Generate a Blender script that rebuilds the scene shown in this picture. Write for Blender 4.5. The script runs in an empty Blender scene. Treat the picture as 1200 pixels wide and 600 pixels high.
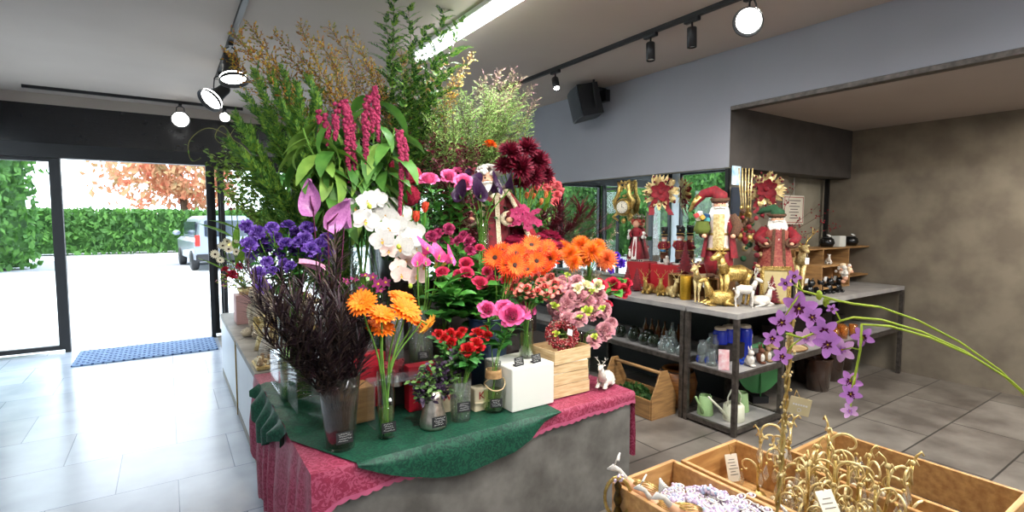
import bpy, math, random
from math import pi, sin, cos, radians as R
from mathutils import Vector, Matrix, Euler

sc = bpy.context.scene
COL = sc.collection
# ---------------------------------------------------------------- camera
YAW, PITCH, EYE, FPX = 33.692, 3.965, 1.55, 606.0
cam_d = bpy.data.cameras.new('camera')
cam = bpy.data.objects.new('camera', cam_d)
COL.objects.link(cam)
cam.location = (0, 0, EYE)
cam.rotation_euler = (R(90 - PITCH), 0, R(-YAW))
cam_d.sensor_width = 36.0
cam_d.lens = FPX * 36.0 / 1200.0
cam_d.clip_start = 0.05
sc.camera = cam
# ---------------------------------------------------------------- colour and exposure
sc.view_settings.view_transform = 'Standard'
sc.view_settings.look = 'None'
sc.view_settings.gamma = 1.0
sc.view_settings.use_curve_mapping = False
sc.view_settings.exposure = 0.27
# ---------------------------------------------------------------- sky
world = bpy.data.worlds.new('sky')
sc.world = world
world.use_nodes = True
wn = world.node_tree
for n_ in list(wn.nodes):
    wn.nodes.remove(n_)
wo = wn.nodes.new('ShaderNodeOutputWorld')
wb = wn.nodes.new('ShaderNodeBackground')
wb.inputs[0].default_value = (0.80, 0.90, 1.0, 1)
wb.inputs[1].default_value = 5.0
wn.links.new(wb.outputs[0], wo.inputs[0])
# ---------------------------------------------------------------- sun outside and light that comes in through the glass fronts
def lamp(name, kind, loc, rot, energy, color=(1, 1, 1), size=None, size_y=None, parent=None, **kw):
    d = bpy.data.lights.new(name, kind)
    d.energy = energy
    d.color = color
    if size is not None:
        if kind == 'AREA':
            d.shape = 'RECTANGLE'
            d.size = size
            d.size_y = size_y or size
        else:
            d.shadow_soft_size = size
    for k, v in kw.items():
        setattr(d, k, v)
    o = bpy.data.objects.new(name, d)
    COL.objects.link(o)
    o.location = loc
    o.rotation_euler = rot
    if parent:
        o.parent = parent
    return o

lamp('sun', 'SUN', (-6, 12, 9), (R(35), R(-20), 0), 2.2, (1.0, 0.96, 0.9), angle=0.05)
def portal(name, loc, rot, w, h):
    o = lamp(name, 'AREA', loc, rot, 1.0, size=w, size_y=h)
    o.data.cycles.is_portal = True
portal('daylight_portal_front', (0.9, 7.84, 1.2), (R(-90), 0, 0), 5.4, 2.3)
portal('daylight_portal_side', (-1.78, 6.5, 1.35), (0, R(-90), 0), 2.6, 2.3)
DAY = 1.0
CEIL = 2.98
# tube fittings: (x, y, length along y, watts)
TUBES = [(1.84, 2.98, 2.4, 60), (1.84, -0.2, 2.4, 60), (-0.6, 0.6, 2.4, 30), (1.84, -2.8, 2.0, 40), (3.5, -1.2, 2.4, 40)]  # all after the first are added out of view as fill light
SPOTW = 1.0

# ================================================================ helpers
rnd = random.Random(7)
F_ = Vector((sin(R(YAW)) * cos(R(PITCH)), cos(R(YAW)) * cos(R(PITCH)), -sin(R(PITCH))))
R_ = Vector((cos(R(YAW)), -sin(R(YAW)), 0))
U_ = R_.cross(F_)
EYEV = Vector((0, 0, EYE))

def at(u, v, X=None, Y=None, Z=None):
    """the point of the room seen at pixel (u, v) that lies on the plane X=, Y= or Z="""
    d = F_ * FPX + R_ * (u - 600) + U_ * (300 - v)
    if Y is not None:
        t = Y / d.y
    elif X is not None:
        t = X / d.x
    else:
        t = (Z - EYE) / d.z
    return EYEV + d * t

def pix(p):
    d = Vector(p) - EYEV
    z = max(d.dot(F_), 0.01)
    return 600 + FPX * d.dot(R_) / z, 300 - FPX * d.dot(U_) / z

def frame(z, up=Vector((0, 0, 1)), loc=(0, 0, 0), s=1.0):
    """matrix whose local +Z points along z"""
    z = Vector(z).normalized()
    if abs(z.dot(up)) > 0.98:
        up = Vector((0, 1, 0))
    x = up.cross(z).normalized()
    y = z.cross(x)
    m = Matrix((x, y, z)).transposed().to_4x4()
    return Matrix.Translation(loc) @ m @ Matrix.Scale(s, 4)

def T(x, y, z):
    return Matrix.Translation((x, y, z))
def RX(a): return Matrix.Rotation(a, 4, 'X')
def RY(a): return Matrix.Rotation(a, 4, 'Y')
def RZ(a): return Matrix.Rotation(a, 4, 'Z')
def SC(x, y=None, z=None):
    y = x if y is None else y
    z = x if z is None else z
    return Matrix.Diagonal((x, y, z, 1))

class MB:
    def __init__(s):
        s.v, s.f, s.m, s.sm = [], [], [], []
        s.M = Matrix.Identity(4)
    def add(s, verts, faces, mi=0, smooth=True):
        n = len(s.v)
        M = s.M
        s.v.extend([tuple(M @ Vector(p)) for p in verts])
        s.f.extend([tuple(i + n for i in f) for f in faces])
        s.m.extend([mi] * len(faces))
        s.sm.extend([smooth] * len(faces))
        return s
    def box(s, c, d, mi=0, M=None, bev=0.0):
        x, y, z = d[0] / 2, d[1] / 2, d[2] / 2
        M = M or Matrix.Identity(4)
        c = Vector(c)
        if bev <= 0:
            vs = [M @ (Vector((a * x, b * y, e * z))) + c for a in (-1, 1) for b in (-1, 1) for e in (-1, 1)]
            s.add(vs, [(0, 1, 3, 2), (4, 6, 7, 5), (0, 4, 5, 1), (2, 3, 7, 6), (0, 2, 6, 4), (1, 5, 7, 3)], mi, False)
        else:
            bm = __import__('bmesh').new()
            __import__('bmesh').ops.create_cube(bm, size=1.0)
            for w in bm.verts:
                w.co = Vector((w.co.x * d[0], w.co.y * d[1], w.co.z * d[2]))
            __import__('bmesh').ops.bevel(bm, geom=bm.edges[:], offset=bev, segments=2, affect='EDGES')
            bm.verts.index_update()
            s.add([M @ w.co + c for w in bm.verts], [tuple(q.index for q in f.verts) for f in bm.faces], mi, False)
            bm.free()
        return s
    def tube(s, pts, r, n=6, mi=0, cap=True):
        pts = [Vector(p) for p in pts]
        k = len(pts)
        rs = r if isinstance(r, (list, tuple)) else [r] * k
        vs, fs = [], []
        t0 = (pts[1] - pts[0]).normalized()
        nx = t0.orthogonal().normalized()
        for i, p in enumerate(pts):
            t = (pts[min(i + 1, k - 1)] - pts[max(i - 1, 0)])
            t = t.normalized() if t.length > 1e-9 else t0
            nx = (nx - t * nx.dot(t))
            nx = nx.normalized() if nx.length > 1e-6 else t.orthogonal().normalized()
            ny = t.cross(nx)
            for j in range(n):
                a = 2 * pi * j / n
                vs.append(p + (nx * cos(a) + ny * sin(a)) * rs[i])
        for i in range(k - 1):
            for j in range(n):
                a, b = i * n + j, i * n + (j + 1) % n
                fs.append((a, b, b + n, a + n))
        if cap:
            fs.append(tuple(range(n - 1, -1, -1)))
            fs.append(tuple((k - 1) * n + j for j in range(n)))
        return s.add(vs, fs, mi)
    def lathe(s, prof, n=20, mi=0, M=None, smooth=True, closed=False):
        M = M or Matrix.Identity(4)
        vs, fs = [], []
        for r, z in prof:
            r = max(r, 1e-4)
            for j in range(n):
                a = 2 * pi * j / n
                vs.append(M @ Vector((r * cos(a), r * sin(a), z)))
        k = len(prof)
        for i in range(k - 1 + (1 if closed else 0)):
            for j in range(n):
                a, b = i * n + j, i * n + (j + 1) % n
                c, d = ((i + 1) % k) * n + (j + 1) % n, ((i + 1) % k) * n + j
                fs.append((a, b, c, d))
        return s.add(vs, fs, mi, smooth)
    def ball(s, c, r, mi=0, n=8, k=5, M=None):
        c = Vector(c)
        r = r if isinstance(r, (list, tuple)) else (r, r, r)
        MM = T(*c) @ (M or Matrix.Identity(4)) @ SC(*r)
        return s.lathe([(sin(pi * i / k), -cos(pi * i / k)) for i in range(k + 1)], n, mi, MM)
    def grid(s, fn, nu, nv, mi=0, smooth=True, wrap=False):
        vs = [fn(i / nu, j / nv) for j in range(nv + 1) for i in range(nu + 1)]
        fs = [(j * (nu + 1) + i, j * (nu + 1) + i + 1, (j + 1) * (nu + 1) + i + 1, (j + 1) * (nu + 1) + i)
              for j in range(nv) for i in range(nu)]
        return s.add(vs, fs, mi, smooth)
    def prism(s, outline, z0, z1, mi=0, M=None, smooth=False):
        M = M or Matrix.Identity(4)
        n = len(outline)
        vs = [M @ Vector((x, y, z0)) for x, y in outline] + [M @ Vector((x, y, z1)) for x, y in outline]
        fs = [tuple(range(n - 1, -1, -1)), tuple(range(n, 2 * n))] + [(i, (i + 1) % n, n + (i + 1) % n, n + i) for i in range(n)]
        return s.add(vs, fs, mi, smooth)
    def torus(s, c, Rr, r, M=None, n=20, k=6, mi=0):
        M = T(*c) @ (M or Matrix.Identity(4))
        vs = [M @ Vector(((Rr + r * cos(b)) * cos(a), (Rr + r * cos(b)) * sin(a), r * sin(b)))
              for a in [2 * pi * i / n for i in range(n)] for b in [2 * pi * j / k for j in range(k)]]
        fs = [(i * k + j, ((i + 1) % n) * k + j, ((i + 1) % n) * k + (j + 1) % k, i * k + (j + 1) % k) for i in range(n) for j in range(k)]
        return s.add(vs, fs, mi)
    def mesh(s, name, mats):
        me = bpy.data.meshes.new(name)
        me.from_pydata(s.v, [], s.f)
        mats = mats if isinstance(mats, (list, tuple)) else [mats]
        for m in mats:
            me.materials.append(m)
        me.polygons.foreach_set('material_index', [min(i, len(mats) - 1) for i in s.m])
        me.polygons.foreach_set('use_smooth', s.sm)
        me.update()
        return me

def link(name, me, parent=None, mat4=None):
    o = bpy.data.objects.new(name, me)
    COL.objects.link(o)
    if parent:
        o.parent = parent
    if mat4 is not None:
        o.matrix_basis = mat4
    return o
def part(name, mb, mats, parent=None, mat4=None):
    return link(name, mb.mesh(name, mats), parent, mat4)
def struct(name, mb, mats):
    o = part(name, mb, mats)
    o['kind'] = 'structure'
    return o
def tag(o, label, cat, group=None, kind=None):
    o['label'] = label
    o['category'] = cat
    if group: o['group'] = group
    if kind: o['kind'] = kind
    return o
def thing(name, label, cat, loc=(0, 0, 0), rz=0.0, group=None, M=None):
    o = bpy.data.objects.new(name, None)
    o.empty_display_size = 0.02
    COL.objects.link(o)
    if M is not None:
        o.matrix_basis = M
    else:
        o.location = loc
        o.rotation_euler = (0, 0, rz)
    return tag(o, label, cat, group)

def kids(o):
    return KIDS.get(o.name, [])
KIDS = {}
def dup(root, M, label=None):
    """a copy of a thing with copies of its parts and their sub-parts"""
    r = root.copy()
    COL.objects.link(r)
    r.matrix_basis = M
    if label: r['label'] = label
    for ch in list(root.children):
        c = ch.copy(); COL.objects.link(c); c.parent = r
        for g in list(ch.children):
            d = g.copy(); COL.objects.link(d); d.parent = c
    return r

# labels of repeats say where each one stands in the photograph
AUTO = {}
def auto(o, base, p):
    AUTO.setdefault(base, []).append((o, pix(p)))
    o['label'] = base
    return o
ORD = ['', 'second', 'third', 'fourth', 'fifth', 'sixth', 'seventh', 'eighth']
def hpos(i, n):
    if n == 1: return ''
    if i == 0: return 'leftmost'
    if i == n - 1: return 'rightmost'
    if n == 3: return 'middle one'
    return ORD[i] + ' from left'
def finish_labels():
    for base, l in AUTO.items():
        n = len(l)
        for o, q in l:
            o['group'] = base if n > 1 else o.get('group', '')
            if not o['group']: del o['group']
        if n == 1:
            continue
        if n == 2 and abs(l[0][1][1] - l[1][1][1]) > 1.5 * abs(l[0][1][0] - l[1][1][0]):
            l.sort(key=lambda a: a[1][1])
            l[0][0]['label'] = base + ', the upper one'
            l[1][0]['label'] = base + ', the lower one'
            continue
        if n <= 5:
            l.sort(key=lambda a: a[1][0])
            for i, (o, q) in enumerate(l):
                o['label'] = base + ', ' + hpos(i, n)
            continue
        rows = math.ceil(n / 7) if n > 7 else 2
        l.sort(key=lambda a: a[1][1])
        per = math.ceil(n / rows)
        rn = {2: ['upper row', 'lower row'], 3: ['top row', 'middle row', 'bottom row']}.get(
            rows, ['top row'] + [ORD[i] + ' row down' for i in range(1, rows - 1)] + ['bottom row'])
        for k in range(rows):
            row = sorted(l[k * per:(k + 1) * per], key=lambda a: a[1][0])
            for i, (o, q) in enumerate(row):
                o['label'] = base + ', ' + (hpos(i, len(row)) + ' in ' if len(row) > 1 else '') + rn[k]

# ---------------------------------------------------------------- materials
MATS = {}
def hexc(h):
    h = h.lstrip('#')
    c = [int(h[i:i + 2], 16) / 255 for i in (0, 2, 4)]
    return tuple((x / 12.92 if x <= 0.04045 else ((x + 0.055) / 1.055) ** 2.4) for x in c)
def mk(name, c1, c2=None, scale=20.0, rough=0.6, metal=0.0, bump=0.0, bscale=None, spec=0.5, emit=None, es=0.0,
       kind='noise', contrast=0.5, sheen=0.0, coat=0.0, coord='Object', transl=0.0, stretch=None, detail=4.0):
    if name in MATS: return MATS[name]
    m = bpy.data.materials.new(name)
    m.use_nodes = True
    t = m.node_tree
    b = t.nodes['Principled BSDF']
    c1 = hexc(c1) if isinstance(c1, str) else c1
    c2 = hexc(c2) if isinstance(c2, str) else (c2 or tuple(x * 0.72 for x in c1))
    tc = t.nodes.new('ShaderNodeTexCoord')
    mp = t.nodes.new('ShaderNodeMapping')
    if stretch: mp.inputs['Scale'].default_value = stretch
    t.links.new(tc.outputs[coord], mp.inputs[0])
    if kind == 'voronoi':
        n = t.nodes.new('ShaderNodeTexVoronoi'); n.inputs['Scale'].default_value = scale
        fac = n.outputs['Distance']
    elif kind == 'wave':
        n = t.nodes.new('ShaderNodeTexWave'); n.inputs['Scale'].default_value = scale
        n.inputs['Distortion'].default_value = 4.0; n.inputs['Detail'].default_value = 3.0
        fac = n.outputs[1]
    else:
        n = t.nodes.new('ShaderNodeTexNoise'); n.inputs['Scale'].default_value = scale
        n.inputs['Detail'].default_value = detail
        fac = n.outputs[0]
    t.links.new(mp.outputs[0], n.inputs['Vector'])
    rp = t.nodes.new('ShaderNodeValToRGB')
    lo, hi = 0.5 - 0.5 * contrast, 0.5 + 0.5 * contrast
    if kind == 'noise':
        lo, hi = 0.5 - 0.15 / contrast, 0.5 + 0.15 / contrast
    rp.color_ramp.elements[0].position = lo; rp.color_ramp.elements[1].position = hi
    rp.color_ramp.elements[0].color = (*c1, 1); rp.color_ramp.elements[1].color = (*c2, 1)
    t.links.new(fac, rp.inputs[0])
    t.links.new(rp.outputs[0], b.inputs['Base Color'])
    b.inputs['Roughness'].default_value = rough
    b.inputs['Metallic'].default_value = metal
    b.inputs['Specular IOR Level'].default_value = spec
    if sheen: b.inputs['Sheen Weight'].default_value = sheen
    if coat: b.inputs['Coat Weight'].default_value = coat
    if emit:
        b.inputs['Emission Color'].default_value = (*(hexc(emit) if isinstance(emit, str) else emit), 1)
        b.inputs['Emission Strength'].default_value = es
    if bump:
        bn = t.nodes.new('ShaderNodeTexNoise'); bn.inputs['Scale'].default_value = bscale or scale * 3
        t.links.new(mp.outputs[0], bn.inputs['Vector'])
        bp = t.nodes.new('ShaderNodeBump'); bp.inputs['Strength'].default_value = bump
        bp.inputs['Distance'].default_value = 0.01
        t.links.new(bn.outputs[0], bp.inputs['Height'])
        t.links.new(bp.outputs[0], b.inputs['Normal'])
    if transl:
        tr = t.nodes.new('ShaderNodeBsdfTranslucent')
        t.links.new(rp.outputs[0], tr.inputs['Color'])
        mx = t.nodes.new('ShaderNodeMixShader'); mx.inputs[0].default_value = transl
        t.links.new(b.outputs[0], mx.inputs[1]); t.links.new(tr.outputs[0], mx.inputs[2])
        t.links.new(mx.outputs[0], t.nodes['Material Output'].inputs[0])
    MATS[name] = m
    return m
def glassy(name, tint=(1, 1, 1), refl=0.12, rough=0.03, body=0.0, bodyc=None, bump=0.0, scale=60):
    """thin glass: mostly clear, mirror-like where it is seen edge on"""
    if name in MATS: return MATS[name]
    m = bpy.data.materials.new(name)
    m.use_nodes = True
    t = m.node_tree
    t.nodes.remove(t.nodes['Principled BSDF'])
    tr = t.nodes.new('ShaderNodeBsdfTransparent'); tr.inputs[0].default_value = (*tint, 1)
    gl = t.nodes.new('ShaderNodeBsdfGlossy'); gl.inputs['Roughness'].default_value = rough
    lw = t.nodes.new('ShaderNodeLayerWeight'); lw.inputs[0].default_value = 0.35
    ma = t.nodes.new('ShaderNodeMath'); ma.operation = 'MULTIPLY_ADD'
    ma.inputs[1].default_value = 0.75; ma.inputs[2].default_value = refl
    ma.use_clamp = True
    t.links.new(lw.outputs['Facing'], ma.inputs[0])
    pw = t.nodes.new('ShaderNodeMath'); pw.operation = 'POWER'; pw.inputs[1].default_value = 1.6
    t.links.new(ma.outputs[0], pw.inputs[0])
    mx = t.nodes.new('ShaderNodeMixShader')
    t.links.new(pw.outputs[0], mx.inputs[0])
    base = tr.outputs[0]
    if body:
        df = t.nodes.new('ShaderNodeBsdfDiffuse'); df.inputs[0].default_value = (*(bodyc or tint), 1)
        nz = t.nodes.new('ShaderNodeTexNoise'); nz.inputs['Scale'].default_value = scale
        mm = t.nodes.new('ShaderNodeMath'); mm.operation = 'MULTIPLY'; mm.inputs[1].default_value = body * 2
        t.links.new(nz.outputs[0], mm.inputs[0])
        m2 = t.nodes.new('ShaderNodeMixShader')
        t.links.new(mm.outputs[0], m2.inputs[0])
        t.links.new(base, m2.inputs[1]); t.links.new(df.outputs[0], m2.inputs[2])
        base = m2.outputs[0]
    if bump:
        vo = t.nodes.new('ShaderNodeTexVoronoi'); vo.inputs['Scale'].default_value = scale
        bp = t.nodes.new('ShaderNodeBump'); bp.inputs['Strength'].default_value = bump
        bp.inputs['Distance'].default_value = 0.01
        t.links.new(vo.outputs['Distance'], bp.inputs['Height'])
        t.links.new(bp.outputs[0], gl.inputs['Normal']); t.links.new(bp.outputs[0], lw.inputs['Normal'])
    t.links.new(base, mx.inputs[1]); t.links.new(gl.outputs[0], mx.inputs[2])
    t.links.new(mx.outputs[0], t.nodes['Material Output'].inputs[0])
    MATS[name] = m
    return m
def glow(name, col, s):
    return mk(name, col, col, emit=col, es=s)
# ================================================================ the setting
M_ceil = mk('painted ceiling', '#ada197', '#a3978c', 1.2, 0.8)
M_wallg = mk('blue grey plaster', '#8f9096', '#85868c', 1.5, 0.85, bump=0.05)
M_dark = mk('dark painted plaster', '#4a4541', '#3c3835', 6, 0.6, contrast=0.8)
M_conc = mk('mottled concrete', '#a09885', '#837c6c', 3.5, 0.8, contrast=1.0, bump=0.1)
M_conc2 = mk('brown concrete pillar', '#7f7564', '#695f51', 4, 0.8, contrast=1.0, bump=0.1)
M_steel = mk('black steel', '#1c1c1e', '#141415', 8, 0.4, 0.3)
M_black = mk('matt black paint', '#17181b', '#101114', 8, 0.5)
M_brushed = mk('worn dark steel', '#5d5650', '#3d3833', 30, 0.45, 0.5, contrast=0.9)
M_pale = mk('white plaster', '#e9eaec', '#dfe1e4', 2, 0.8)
M_pane = glassy('window glass', (0.97, 0.99, 0.99), 0.02, 0.01)

def tiles(name, c1, c2, cm, sx, sy, rough, off=0.0, mort=0.006, noise=3.0):
    m = bpy.data.materials.new(name); m.use_nodes = True
    t = m.node_tree; b = t.nodes['Principled BSDF']
    tc = t.nodes.new('ShaderNodeTexCoord')
    br = t.nodes.new('ShaderNodeTexBrick')
    br.inputs['Scale'].default_value = 1.0
    br.inputs['Brick Width'].default_value = sx; br.inputs['Row Height'].default_value = sy
    br.inputs['Mortar Size'].default_value = mort; br.offset = off
    nz = t.nodes.new('ShaderNodeTexNoise'); nz.inputs['Scale'].default_value = noise; nz.inputs['Detail'].default_value = 8
    rp = t.nodes.new('ShaderNodeValToRGB')
    rp.color_ramp.elements[0].position = 0.35; rp.color_ramp.elements[1].position = 0.65
    rp.color_ramp.elements[0].color = (*hexc(c1), 1); rp.color_ramp.elements[1].color = (*hexc(c2), 1)
    t.links.new(tc.outputs['Object'], br.inputs['Vector']); t.links.new(tc.outputs['Object'], nz.inputs['Vector'])
    t.links.new(nz.outputs[0], rp.inputs[0])
    mx = t.nodes.new('ShaderNodeMix'); mx.data_type = 'RGBA'; mx.blend_type = 'MULTIPLY'
    mx.inputs[0].default_value = 1.0
    br.inputs['Color1'].default_value = (1, 1, 1, 1); br.inputs['Color2'].default_value = (0.78, 0.76, 0.74, 1)
    br.inputs['Mortar'].default_value = (*hexc(cm), 1)
    t.links.new(rp.outputs[0], mx.inputs[6]); t.links.new(br.outputs[0], mx.inputs[7])
    t.links.new(mx.outputs[2], b.inputs['Base Color'])
    b.inputs['Roughness'].default_value = rough
    bp = t.nodes.new('ShaderNodeBump'); bp.inputs['Strength'].default_value = 0.15; bp.inputs['Distance'].default_value = 0.004
    t.links.new(nz.outputs[0], bp.inputs['Height']); t.links.new(bp.outputs[0], b.inputs['Normal'])
    MATS[name] = m
    return m
M_floor = tiles('dark stone tiles', '#8a837a', '#625b54', '#777777', 0.9, 0.45, 0.42, 0.5)
M_floor_l = tiles('pale stone tiles', '#b7c0ce', '#a2acba', '#9a9fa8', 0.6, 0.6, 0.22, 0.5, 0.003)  # daylight glare from the door is put into this pale blue tone

XL, XR, YB, YF = -1.7, 6.2, -4.0, 7.9
b = MB()
b.box(((0.5 + XR) / 2 + 0.1, (YB + YF) / 2, -0.05), (XR - 0.5 + 0.2, YF - YB, 0.1))
struct('floor', b, M_floor)
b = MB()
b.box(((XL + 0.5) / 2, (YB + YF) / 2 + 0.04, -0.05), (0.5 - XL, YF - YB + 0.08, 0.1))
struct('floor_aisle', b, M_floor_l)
b = MB()
b.box(((XL + 4.0) / 2, (YB + YF) / 2, CEIL + 0.05), (4.0 - XL + 0.3, YF - YB, 0.1))
struct('ceiling', b, M_ceil)
b = MB()
b.box((5.12, (YB + 2.67) / 2, 2.56), (2.2, 2.67 - YB, 0.1))
struct('ceiling_annex', b, M_ceil)
# header above the annex, in line with the bulkhead
b = MB(); b.box((4.05, (YB + 2.67) / 2, (2.51 + CEIL) / 2), (0.1, 2.67 - YB, CEIL - 2.51))
struct('wall_header', b, M_wallg)
b = MB(); b.box((4.035, (YB + 2.67) / 2, 2.49), (0.09, 2.67 - YB, 0.035), bev=0.004)
struct('trim_1', b, M_brushed)
# bulkhead over the mirror, its end faces the annex
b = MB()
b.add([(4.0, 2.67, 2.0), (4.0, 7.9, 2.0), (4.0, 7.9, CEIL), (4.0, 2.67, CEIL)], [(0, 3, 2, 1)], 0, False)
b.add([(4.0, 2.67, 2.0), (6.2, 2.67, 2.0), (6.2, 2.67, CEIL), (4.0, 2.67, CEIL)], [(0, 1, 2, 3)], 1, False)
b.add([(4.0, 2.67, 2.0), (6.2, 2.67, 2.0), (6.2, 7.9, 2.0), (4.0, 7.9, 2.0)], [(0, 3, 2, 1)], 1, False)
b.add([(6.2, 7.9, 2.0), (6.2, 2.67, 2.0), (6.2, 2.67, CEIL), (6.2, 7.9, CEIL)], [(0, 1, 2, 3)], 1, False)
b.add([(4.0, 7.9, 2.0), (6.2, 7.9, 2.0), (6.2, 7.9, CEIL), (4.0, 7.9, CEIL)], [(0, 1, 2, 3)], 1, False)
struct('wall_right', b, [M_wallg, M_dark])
b = MB(); b.box((4.06, (2.67 + YF) / 2, 1.0), (0.09, YF - 2.67, 2.0))
struct('wall_right_lower', b, M_conc)
b = MB(); b.box((5.15, 2.98, 1.0), (2.1, 0.1, 2.0)); struct('wall_back', b, M_conc)
b = MB(); b.box((4.68, 2.88, 1.0), (1.13, 0.1, 2.0)); struct('wall_pillar', b, M_conc2)
b = MB(); b.box((XR + 0.05, (YB + 3) / 2, 1.3), (0.1, 3 - YB, 2.6)); struct('wall_annex_side', b, M_conc2)
b = MB(); b.box((6.1, 2.86, 1.0), (0.03, 0.04, 2.0)); struct('trim_2', b, M_steel)
b = MB(); b.box(((XL + XR) / 2, YB - 0.05, 1.5), (XR - XL, 0.1, 3.0)); struct('wall_rear', b, M_pale)
# front wall with the door and shop windows
M_tile = tiles('black glazed tiles', '#202124', '#131417', '#4a4a4a', 0.12, 0.035, 0.25, 0.5, 0.004, 9)
b = MB()
m2 = M_tile.node_tree
for l in list(m2.links):
    if l.to_node.type == 'TEX_BRICK': m2.links.remove(l)
mp = m2.nodes.new('ShaderNodeMapping'); mp.inputs['Rotation'].default_value = (R(90), 0, 0)
m2.links.new(m2.nodes['Texture Coordinate'].outputs['Object'], mp.inputs[0])
m2.links.new(mp.outputs[0], m2.nodes['Brick Texture'].inputs['Vector'])
b.box(((XL + 4) / 2, YF + 0.05, (2.42 + 2.86) / 2), (4 - XL, 0.1, 2.86 - 2.42)); struct('wall_front', b, M_tile)
b = MB(); b.box(((XL + 4) / 2, YF + 0.05, (2.86 + CEIL) / 2), (4 - XL, 0.1, CEIL - 2.86)); struct('trim_4', b, M_ceil)
b = MB(); b.box(((XL + 4) / 2, YF + 0.04, 2.34), (4 - XL, 0.16, 0.16)); b.box((-0.05, YF - 0.05, 2.34), (0.28, 0.03, 0.06), bev=0.005)
struct('trim_3', b, M_black)
b = MB(); b.box((3.05, YF + 0.12, 1.15), (0.75, 0.2, 2.3)); struct('wall_front_pillar', b, mk('pale granite', '#a9b4c0', '#7f8a97', 60, 0.6, contrast=1.0))  # concrete pillar, bluish daylight on it put into the colour
# shop windows: frames stand in the wall, one pane each
def window(n, x0, x1, y0, y1, z0=0.03, z1=2.27, along='x', w=0.05):
    o = MB()
    cx, cy, cz = (x0 + x1) / 2, (y0 + y1) / 2, (z0 + z1) / 2
    if along == 'x':
        L = x1 - x0
        for x in (x0 + w / 2, x1 - w / 2): o.box((x, cy, cz), (w, 0.07, z1 - z0))
        for z in (z0 + w / 2, z1 - w / 2): o.box((cx, cy, z), (L - 2 * w, 0.065, w))
        g = MB().box((cx, cy, cz), (L - 2 * w, 0.008, z1 - z0 - 2 * w))
    else:
        L = y1 - y0
        for y in (y0 + w / 2, y1 - w / 2): o.box((cx, y, cz), (0.07, w, z1 - z0))
        for z in (z0 + w / 2, z1 - w / 2): o.box((cx, cy, z), (0.065, L - 2 * w, w))
        g = MB().box((cx, cy, cz), (0.008, L - 2 * w, z1 - z0 - 2 * w))
    f = struct('window_%d' % n, o, M_black)
    part('pane', g, M_pane, f)
window(1, 0.5, 1.55, YF + .05, YF + .05)
window(2, 1.55, 2.68, YF + .05, YF + .05)
window(3, 3.42, 4.0, YF + .05, YF + .05)
window(4, -1.7, -1.05, YF + .05, YF + .05)
# open glass door leaf folded back by the counter end
o = MB()
o.box((0.47, 7.86, 1.13), (0.05, 0.09, 2.26)); o.box((-1.02, 7.92, 1.13), (0.05, 0.09, 2.26))
df = struct('door_1', o, M_black)
o = MB()
o.box((0.585, 7.35, 1.1), (0.045, 0.05, 2.2)); o.box((0.585, 7.7, 1.1), (0.045, 0.05, 2.2))
o.box((0.585, 7.52, 2.17), (0.045, 0.3, 0.05)); o.box((0.585, 7.52, 0.05), (0.045, 0.3, 0.1))
dl = struct('door_2', o, M_black)
part('pane', MB().box((0.585, 7.52, 1.1), (0.008, 0.3, 2.02)), M_pane, dl)
part('door_handle', MB().tube([(0.545, 7.4, 0.95), (0.52, 7.4, 0.95), (0.52, 7.4, 1.25), (0.545, 7.4, 1.25)], 0.009), M_brushed, dl)
# side shop front
window(5, XL - .05, XL - .05, 5.3, 7.7, 0.05, 2.6, 'y', 0.04)
b = MB(); b.box((XL - 0.05, (YB + YF) / 2, 2.8), (0.1, YF - YB, 0.4)); b.box((XL - 0.05, (YB + 5.3) / 2, 1.3), (0.1, 5.3 - YB, 2.6))
struct('wall_left', b, mk('grey left wall plaster', '#9a9ca0', '#8f9195', 2, .8))
b = MB(); b.box((XL - 0.04, (7.7 + YF) / 2, 1.3), (0.1, YF - 7.7, 2.6)); struct('wall_left_end', b, M_pale)
# door mat
M_mat = tiles('blue woven mat', '#93b0d2', '#7b98bd', '#566f90', 0.09, 0.06, 0.9, 0.5, 0.012, 30)
b = MB(); b.box((-0.22, 7.42, 0.008), (1.36, 0.76, 0.014), bev=0.004)
tag(part('door_mat', b, M_mat), 'blue-grey woven entrance mat on the aisle floor at the open door', 'mat')
# big mirror under the bulkhead
mm = mk('mirror silver', '#dfe4e2', '#dfe4e2', 3, 0.0, 1.0)
mr = thing('wall_mirror', 'long frameless mirror on the right wall behind the seasonal figures', 'mirror', (4.0, 5.2, 0.95))
part('mirror_pane', MB().box((0.0, 0, 0.52), (0.012, 5.0, 1.04)), mm, mr)
part('edge_strip', MB().box((0.004, -2.515, 0.52), (0.026, 0.03, 1.04)), M_steel, mr)

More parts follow.
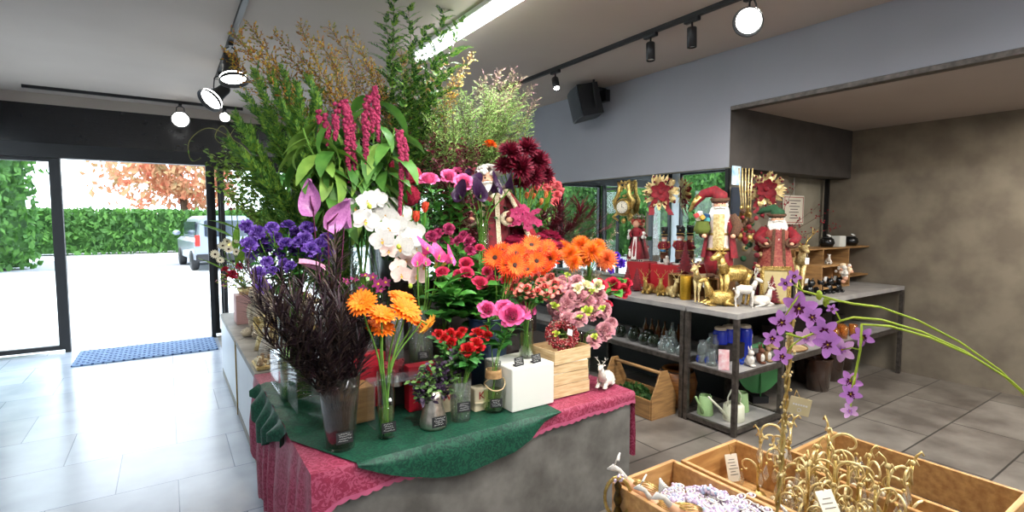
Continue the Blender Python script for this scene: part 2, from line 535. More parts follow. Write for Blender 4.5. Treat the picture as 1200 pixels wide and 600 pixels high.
# ================================================================ outside
M_pave = mk('bright paving', '#d3d4d4', '#c4c6c8', 0.8, 0.9)
b = MB(); b.box((0, 30, -0.09), (90, 60, 0.1)); b.box((-18, -5, -0.09), (32, 20, 0.1)); o = struct('ground_outside', b, M_pave)
M_road = mk('road asphalt', '#8d9096', '#7d8087', 5, 0.9)
b = MB(); b.box((0, 24, -0.035), (80, 5, 0.02)); struct('ground_road', b, M_road)
M_leafA = mk('hedge leaves', '#5f8f3e', '#3d6b2a', 3, 0.7, contrast=1.0, transl=0.3)
M_leafR = mk('autumn leaves', '#c9745a', '#a8946a', 1.2, 0.7, contrast=1.0, transl=0.3)
M_leafG = mk('tree leaves', '#4c7a34', '#2f5524', 2, 0.7, contrast=1.0, transl=0.3)
M_bark = mk('brown bark', '#5b4838', '#3f3127', 20, 0.9, contrast=1.0)
def leaf_cloud(name, n, r, size, seed, mats, parent=None, mat4=None, boxy=False):
    q = random.Random(seed); b = MB()
    for i in range(n):
        if boxy:
            p = Vector((q.uniform(-1, 1) * r[0], q.uniform(-1, 1) * r[1], q.uniform(-1, 1) * r[2]))
            ax = q.choice((1, 2, 1)); p[ax] = r[ax] * (1 if ax == 2 else -1) * q.uniform(0.85, 1.05)
        else:
            d = Vector((q.gauss(0, 1), q.gauss(0, 1), q.gauss(0, 1))).normalized() * q.uniform(0.55, 1.0)
            k = 1 + 0.22 * sin(5 * d.x + 3 * d.z + seed) + 0.15 * sin(9 * d.y + seed)
            p = Vector((d.x * r[0], d.y * r[1], d.z * r[2])) * k
        e = Euler((q.uniform(0, 6), q.uniform(0, 6), q.uniform(0, 6))).to_matrix()
        s = size * q.uniform(0.6, 1.3)
        b.add([p + e @ Vector(w) for w in ((-s * .5, 0, 0), (0, -s * .3, s * .08), (s * .5, 0, 0), (0, s * .3, s * .08))], [(0, 1, 2, 3)], q.randrange(len(mats)), False)
    return part(name, b, mats, parent, mat4)
hd = thing('hedge', 'clipped green hedge beyond the road outside the door', 'hedge', (3, 31, 0))
leaf_cloud('foliage', 9000, (22, 0.9, 1.0), 0.32, 3, [M_leafA, M_leafG], hd, T(0, 0, 1.0), True)
part('trunk', MB().box((0, 0, 0.95), (43, 1.2, 1.8)), M_leafG, hd)
k = 0
for x, y, h, r, mm_, lab in ((0.8, 36, 7.5, 3.4, M_leafR, 'russet autumn tree above the hedge outside the open door'),
                        (-9, 37, 8, 4, M_leafG, 'green tree outside, far left beyond the hedge'),
                        (7.0, 35, 8, 3.6, M_leafG, 'green tree outside behind the hedge right of the russet tree'),
                        (16.5, 36, 9, 4.2, M_leafG, 'tall green tree outside far behind the flower display'),
                        (-7.5, 13.5, 5.5, 2.2, M_leafG, 'green garden tree outside, close to the shop front on the left'),
                        (-11, 17.5, 7, 2.6, M_leafG, 'taller garden tree outside behind the close one'),
                        (-5.2, 17, 5.5, 2.0, M_leafG, 'slender garden tree outside left of the door view')):
    k += 1
    t = thing('tree', lab, 'tree', (x, y, 0))
    part('trunk', MB().tube([(0, 0, 0), (0.1, 0, h * .3), (0, 0.1, h * .6)], [0.28, 0.2, 0.1], 8), M_bark, t)
    leaf_cloud('crown', 3200, (r, r, h * .36), 0.42 if h > 7.2 else 0.2, k, [mm_, M_leafA if mm_ is M_leafG else M_leafR], t, T(0, 0, h * .62))
gh = thing('garden_hedge', 'tall garden hedge outside, along the left of the forecourt', 'hedge', (-9.5, 16, 0), R(53))
leaf_cloud('foliage', 9000, (9, .8, 2.6), .30, 8, [M_leafG, M_leafA], gh, T(0, 0, 2.6), True)
part('trunk', MB().box((0, 0, 2.5), (17.6, 1.1, 4.9)), M_leafG, gh)
# the car outside
cw = mk('silver blue car paint', '#8e99a8', '#868f9e', 3, 0.3, 0.4, coat=0.5)
cgl = mk('dark car glass', '#39434e', '#2c343d', 3, 0.1)
ct = thing('car', 'silver-blue van parked with its rear to the open door', 'car', tuple(at(252, 316, Z=0) + Vector((0.35, 0, -0.03))), 0.1)
prof = [(-0.85, 0.35), (-0.88, 0.9), (-0.76, 1.02), (-0.68, 1.62), (-0.55, 1.72), (0.55, 1.72), (0.68, 1.62), (0.76, 1.02), (0.88, 0.9), (0.85, 0.35)]
b = MB(); n = len(prof)
ys = [(0, 1.0, 0), (0.12, 1.02, 0), (2.6, 1.02, 0), (3.1, 1.0, 0.1), (4.1, 0.96, 0.75)]
vs = []
for y, s_, dz in ys:
    for x, z in prof: vs.append((x * s_, y, z if z < 1.0 else max(1.0, z - dz)))
fs = [(i * n + j, i * n + (j + 1) % n, (i + 1) * n + (j + 1) % n, (i + 1) * n + j) for i in range(len(ys) - 1) for j in range(n)]
fs += [tuple(range(n)), tuple((len(ys) - 1) * n + j for j in range(n - 1, -1, -1))]
b.add(vs, fs, 0, False); part('body', b, cw, ct)
part('rear_window', MB().box((0, -0.01, 1.32), (1.2, 0.03, 0.5), bev=0.02), cgl, ct)
for s_ in (-1, 1):
    part('tail_light', MB().box((s_ * 0.8, -0.01, 0.95), (0.13, 0.05, 0.34), bev=0.01), mk('red lamp', '#c8281c', '#a51d15', 5, 0.3), ct)
    for yy in (0.7, 3.3):
        part('wheel', MB().lathe([(0.05, -0.1), (0.3, -0.1), (0.32, -0.06), (0.32, 0.06), (0.3, 0.1), (0.05, 0.1)], 18, 0, T(s_ * 0.8, yy, 0.32) @ RY(pi / 2)), M_black, ct)
    part('side_window', MB().box((s_ * 0.76, 1.7, 1.32), (0.03, 2.4, 0.42), bev=0.01), cgl, ct)
    part('wing_mirror', MB().ball((s_ * 1.0, 2.9, 1.15), (0.12, 0.06, 0.09)), cw, ct)
part('bumper', MB().box((0, -0.06, 0.42), (1.72, 0.12, 0.22), bev=0.03), M_black, ct)
part('number_plate', MB().box((0.1, -0.03, 0.78), (0.42, 0.02, 0.2), bev=0.004), mk('yellow plate', '#d9b53a', '#cfa92f', 5, 0.5), ct)

# ================================================================ ceiling fittings
M_tubeon = glow('lit tube', (0.93, 0.97, 1.0), 9.0)
M_white = mk('white enamel', '#e8e8e6', '#dededb', 4, 0.4)
tl = ['bright tube light on the ceiling above the flowers', 'added fill tube light behind the viewer, on the flower side', 'added fill tube light over the aisle', 'added fill tube light at the rear of the shop', 'added fill tube light near the annex header']
for i, (x, y, L, W) in enumerate(TUBES):
    t = thing('ceiling_light', tl[i], 'light', (x, y, CEIL))
    part('housing', MB().box((0, 0, -0.018), (0.13, L + 0.05, 0.035), bev=0.004), M_white, t)
    part('tube', MB().tube([(0, -L / 2, -0.06), (0, -L / 2 + 0.02, -0.06), (0, L / 2 - 0.02, -0.06), (0, L / 2, -0.06)], 0.04, 10), M_tubeon, t)
    for s_ in (-1, 1):
        part('end_cap', MB().box((0, s_ * (L / 2 + 0.012), -0.05), (0.06, 0.022, 0.06), bev=0.003), M_white, t)
    lamp('tube_glow', 'AREA', (0, 0, -0.1), (0, 0, 0), W, (0.96, 0.98, 1.0), 0.12, L, t)
# tracks
def track(name, lab, p0, p1):
    p0, p1 = Vector(p0), Vector(p1)
    t = thing(name, lab, 'track', tuple((p0 + p1) / 2))
    d = (p1 - p0); L = d.length; a = math.atan2(d.y, d.x)
    part('rail', MB().box((0, 0, -0.016), (L, 0.035, 0.032), 0, RZ(a)), M_black, t)
    for s_ in (-1, 1):
        e = RZ(a) @ Vector((s_ * (L / 2 + .008), 0, -0.016))
        part('end_cap', MB().box(e, (0.016, 0.04, 0.036), 0, RZ(a)), M_black, t)
    return t
track('light_track', 'black light track along the ceiling over the aisle', (0.475, 0.3, CEIL), (0.475, 6.0, CEIL))
track('light_track', 'black light track along the ceiling beside the right wall', (3.09, 0.2, CEIL), (3.09, 4.9, CEIL))
track('light_track', 'black light track across the ceiling before the front wall', (-1.2, 7.5, CEIL), (0.85, 7.5, CEIL))
M_lampon = glow('lit lamp face', (1.0, 0.98, 0.94), 14.0)
def spot(lab, p, tgt, size=1.0, kind='cone', on=True, W=20, warm=(1, 0.95, 0.88)):
    """track spotlight: adapter, yoke, shade and the lit face; p is the point on the rail"""
    p = Vector(p); t = thing('spotlight', lab, 'spotlight', tuple(p))
    d = (Vector(tgt) - (p + Vector((0, 0, -0.15)))).normalized()
    part('adapter', MB().box((0, 0, -0.045), (0.035, 0.12, 0.03), bev=0.004), M_black, t)
    if kind == 'cone':
        piv = Vector((0, 0, -0.17 * size))
        F = frame(d, loc=piv)
        b = MB()
        for s_ in (-1, 1):
            b.tube([(0, 0, -0.05), (s_ * 0.035 * size, 0, -0.08), (s_ * 0.045 * size, 0, -0.17 * size)], 0.006, 6)
        part('yoke', b, M_black, t)
        b = MB(); b.lathe([(0.0, -0.075), (0.035, -0.072), (0.042, -0.05), (0.044, 0.0), (0.05, 0.03), (0.085, 0.10), (0.095, 0.125), (0.09, 0.125), (0.045, 0.03)], 22, 0, F @ SC(size))
        part('shade', b, M_black, t)
        part('lamp_face', MB().lathe([(0, 0.108), (0.06, 0.104), (0.084, 0.10), (0.084, 0.09), (0, 0.09)], 20, 0, F @ SC(size)), M_lampon if on else M_white, t)
        lp = piv + d * 0.15 * size
    else:
        piv = Vector((0, 0, -0.13))
        F = frame(d, loc=piv)
        part('yoke', MB().tube([(0, 0, -0.05), (0, 0, -0.1), (0, 0, -0.125)], 0.008, 6), M_black, t)
        part('shade', MB().lathe([(0, -0.035), (0.03, -0.035), (0.033, -0.03), (0.033, 0.10), (0.029, 0.10), (0.026, 0.09)], 18, 0, F), M_black, t)
        part('lamp_face', MB().lathe([(0, 0.094), (0.026, 0.09), (0, 0.08)], 16, 0, F), M_lampon if on else M_white, t)
        lp = piv + d * 0.12
    if on:
        l = lamp('spot_beam', 'SPOT', (0, 0, 0), (0, 0, 0), W * SPOTW, warm, 0.04, None, t, spot_size=R(75), spot_blend=0.8)
        l.matrix_basis = frame(-d, loc=lp)
    return t
sp = lambda u, v, Y=None, X=None: at(u, v, Z=CEIL - 0.0)
spot('black cone spotlight, lit, on the aisle track above the conifer tips', (0.475, 4.75, CEIL), (0.75, 4.0, 0.3), 1.15, W=40)
spot('black cone spotlight angled left at the aisle track end', (0.475, 5.75, CEIL), (-1.4, 4.6, 0.9), 1.25, W=35)
spot('small round spotlight with glaring face near the front wall', (0.19, 7.5, CEIL), (0.1, 5.5, 1.9), 1.1, W=25)
spot('small warm spotlight near the front wall, right of the glaring one', (0.66, 7.5, CEIL), (0.5, 5.0, 1.6), 0.7, W=20, warm=(1, 0.8, 0.5))
spot('small lit cylinder spotlight left of the wall loudspeaker', (3.09, 3.9, CEIL), (2.8, 3.3, 1.9), 1, 'cyl', W=60)
spot('unlit cylinder spotlight above the wall loudspeaker', (3.09, 2.75, CEIL), (3.0, 2.62, 1.5), 1, 'cyl', False)
spot('unlit cylinder spotlight right of the track joint', (3.09, 2.38, CEIL), (3.16, 2.4, 1.5), 1, 'cyl', False)
spot('large lit cone spotlight at top right pointing left', (3.09, 1.93, CEIL), (2.0, 1.6, 2.1), 0.95, W=90)
# out of view: spots added to brighten the seasonal table and the flowers
spot('added cone spotlight on the right track, off to the side, aimed at the seasonal table', (3.09, 1.0, CEIL), (3.8, 2.8, 1.1), 1.1, W=150)
spot('added unseen cone spotlight on the aisle track, nearest the viewer', (0.475, 0.9, CEIL), (1.2, 2.6, 1.2), 1.1, W=115)
spot('added cone spotlight on the right track behind the flowers corner, aimed at the flowers', (3.09, 0.5, CEIL), (1.5, 2.6, 1.1), 1.1, W=165)
t = thing('annex_light', 'added unseen fill panel in the low annex ceiling', 'light', (5.1, .6, 2.51))  # added out of view to brighten the annex wall
part('frame', MB().box((0, 0, -.012), (.62, .62, .024), bev=.003), M_white, t)
part('diffuser', MB().box((0, 0, -.027), (.56, .56, .008)), M_tubeon, t)
lamp('panel_glow', 'AREA', (0, 0, -.05), (0, 0, 0), 45, (1.0, .93, .84), .55, .55, t)
# loudspeaker on the wall
t = thing('wall_loudspeaker', 'black loudspeaker on a bracket high on the grey wall', 'loudspeaker', (4.0, 4.12, 2.8))
F = T(-0.22, 0.08, 0.0) @ RZ(R(-28)) @ RY(R(-14))
out = [(-0.15, -0.23), (-0.17, 0.0), (-0.15, 0.23), (0.09, 0.15), (0.09, -0.15)]
part('cabinet', MB().prism(out, -0.16, 0.16, 0, F), mk('black speaker shell', '#1d2024', '#16181b', 8, 0.45), t)
part('grille', MB().grid(lambda a, c: F @ Vector((-0.158 - 0.02 * (1 - (2 * a - 1) ** 2), -0.22 + 0.44 * a, -0.15 + 0.3 * c)), 10, 2), mk('speaker grille', '#2a2e33', '#191c1f', 400, 0.7, kind='voronoi'), t)
b = MB(); b.tube([F @ Vector((0, -0.2, -0.1)), F @ Vector((0.02, -0.24, 0.14)), F @ Vector((0.05, -0.2, 0.19)), F @ Vector((0.05, 0.2, 0.19)), F @ Vector((0.02, 0.24, 0.14)), F @ Vector((0, 0.2, -0.1))], 0.012, 6)
b.box((-0.03, 0.05, 0.08), (0.06, 0.12, 0.12)); b.box((-0.1, 0.05, 0.15), (0.16, 0.05, 0.02)); part('bracket', b, M_black, t)
# ================================================================ flower and leaf builders
def P2(name, c1, c2=None, sc_=25, **k):
    k.setdefault('rough', 0.6)
    k.setdefault('transl', 0.1)
    k.setdefault('contrast', 0.9)
    k.setdefault('spec', 0.25)
    return mk(name, c1, c2, sc_, **k)
M_stem = P2('green stem', '#6f9a3e', '#5a8433')
M_stemd = P2('dark green stem', '#3f5f2c', '#345024')
M_leafd = P2('deep green leaf', '#3f7d36', '#285a24', 30, rough=0.45)
M_leafm = P2('fresh green leaf', '#56973c', '#37742c', 30, rough=0.45)
M_leafl = P2('lime leaf', '#86b03f', '#659732', 30, rough=0.5)
M_bud = P2('lime bud', '#c2cf52', '#a5bb43', 30)
M_pollen = mk('yellow pollen', '#d9b62d', '#b58a1c', 60, 0.8, contrast=1)
M_darkeye = mk('dark flower eye', '#2c130c', '#43200f', 90, 0.8, contrast=1)
M_twig = mk('brown twig', '#6b4c36', '#4d3526', 40, 0.8, contrast=1)

def wprof(shape, t):
    if shape == 'strap': return min(1, t * 3 + 0.25) * (1 - max(0, (t - 0.8) / 0.2) ** 2 * 0.75)
    if shape == 'spoon': return (0.3 + 0.7 * min(1, t * 1.7)) * (1 - max(0, (t - 0.6) / 0.4) ** 2.2 * 0.6)
    if shape == 'point': return (0.45 + 1.1 * t) * (1 - t ** 3) if t < 1 else 0.02
    if shape == 'leaf': return max(0.03, sin(pi * min(1, t * 0.94 + 0.04)) ** 0.8 * (1.12 - 0.35 * t))
    if shape == 'oval': return max(0.05, sin(pi * (0.07 + 0.9 * t)) ** 0.6)
    if shape == 'fan': return 0.12 + 0.95 * t ** 0.8 if t < 0.95 else 0.93
    return 1.0
def petal(b, M, L, W, shape='oval', bend=0.0, cup=0.0, ruf=0.0, nu=2, nv=4, mi=0, ph=0.0, fold=0.0):
    """a petal or leaf that starts at M's origin and runs along +Y, its face towards +Z"""
    y = z = 0.0
    rows = []
    for j in range(nv + 1):
        t = j / nv
        w = W * wprof(shape, t) / 2
        a = bend * t
        row = []
        for i in range(nu + 1):
            s_ = 2 * i / nu - 1
            zz = cup * abs(s_) ** 2 * w + (ruf * sin(s_ * 6 + t * 9 + ph) * t if ruf else 0) + fold * abs(s_) * w
            row.append((s_ * w, y - zz * sin(a), z + zz * cos(a)))
        rows.append(row)
        y += cos(a) * L / nv
        z += sin(a) * L / nv
    old = b.M
    b.M = old @ M
    b.add([p for r_ in rows for p in r_], [(j * (nu + 1) + i, j * (nu + 1) + i + 1, (j + 1) * (nu + 1) + i + 1, (j + 1) * (nu + 1) + i) for j in range(nv) for i in range(nu)], mi)
    b.M = old
def radial(a, tilt, r0=0.0, z0=0.0):
    """place a petal growing outward at angle a, raised by tilt from the flower's plane"""
    return RZ(a) @ T(0, r0, z0) @ RX(tilt)

# every bloom: unit radius, facing +Z.  returns dict part name -> (MB, material slot list builder)
def b_gerbera(q, n=22, rings=2, narrow=1.0, droop=0.1):
    p = MB(); c = MB()
    for k in range(rings):
        L = 0.85 - 0.17 * k
        for i in range(n - 3 * k):
            a = 2 * pi * (i + 0.5 * k) / (n - 3 * k) + q.uniform(-.05, .05)
            petal(p, radial(a, 0.12 + 0.25 * k + q.uniform(-.1, .1), 0.15, 0.03 * k), L * q.uniform(.93, 1.05), 0.26 * narrow, 'strap', -droop - 0.25 * q.random(), 0.35, 0, 2, 3, 1 if (k == 1) else 0)
    for i in range(14):
        petal(c, radial(2 * pi * i / 14, 0.6, 0.12, 0.04), 0.16, 0.07, 'strap', 0, 0, 0, 1, 1, 0)
    c.lathe([(0, 0.07), (0.1, 0.08), (0.18, 0.05), (0.2, 0)], 12, 1)
    return {'petals': p, 'flower_center': c}
def b_rose(q, n=38, ruf=0.0, open_=1.0, wid=1.0):
    p = MB()
    for i in range(n):
        t = i / (n - 1)
        a = i * 2.39996
        if t < 0.68:      # the packed heart: upright petals whose rims end at one height, ring inside ring
            k = t / 0.68
            tilt = 1.62 - 0.38 * k
            petal(p, radial(a, tilt, 0.04 + 0.36 * k, -0.22 - .1 * k), 0.72 - 0.18 * k, (0.34 + 0.46 * k) * wid, 'spoon', -0.35 * k + q.uniform(-.1, .1), 0.30, ruf, 4, 3, i % 2, q.uniform(0, 6))
        else:             # guard petals folding back
            k = (t - 0.68) / 0.32
            petal(p, radial(a, 1.15 - 0.62 * k * open_, 0.36 + 0.06 * k, -0.30), 0.62 + .06 * k, 0.74 * wid, 'spoon', -0.75 - 0.35 * k, 0.28, ruf, 4, 4, 0, q.uniform(0, 6))
    s = MB()
    s.lathe([(0, -0.5), (0.12, -0.46), (0.2, -0.36), (0.16, -0.26)], 10)
    for i in range(5): petal(s, radial(i * 1.257, 0.05, 0.1, -0.36), 0.42, 0.14, 'point', 0.6, 0, 0, 1, 2)
    return {'petals': p, 'sepals': s}
def b_carn(q, n=34):
    n = int(n * 1.5)
    p = MB()
    for i in range(n):
        t = i / (n - 1); a = i * 2.39996
        petal(p, radial(a, 1.5 - 1.45 * t + q.uniform(-.15, .15), 0.02, 0.1 - 0.2 * t), 0.55 + 0.35 * t, 0.42 + .16 * t, 'fan', 0.3 * q.uniform(-1, 1), 0.1, 0.09, 4, 3, i % 2, q.uniform(0, 6))
    s = MB().lathe([(0, -0.7), (0.16, -0.66), (0.2, -0.35), (0.24, -0.1)], 10)
    return {'petals': p, 'sepals': s}
def b_dahlia(q, n=110, curl=0.0, W=0.26, full=1.0):
    p = MB()
    for i in range(n):
        t = (i / (n - 1)); a = i * 2.39996
        tilt = pi / 2 - (pi / 2 + 0.35 * full) * t ** 0.75
        petal(p, radial(a, tilt + q.uniform(-.08, .08), 0.02, 0.12 - 0.05 * t), 0.55 + 0.42 * t ** 0.5, W * (0.6 + 0.5 * t), 'point', curl * q.uniform(.5, 1.4), 0.6, 0, 2, 2, 0 if i % 3 else 1)
    return {'petals': p}
def b_tulip(q):
    p = MB()
    for i in range(6):
        petal(p, radial(i * pi / 3 + (0.1 if i % 2 else 0), 1.15 if i % 2 else 1.0, 0.06, 0), 1.6, 1.0, 'oval', 0.75, 0.55, 0.03, 3, 5, i % 2)
    return {'petals': SCm(p, 0.62)}
def SCm(b, s):
    b.v = [(x * s, y * s, z * s) for x, y, z in b.v]
    return b
def b_calla(q):
    def f(u, v):
        a = 2 * pi * u; t = v
        r = 0.12 + 0.5 * t ** 2.2
        lip = max(0, cos(a - pi / 2)) ** 2 * t ** 3
        return Vector((r * cos(a), r * sin(a) + 0.55 * lip, -1.0 + 1.25 * t + 0.35 * lip - 0.25 * t ** 3 * max(0, -sin(a)) ** 2 - 0.15 * t ** 6))
    p = MB().grid(f, 14, 8)
    p.m = [1 if (i // 14) < 3 else 0 for i in range(len(p.f))]
    s = MB().tube([(0, 0, -0.8), (0, 0, 0.0), (0, 0.04, 0.12)], [0.06, 0.07, 0.02], 6)
    return {'spathe': p, 'spadix': s}
def b_anth(q):
    def f(u, v):
        a = (u - 0.5) * 2
        w = 0.62 * sin(pi * min(1, 0.1 + v * 0.9)) ** 0.7 * (1.15 - 0.5 * v)
        return Vector((a * w, -0.25 + 1.7 * v - 0.1 * abs(a), 0.45 * abs(a) ** 1.5 * (1 - 0.3 * v) + 0.5 * v * v - 0.1))
    p = MB().grid(f, 8, 8)
    s = MB().tube([(0, 0, 0), (0, 0.25, 0.22), (0, 0.6, 0.38)], [0.055, 0.05, 0.02], 7)
    return {'spathe': p, 'spadix': s}
def b_orchid(q):
    p = MB(); l = MB()
    for a in (0, 2.25, -2.25): petal(p, radial(a, 0.05, 0.04, -0.02), 0.86, 0.62, 'oval', 0.1, 0.12, 0, 3, 4)
    for a in (1.32, -1.32): petal(p, radial(a, 0.1, 0.02, 0.02), 0.98, 1.1, 'oval', 0.12, 0.1, 0.02, 4, 5)
    petal(l, radial(pi, 0.9, 0.02, 0.03), 0.42, 0.24, 'oval', -0.8, 0.5, 0, 2, 3, 0)
    for s_ in (-1, 1): petal(l, radial(pi + s_ * 1.0, 1.0, 0.02, 0.05), 0.24, 0.2, 'oval', 0.3, 0.5, 0, 2, 2, 1)
    l.ball((0, 0.03, 0.1), 0.07, 0, 6, 4)
    return {'petals': p, 'lip': l}
def b_daisy(q, n=8, W=0.5):
    p = MB(); c = MB()
    for i in range(n): petal(p, radial(2 * pi * i / n, 0.15, 0.08), 0.85, W, 'oval', 0.1 * q.uniform(-1, 1), 0.2, 0, 2, 3, i % 2)
    c.ball((0, 0, 0.04), (0.22, 0.22, 0.1), 0, 8, 4)
    return {'petals': p, 'flower_center': c}
def b_celosia(q):
    def f(u, v):
        a, e = 2 * pi * u, pi * (0.02 + 0.83 * v)
        k = 1 + 0.10 * sin(9 * a + 3 * sin(6 * e)) + 0.08 * sin(13 * e + 4 * a)
        return Vector((sin(e) * cos(a) * k, sin(e) * sin(a) * k, cos(e) * 0.85 * k))
    return {'flower_head': MB().grid(f, 36, 18), 'sepals': MB().lathe([(0, -0.9), (0.15, -0.8), (0.5, -0.55)], 10)}
def b_vanda(q):
    p = MB(); l = MB()
    for a in (0, 1.2, -1.2, 2.3, -2.3): petal(p, radial(a + q.uniform(-.1, .1), 0.12, 0.06), 0.95, 0.60, 'oval', 0.2 * q.uniform(-1, 1.4), 0.3, 0, 2, 5, 0)
    for a in (0.1, 1.25, -1.15, 2.35, -2.25): petal(l, radial(a, 0.3, 0.04, 0.01), 0.3, 0.2, 'oval', 0.1, 0.3, 0, 2, 2, 0)
    l.ball((0, 0, 0.08), 0.08, 1, 6, 4)
    petal(l, radial(pi, 0.3, 0.04), 0.5, 0.26, 'oval', -0.4, 0.3, 0, 2, 3, 0)
    return {'petals': p, 'lip': l}
BUILD = dict(gerbera=b_gerbera, rose=b_rose, carn=b_carn, dahlia=b_dahlia, tulip=b_tulip, calla=b_calla, anth=b_anth,
             orchid=b_orchid, daisy=b_daisy, celosia=b_celosia, vanda=b_vanda)
BL = {}
def bloom_meshes(key, kind, mats, nvar=3, **kw):
    """a few variants of one kind of bloom, shared by all the flowers of that kind"""
    if key not in BL:
        res = []
        for s_ in range(nvar):
            q = random.Random(hash(kind) % 97 if False else 100 * s_ + len(key))
            d = BUILD[kind](q, **kw)
            res.append({k: b.mesh(k, mats[k]) for k, b in d.items()})
        BL[key] = res
    return BL[key]

def bez(p0, p1, p2, p3, n=9):
    o = []
    for i in range(n + 1):
        t = i / n; s_ = 1 - t
        o.append(p0 * s_ ** 3 + p1 * 3 * s_ * s_ * t + p2 * 3 * s_ * t * t + p3 * t ** 3)
    return o
def leaves_on(b, pts, q, n, L, W, t0=0.35, t1=0.9, shape='leaf', mi=0, droop=0.8, up=0.7, fold=0.25, nv=4, pet=0.0):
    k = len(pts) - 1
    for i in range(n):
        t = t0 + (t1 - t0) * (i + q.random() * 0.6) / max(1, n)
        f = t * k; j = min(k - 1, int(f)); p = pts[j].lerp(pts[j + 1], f - j)
        a = i * 2.4 + q.uniform(-.5, .5)
        d = Vector((cos(a), sin(a), 0))
        if pet:
            b.tube([p, p + (d + Vector((0, 0, .5))) * pet], 0.0012, 3, mi, False); p = p + (d + Vector((0, 0, .5))) * pet
        el = up * q.uniform(0.3, 1.3)
        M = T(*p) @ RZ(a - pi / 2) @ RX(el) @ RY(q.uniform(-.4, .4))
        petal(b, M, L * q.uniform(.7, 1.15), W * q.uniform(.8, 1.15), shape, -droop * q.uniform(.5, 1.4), 0, 0.0, 2, nv, mi, 0, fold)

def stem_pts(vase, head, q, lean=0.6):
    """from the vase's foot past its lip up to the flower head"""
    c, h, r = vase
    d = Vector((head.x - c.x, head.y - c.y, 0))
    dl = d.length
    dn = d / dl if dl > 1e-4 else Vector((1, 0, 0))
    p0 = Vector((c.x, c.y, c.z + 0.012)) - dn * min(r * 0.55, dl * 0.3) + Vector((q.uniform(-.3, .3) * r, q.uniform(-.3, .3) * r, 0))
    m = Vector((c.x, c.y, c.z + h)) + dn * min(r * 0.7, dl)
    top = max(head.z - m.z, 0.02)
    A = bez(p0, p0.lerp(m, .33), p0.lerp(m, .66), m, 3)
    dirv = (m - p0).normalized()
    B = bez(m, m + dirv * top * 0.45, head - Vector((d.x * .12, d.y * .12, max(0.02, top * 0.35))), head, 7)
    return A + B[1:]
FN = {'n': 0}
def flower(fname, label, vase, head, size, meshes, face=None, stem_r=0.0025, leaves=None, cat='flower', stem_m=None, autolab=True, pts=None, tiltq=0.35):
    FN['n'] += 1
    q = random.Random(FN['n'] * 13)
    head = Vector(head)
    if pts is None: pts = stem_pts(vase, head, q)
    size *= 1.04
    o = thing(fname, label, cat, tuple(pts[0]))
    loc = [p - pts[0] for p in pts]
    part('stem', MB().tube(loc, stem_r, 5), stem_m or M_stem, o)
    if face is None:
        face = (EYEV - head).normalized() * 0.8 + Vector((0, 0, 0.55)) + Vector((q.uniform(-1, 1), q.uniform(-1, 1), q.uniform(-1, 1))) * tiltq
    var = meshes[FN['n'] % len(meshes)]
    M = frame(Vector(face), loc=loc[-1]) @ RZ(q.uniform(-.5, .5)) @ SC(size)
    for k, me in var.items():
        link(k, me, o, M)
    if leaves:
        b = MB(); leaves_on(b, loc, q, **leaves['kw']); part('leaves', b, leaves['mats'], o)
    if autolab: auto(o, label, head)
    return o

# ---------------------------------------------------------------- foliage
def branch_pts(base, tip, q, bow=0.12, n=8):
    d = tip - base; L = d.length
    side = Vector((q.uniform(-1, 1), q.uniform(-1, 1), 0)) * L * bow
    return bez(base, base + Vector((0, 0, L * .35)) + side * .3, base.lerp(tip, 0.7) + side + Vector((0, 0, L * .08)), tip, n)
def along(pts, t):
    f = t * (len(pts) - 1); j = min(len(pts) - 2, int(f))
    return pts[j].lerp(pts[j + 1], f - j), (pts[j + 1] - pts[j]).normalized()
def fol_thuja(b, pts, q, nside=34, sl=0.2, blade=0.02, t0=0.25, ncol=2, out=0.75, fwd=0.75):
    L = sum((pts[i + 1] - pts[i]).length for i in range(len(pts) - 1))
    for i in range(nside):
        t = t0 + (1 - t0) * i / nside
        p, d = along(pts, t)
        a = i * 2.4 + q.uniform(-.4, .4)
        s_ = sl * (1.15 - t) * q.uniform(.7, 1.2) + 0.04
        o = d.orthogonal().normalized()
        o = (Matrix.Rotation(a, 3, d) @ o)
        e = (o * out + d * fwd + Vector((0, 0, .15))).normalized()
        w = e.cross(d).normalized()
        m = max(4, int(s_ / 0.010))
        for j in range(m):
            u = (j + 1) / m
            c = p + e * s_ * u + Vector((0, 0, -0.2 * s_ * u * u))
            for g in (-1, 1):
                l = blade * (1.5 - u) * q.uniform(.8, 1.5)
                dd = (w * g * 0.8 + e * 0.9 + Vector((q.uniform(-.2, .2), q.uniform(-.2, .2), q.uniform(-.2, .2)))).normalized()
                nn = dd.cross(w.cross(e)).normalized() * l * 0.24
                b.add([c, c + dd * l * .5 + nn, c + dd * l * 1.2, c + dd * l * .5 - nn], [(0, 1, 2, 3)], q.randrange(ncol), False)
        b.tube([p, p + e * s_ * .5, p + e * s_ + Vector((0, 0, -0.2 * s_))], [0.0016, .0012, .0005], 3, 0, False)
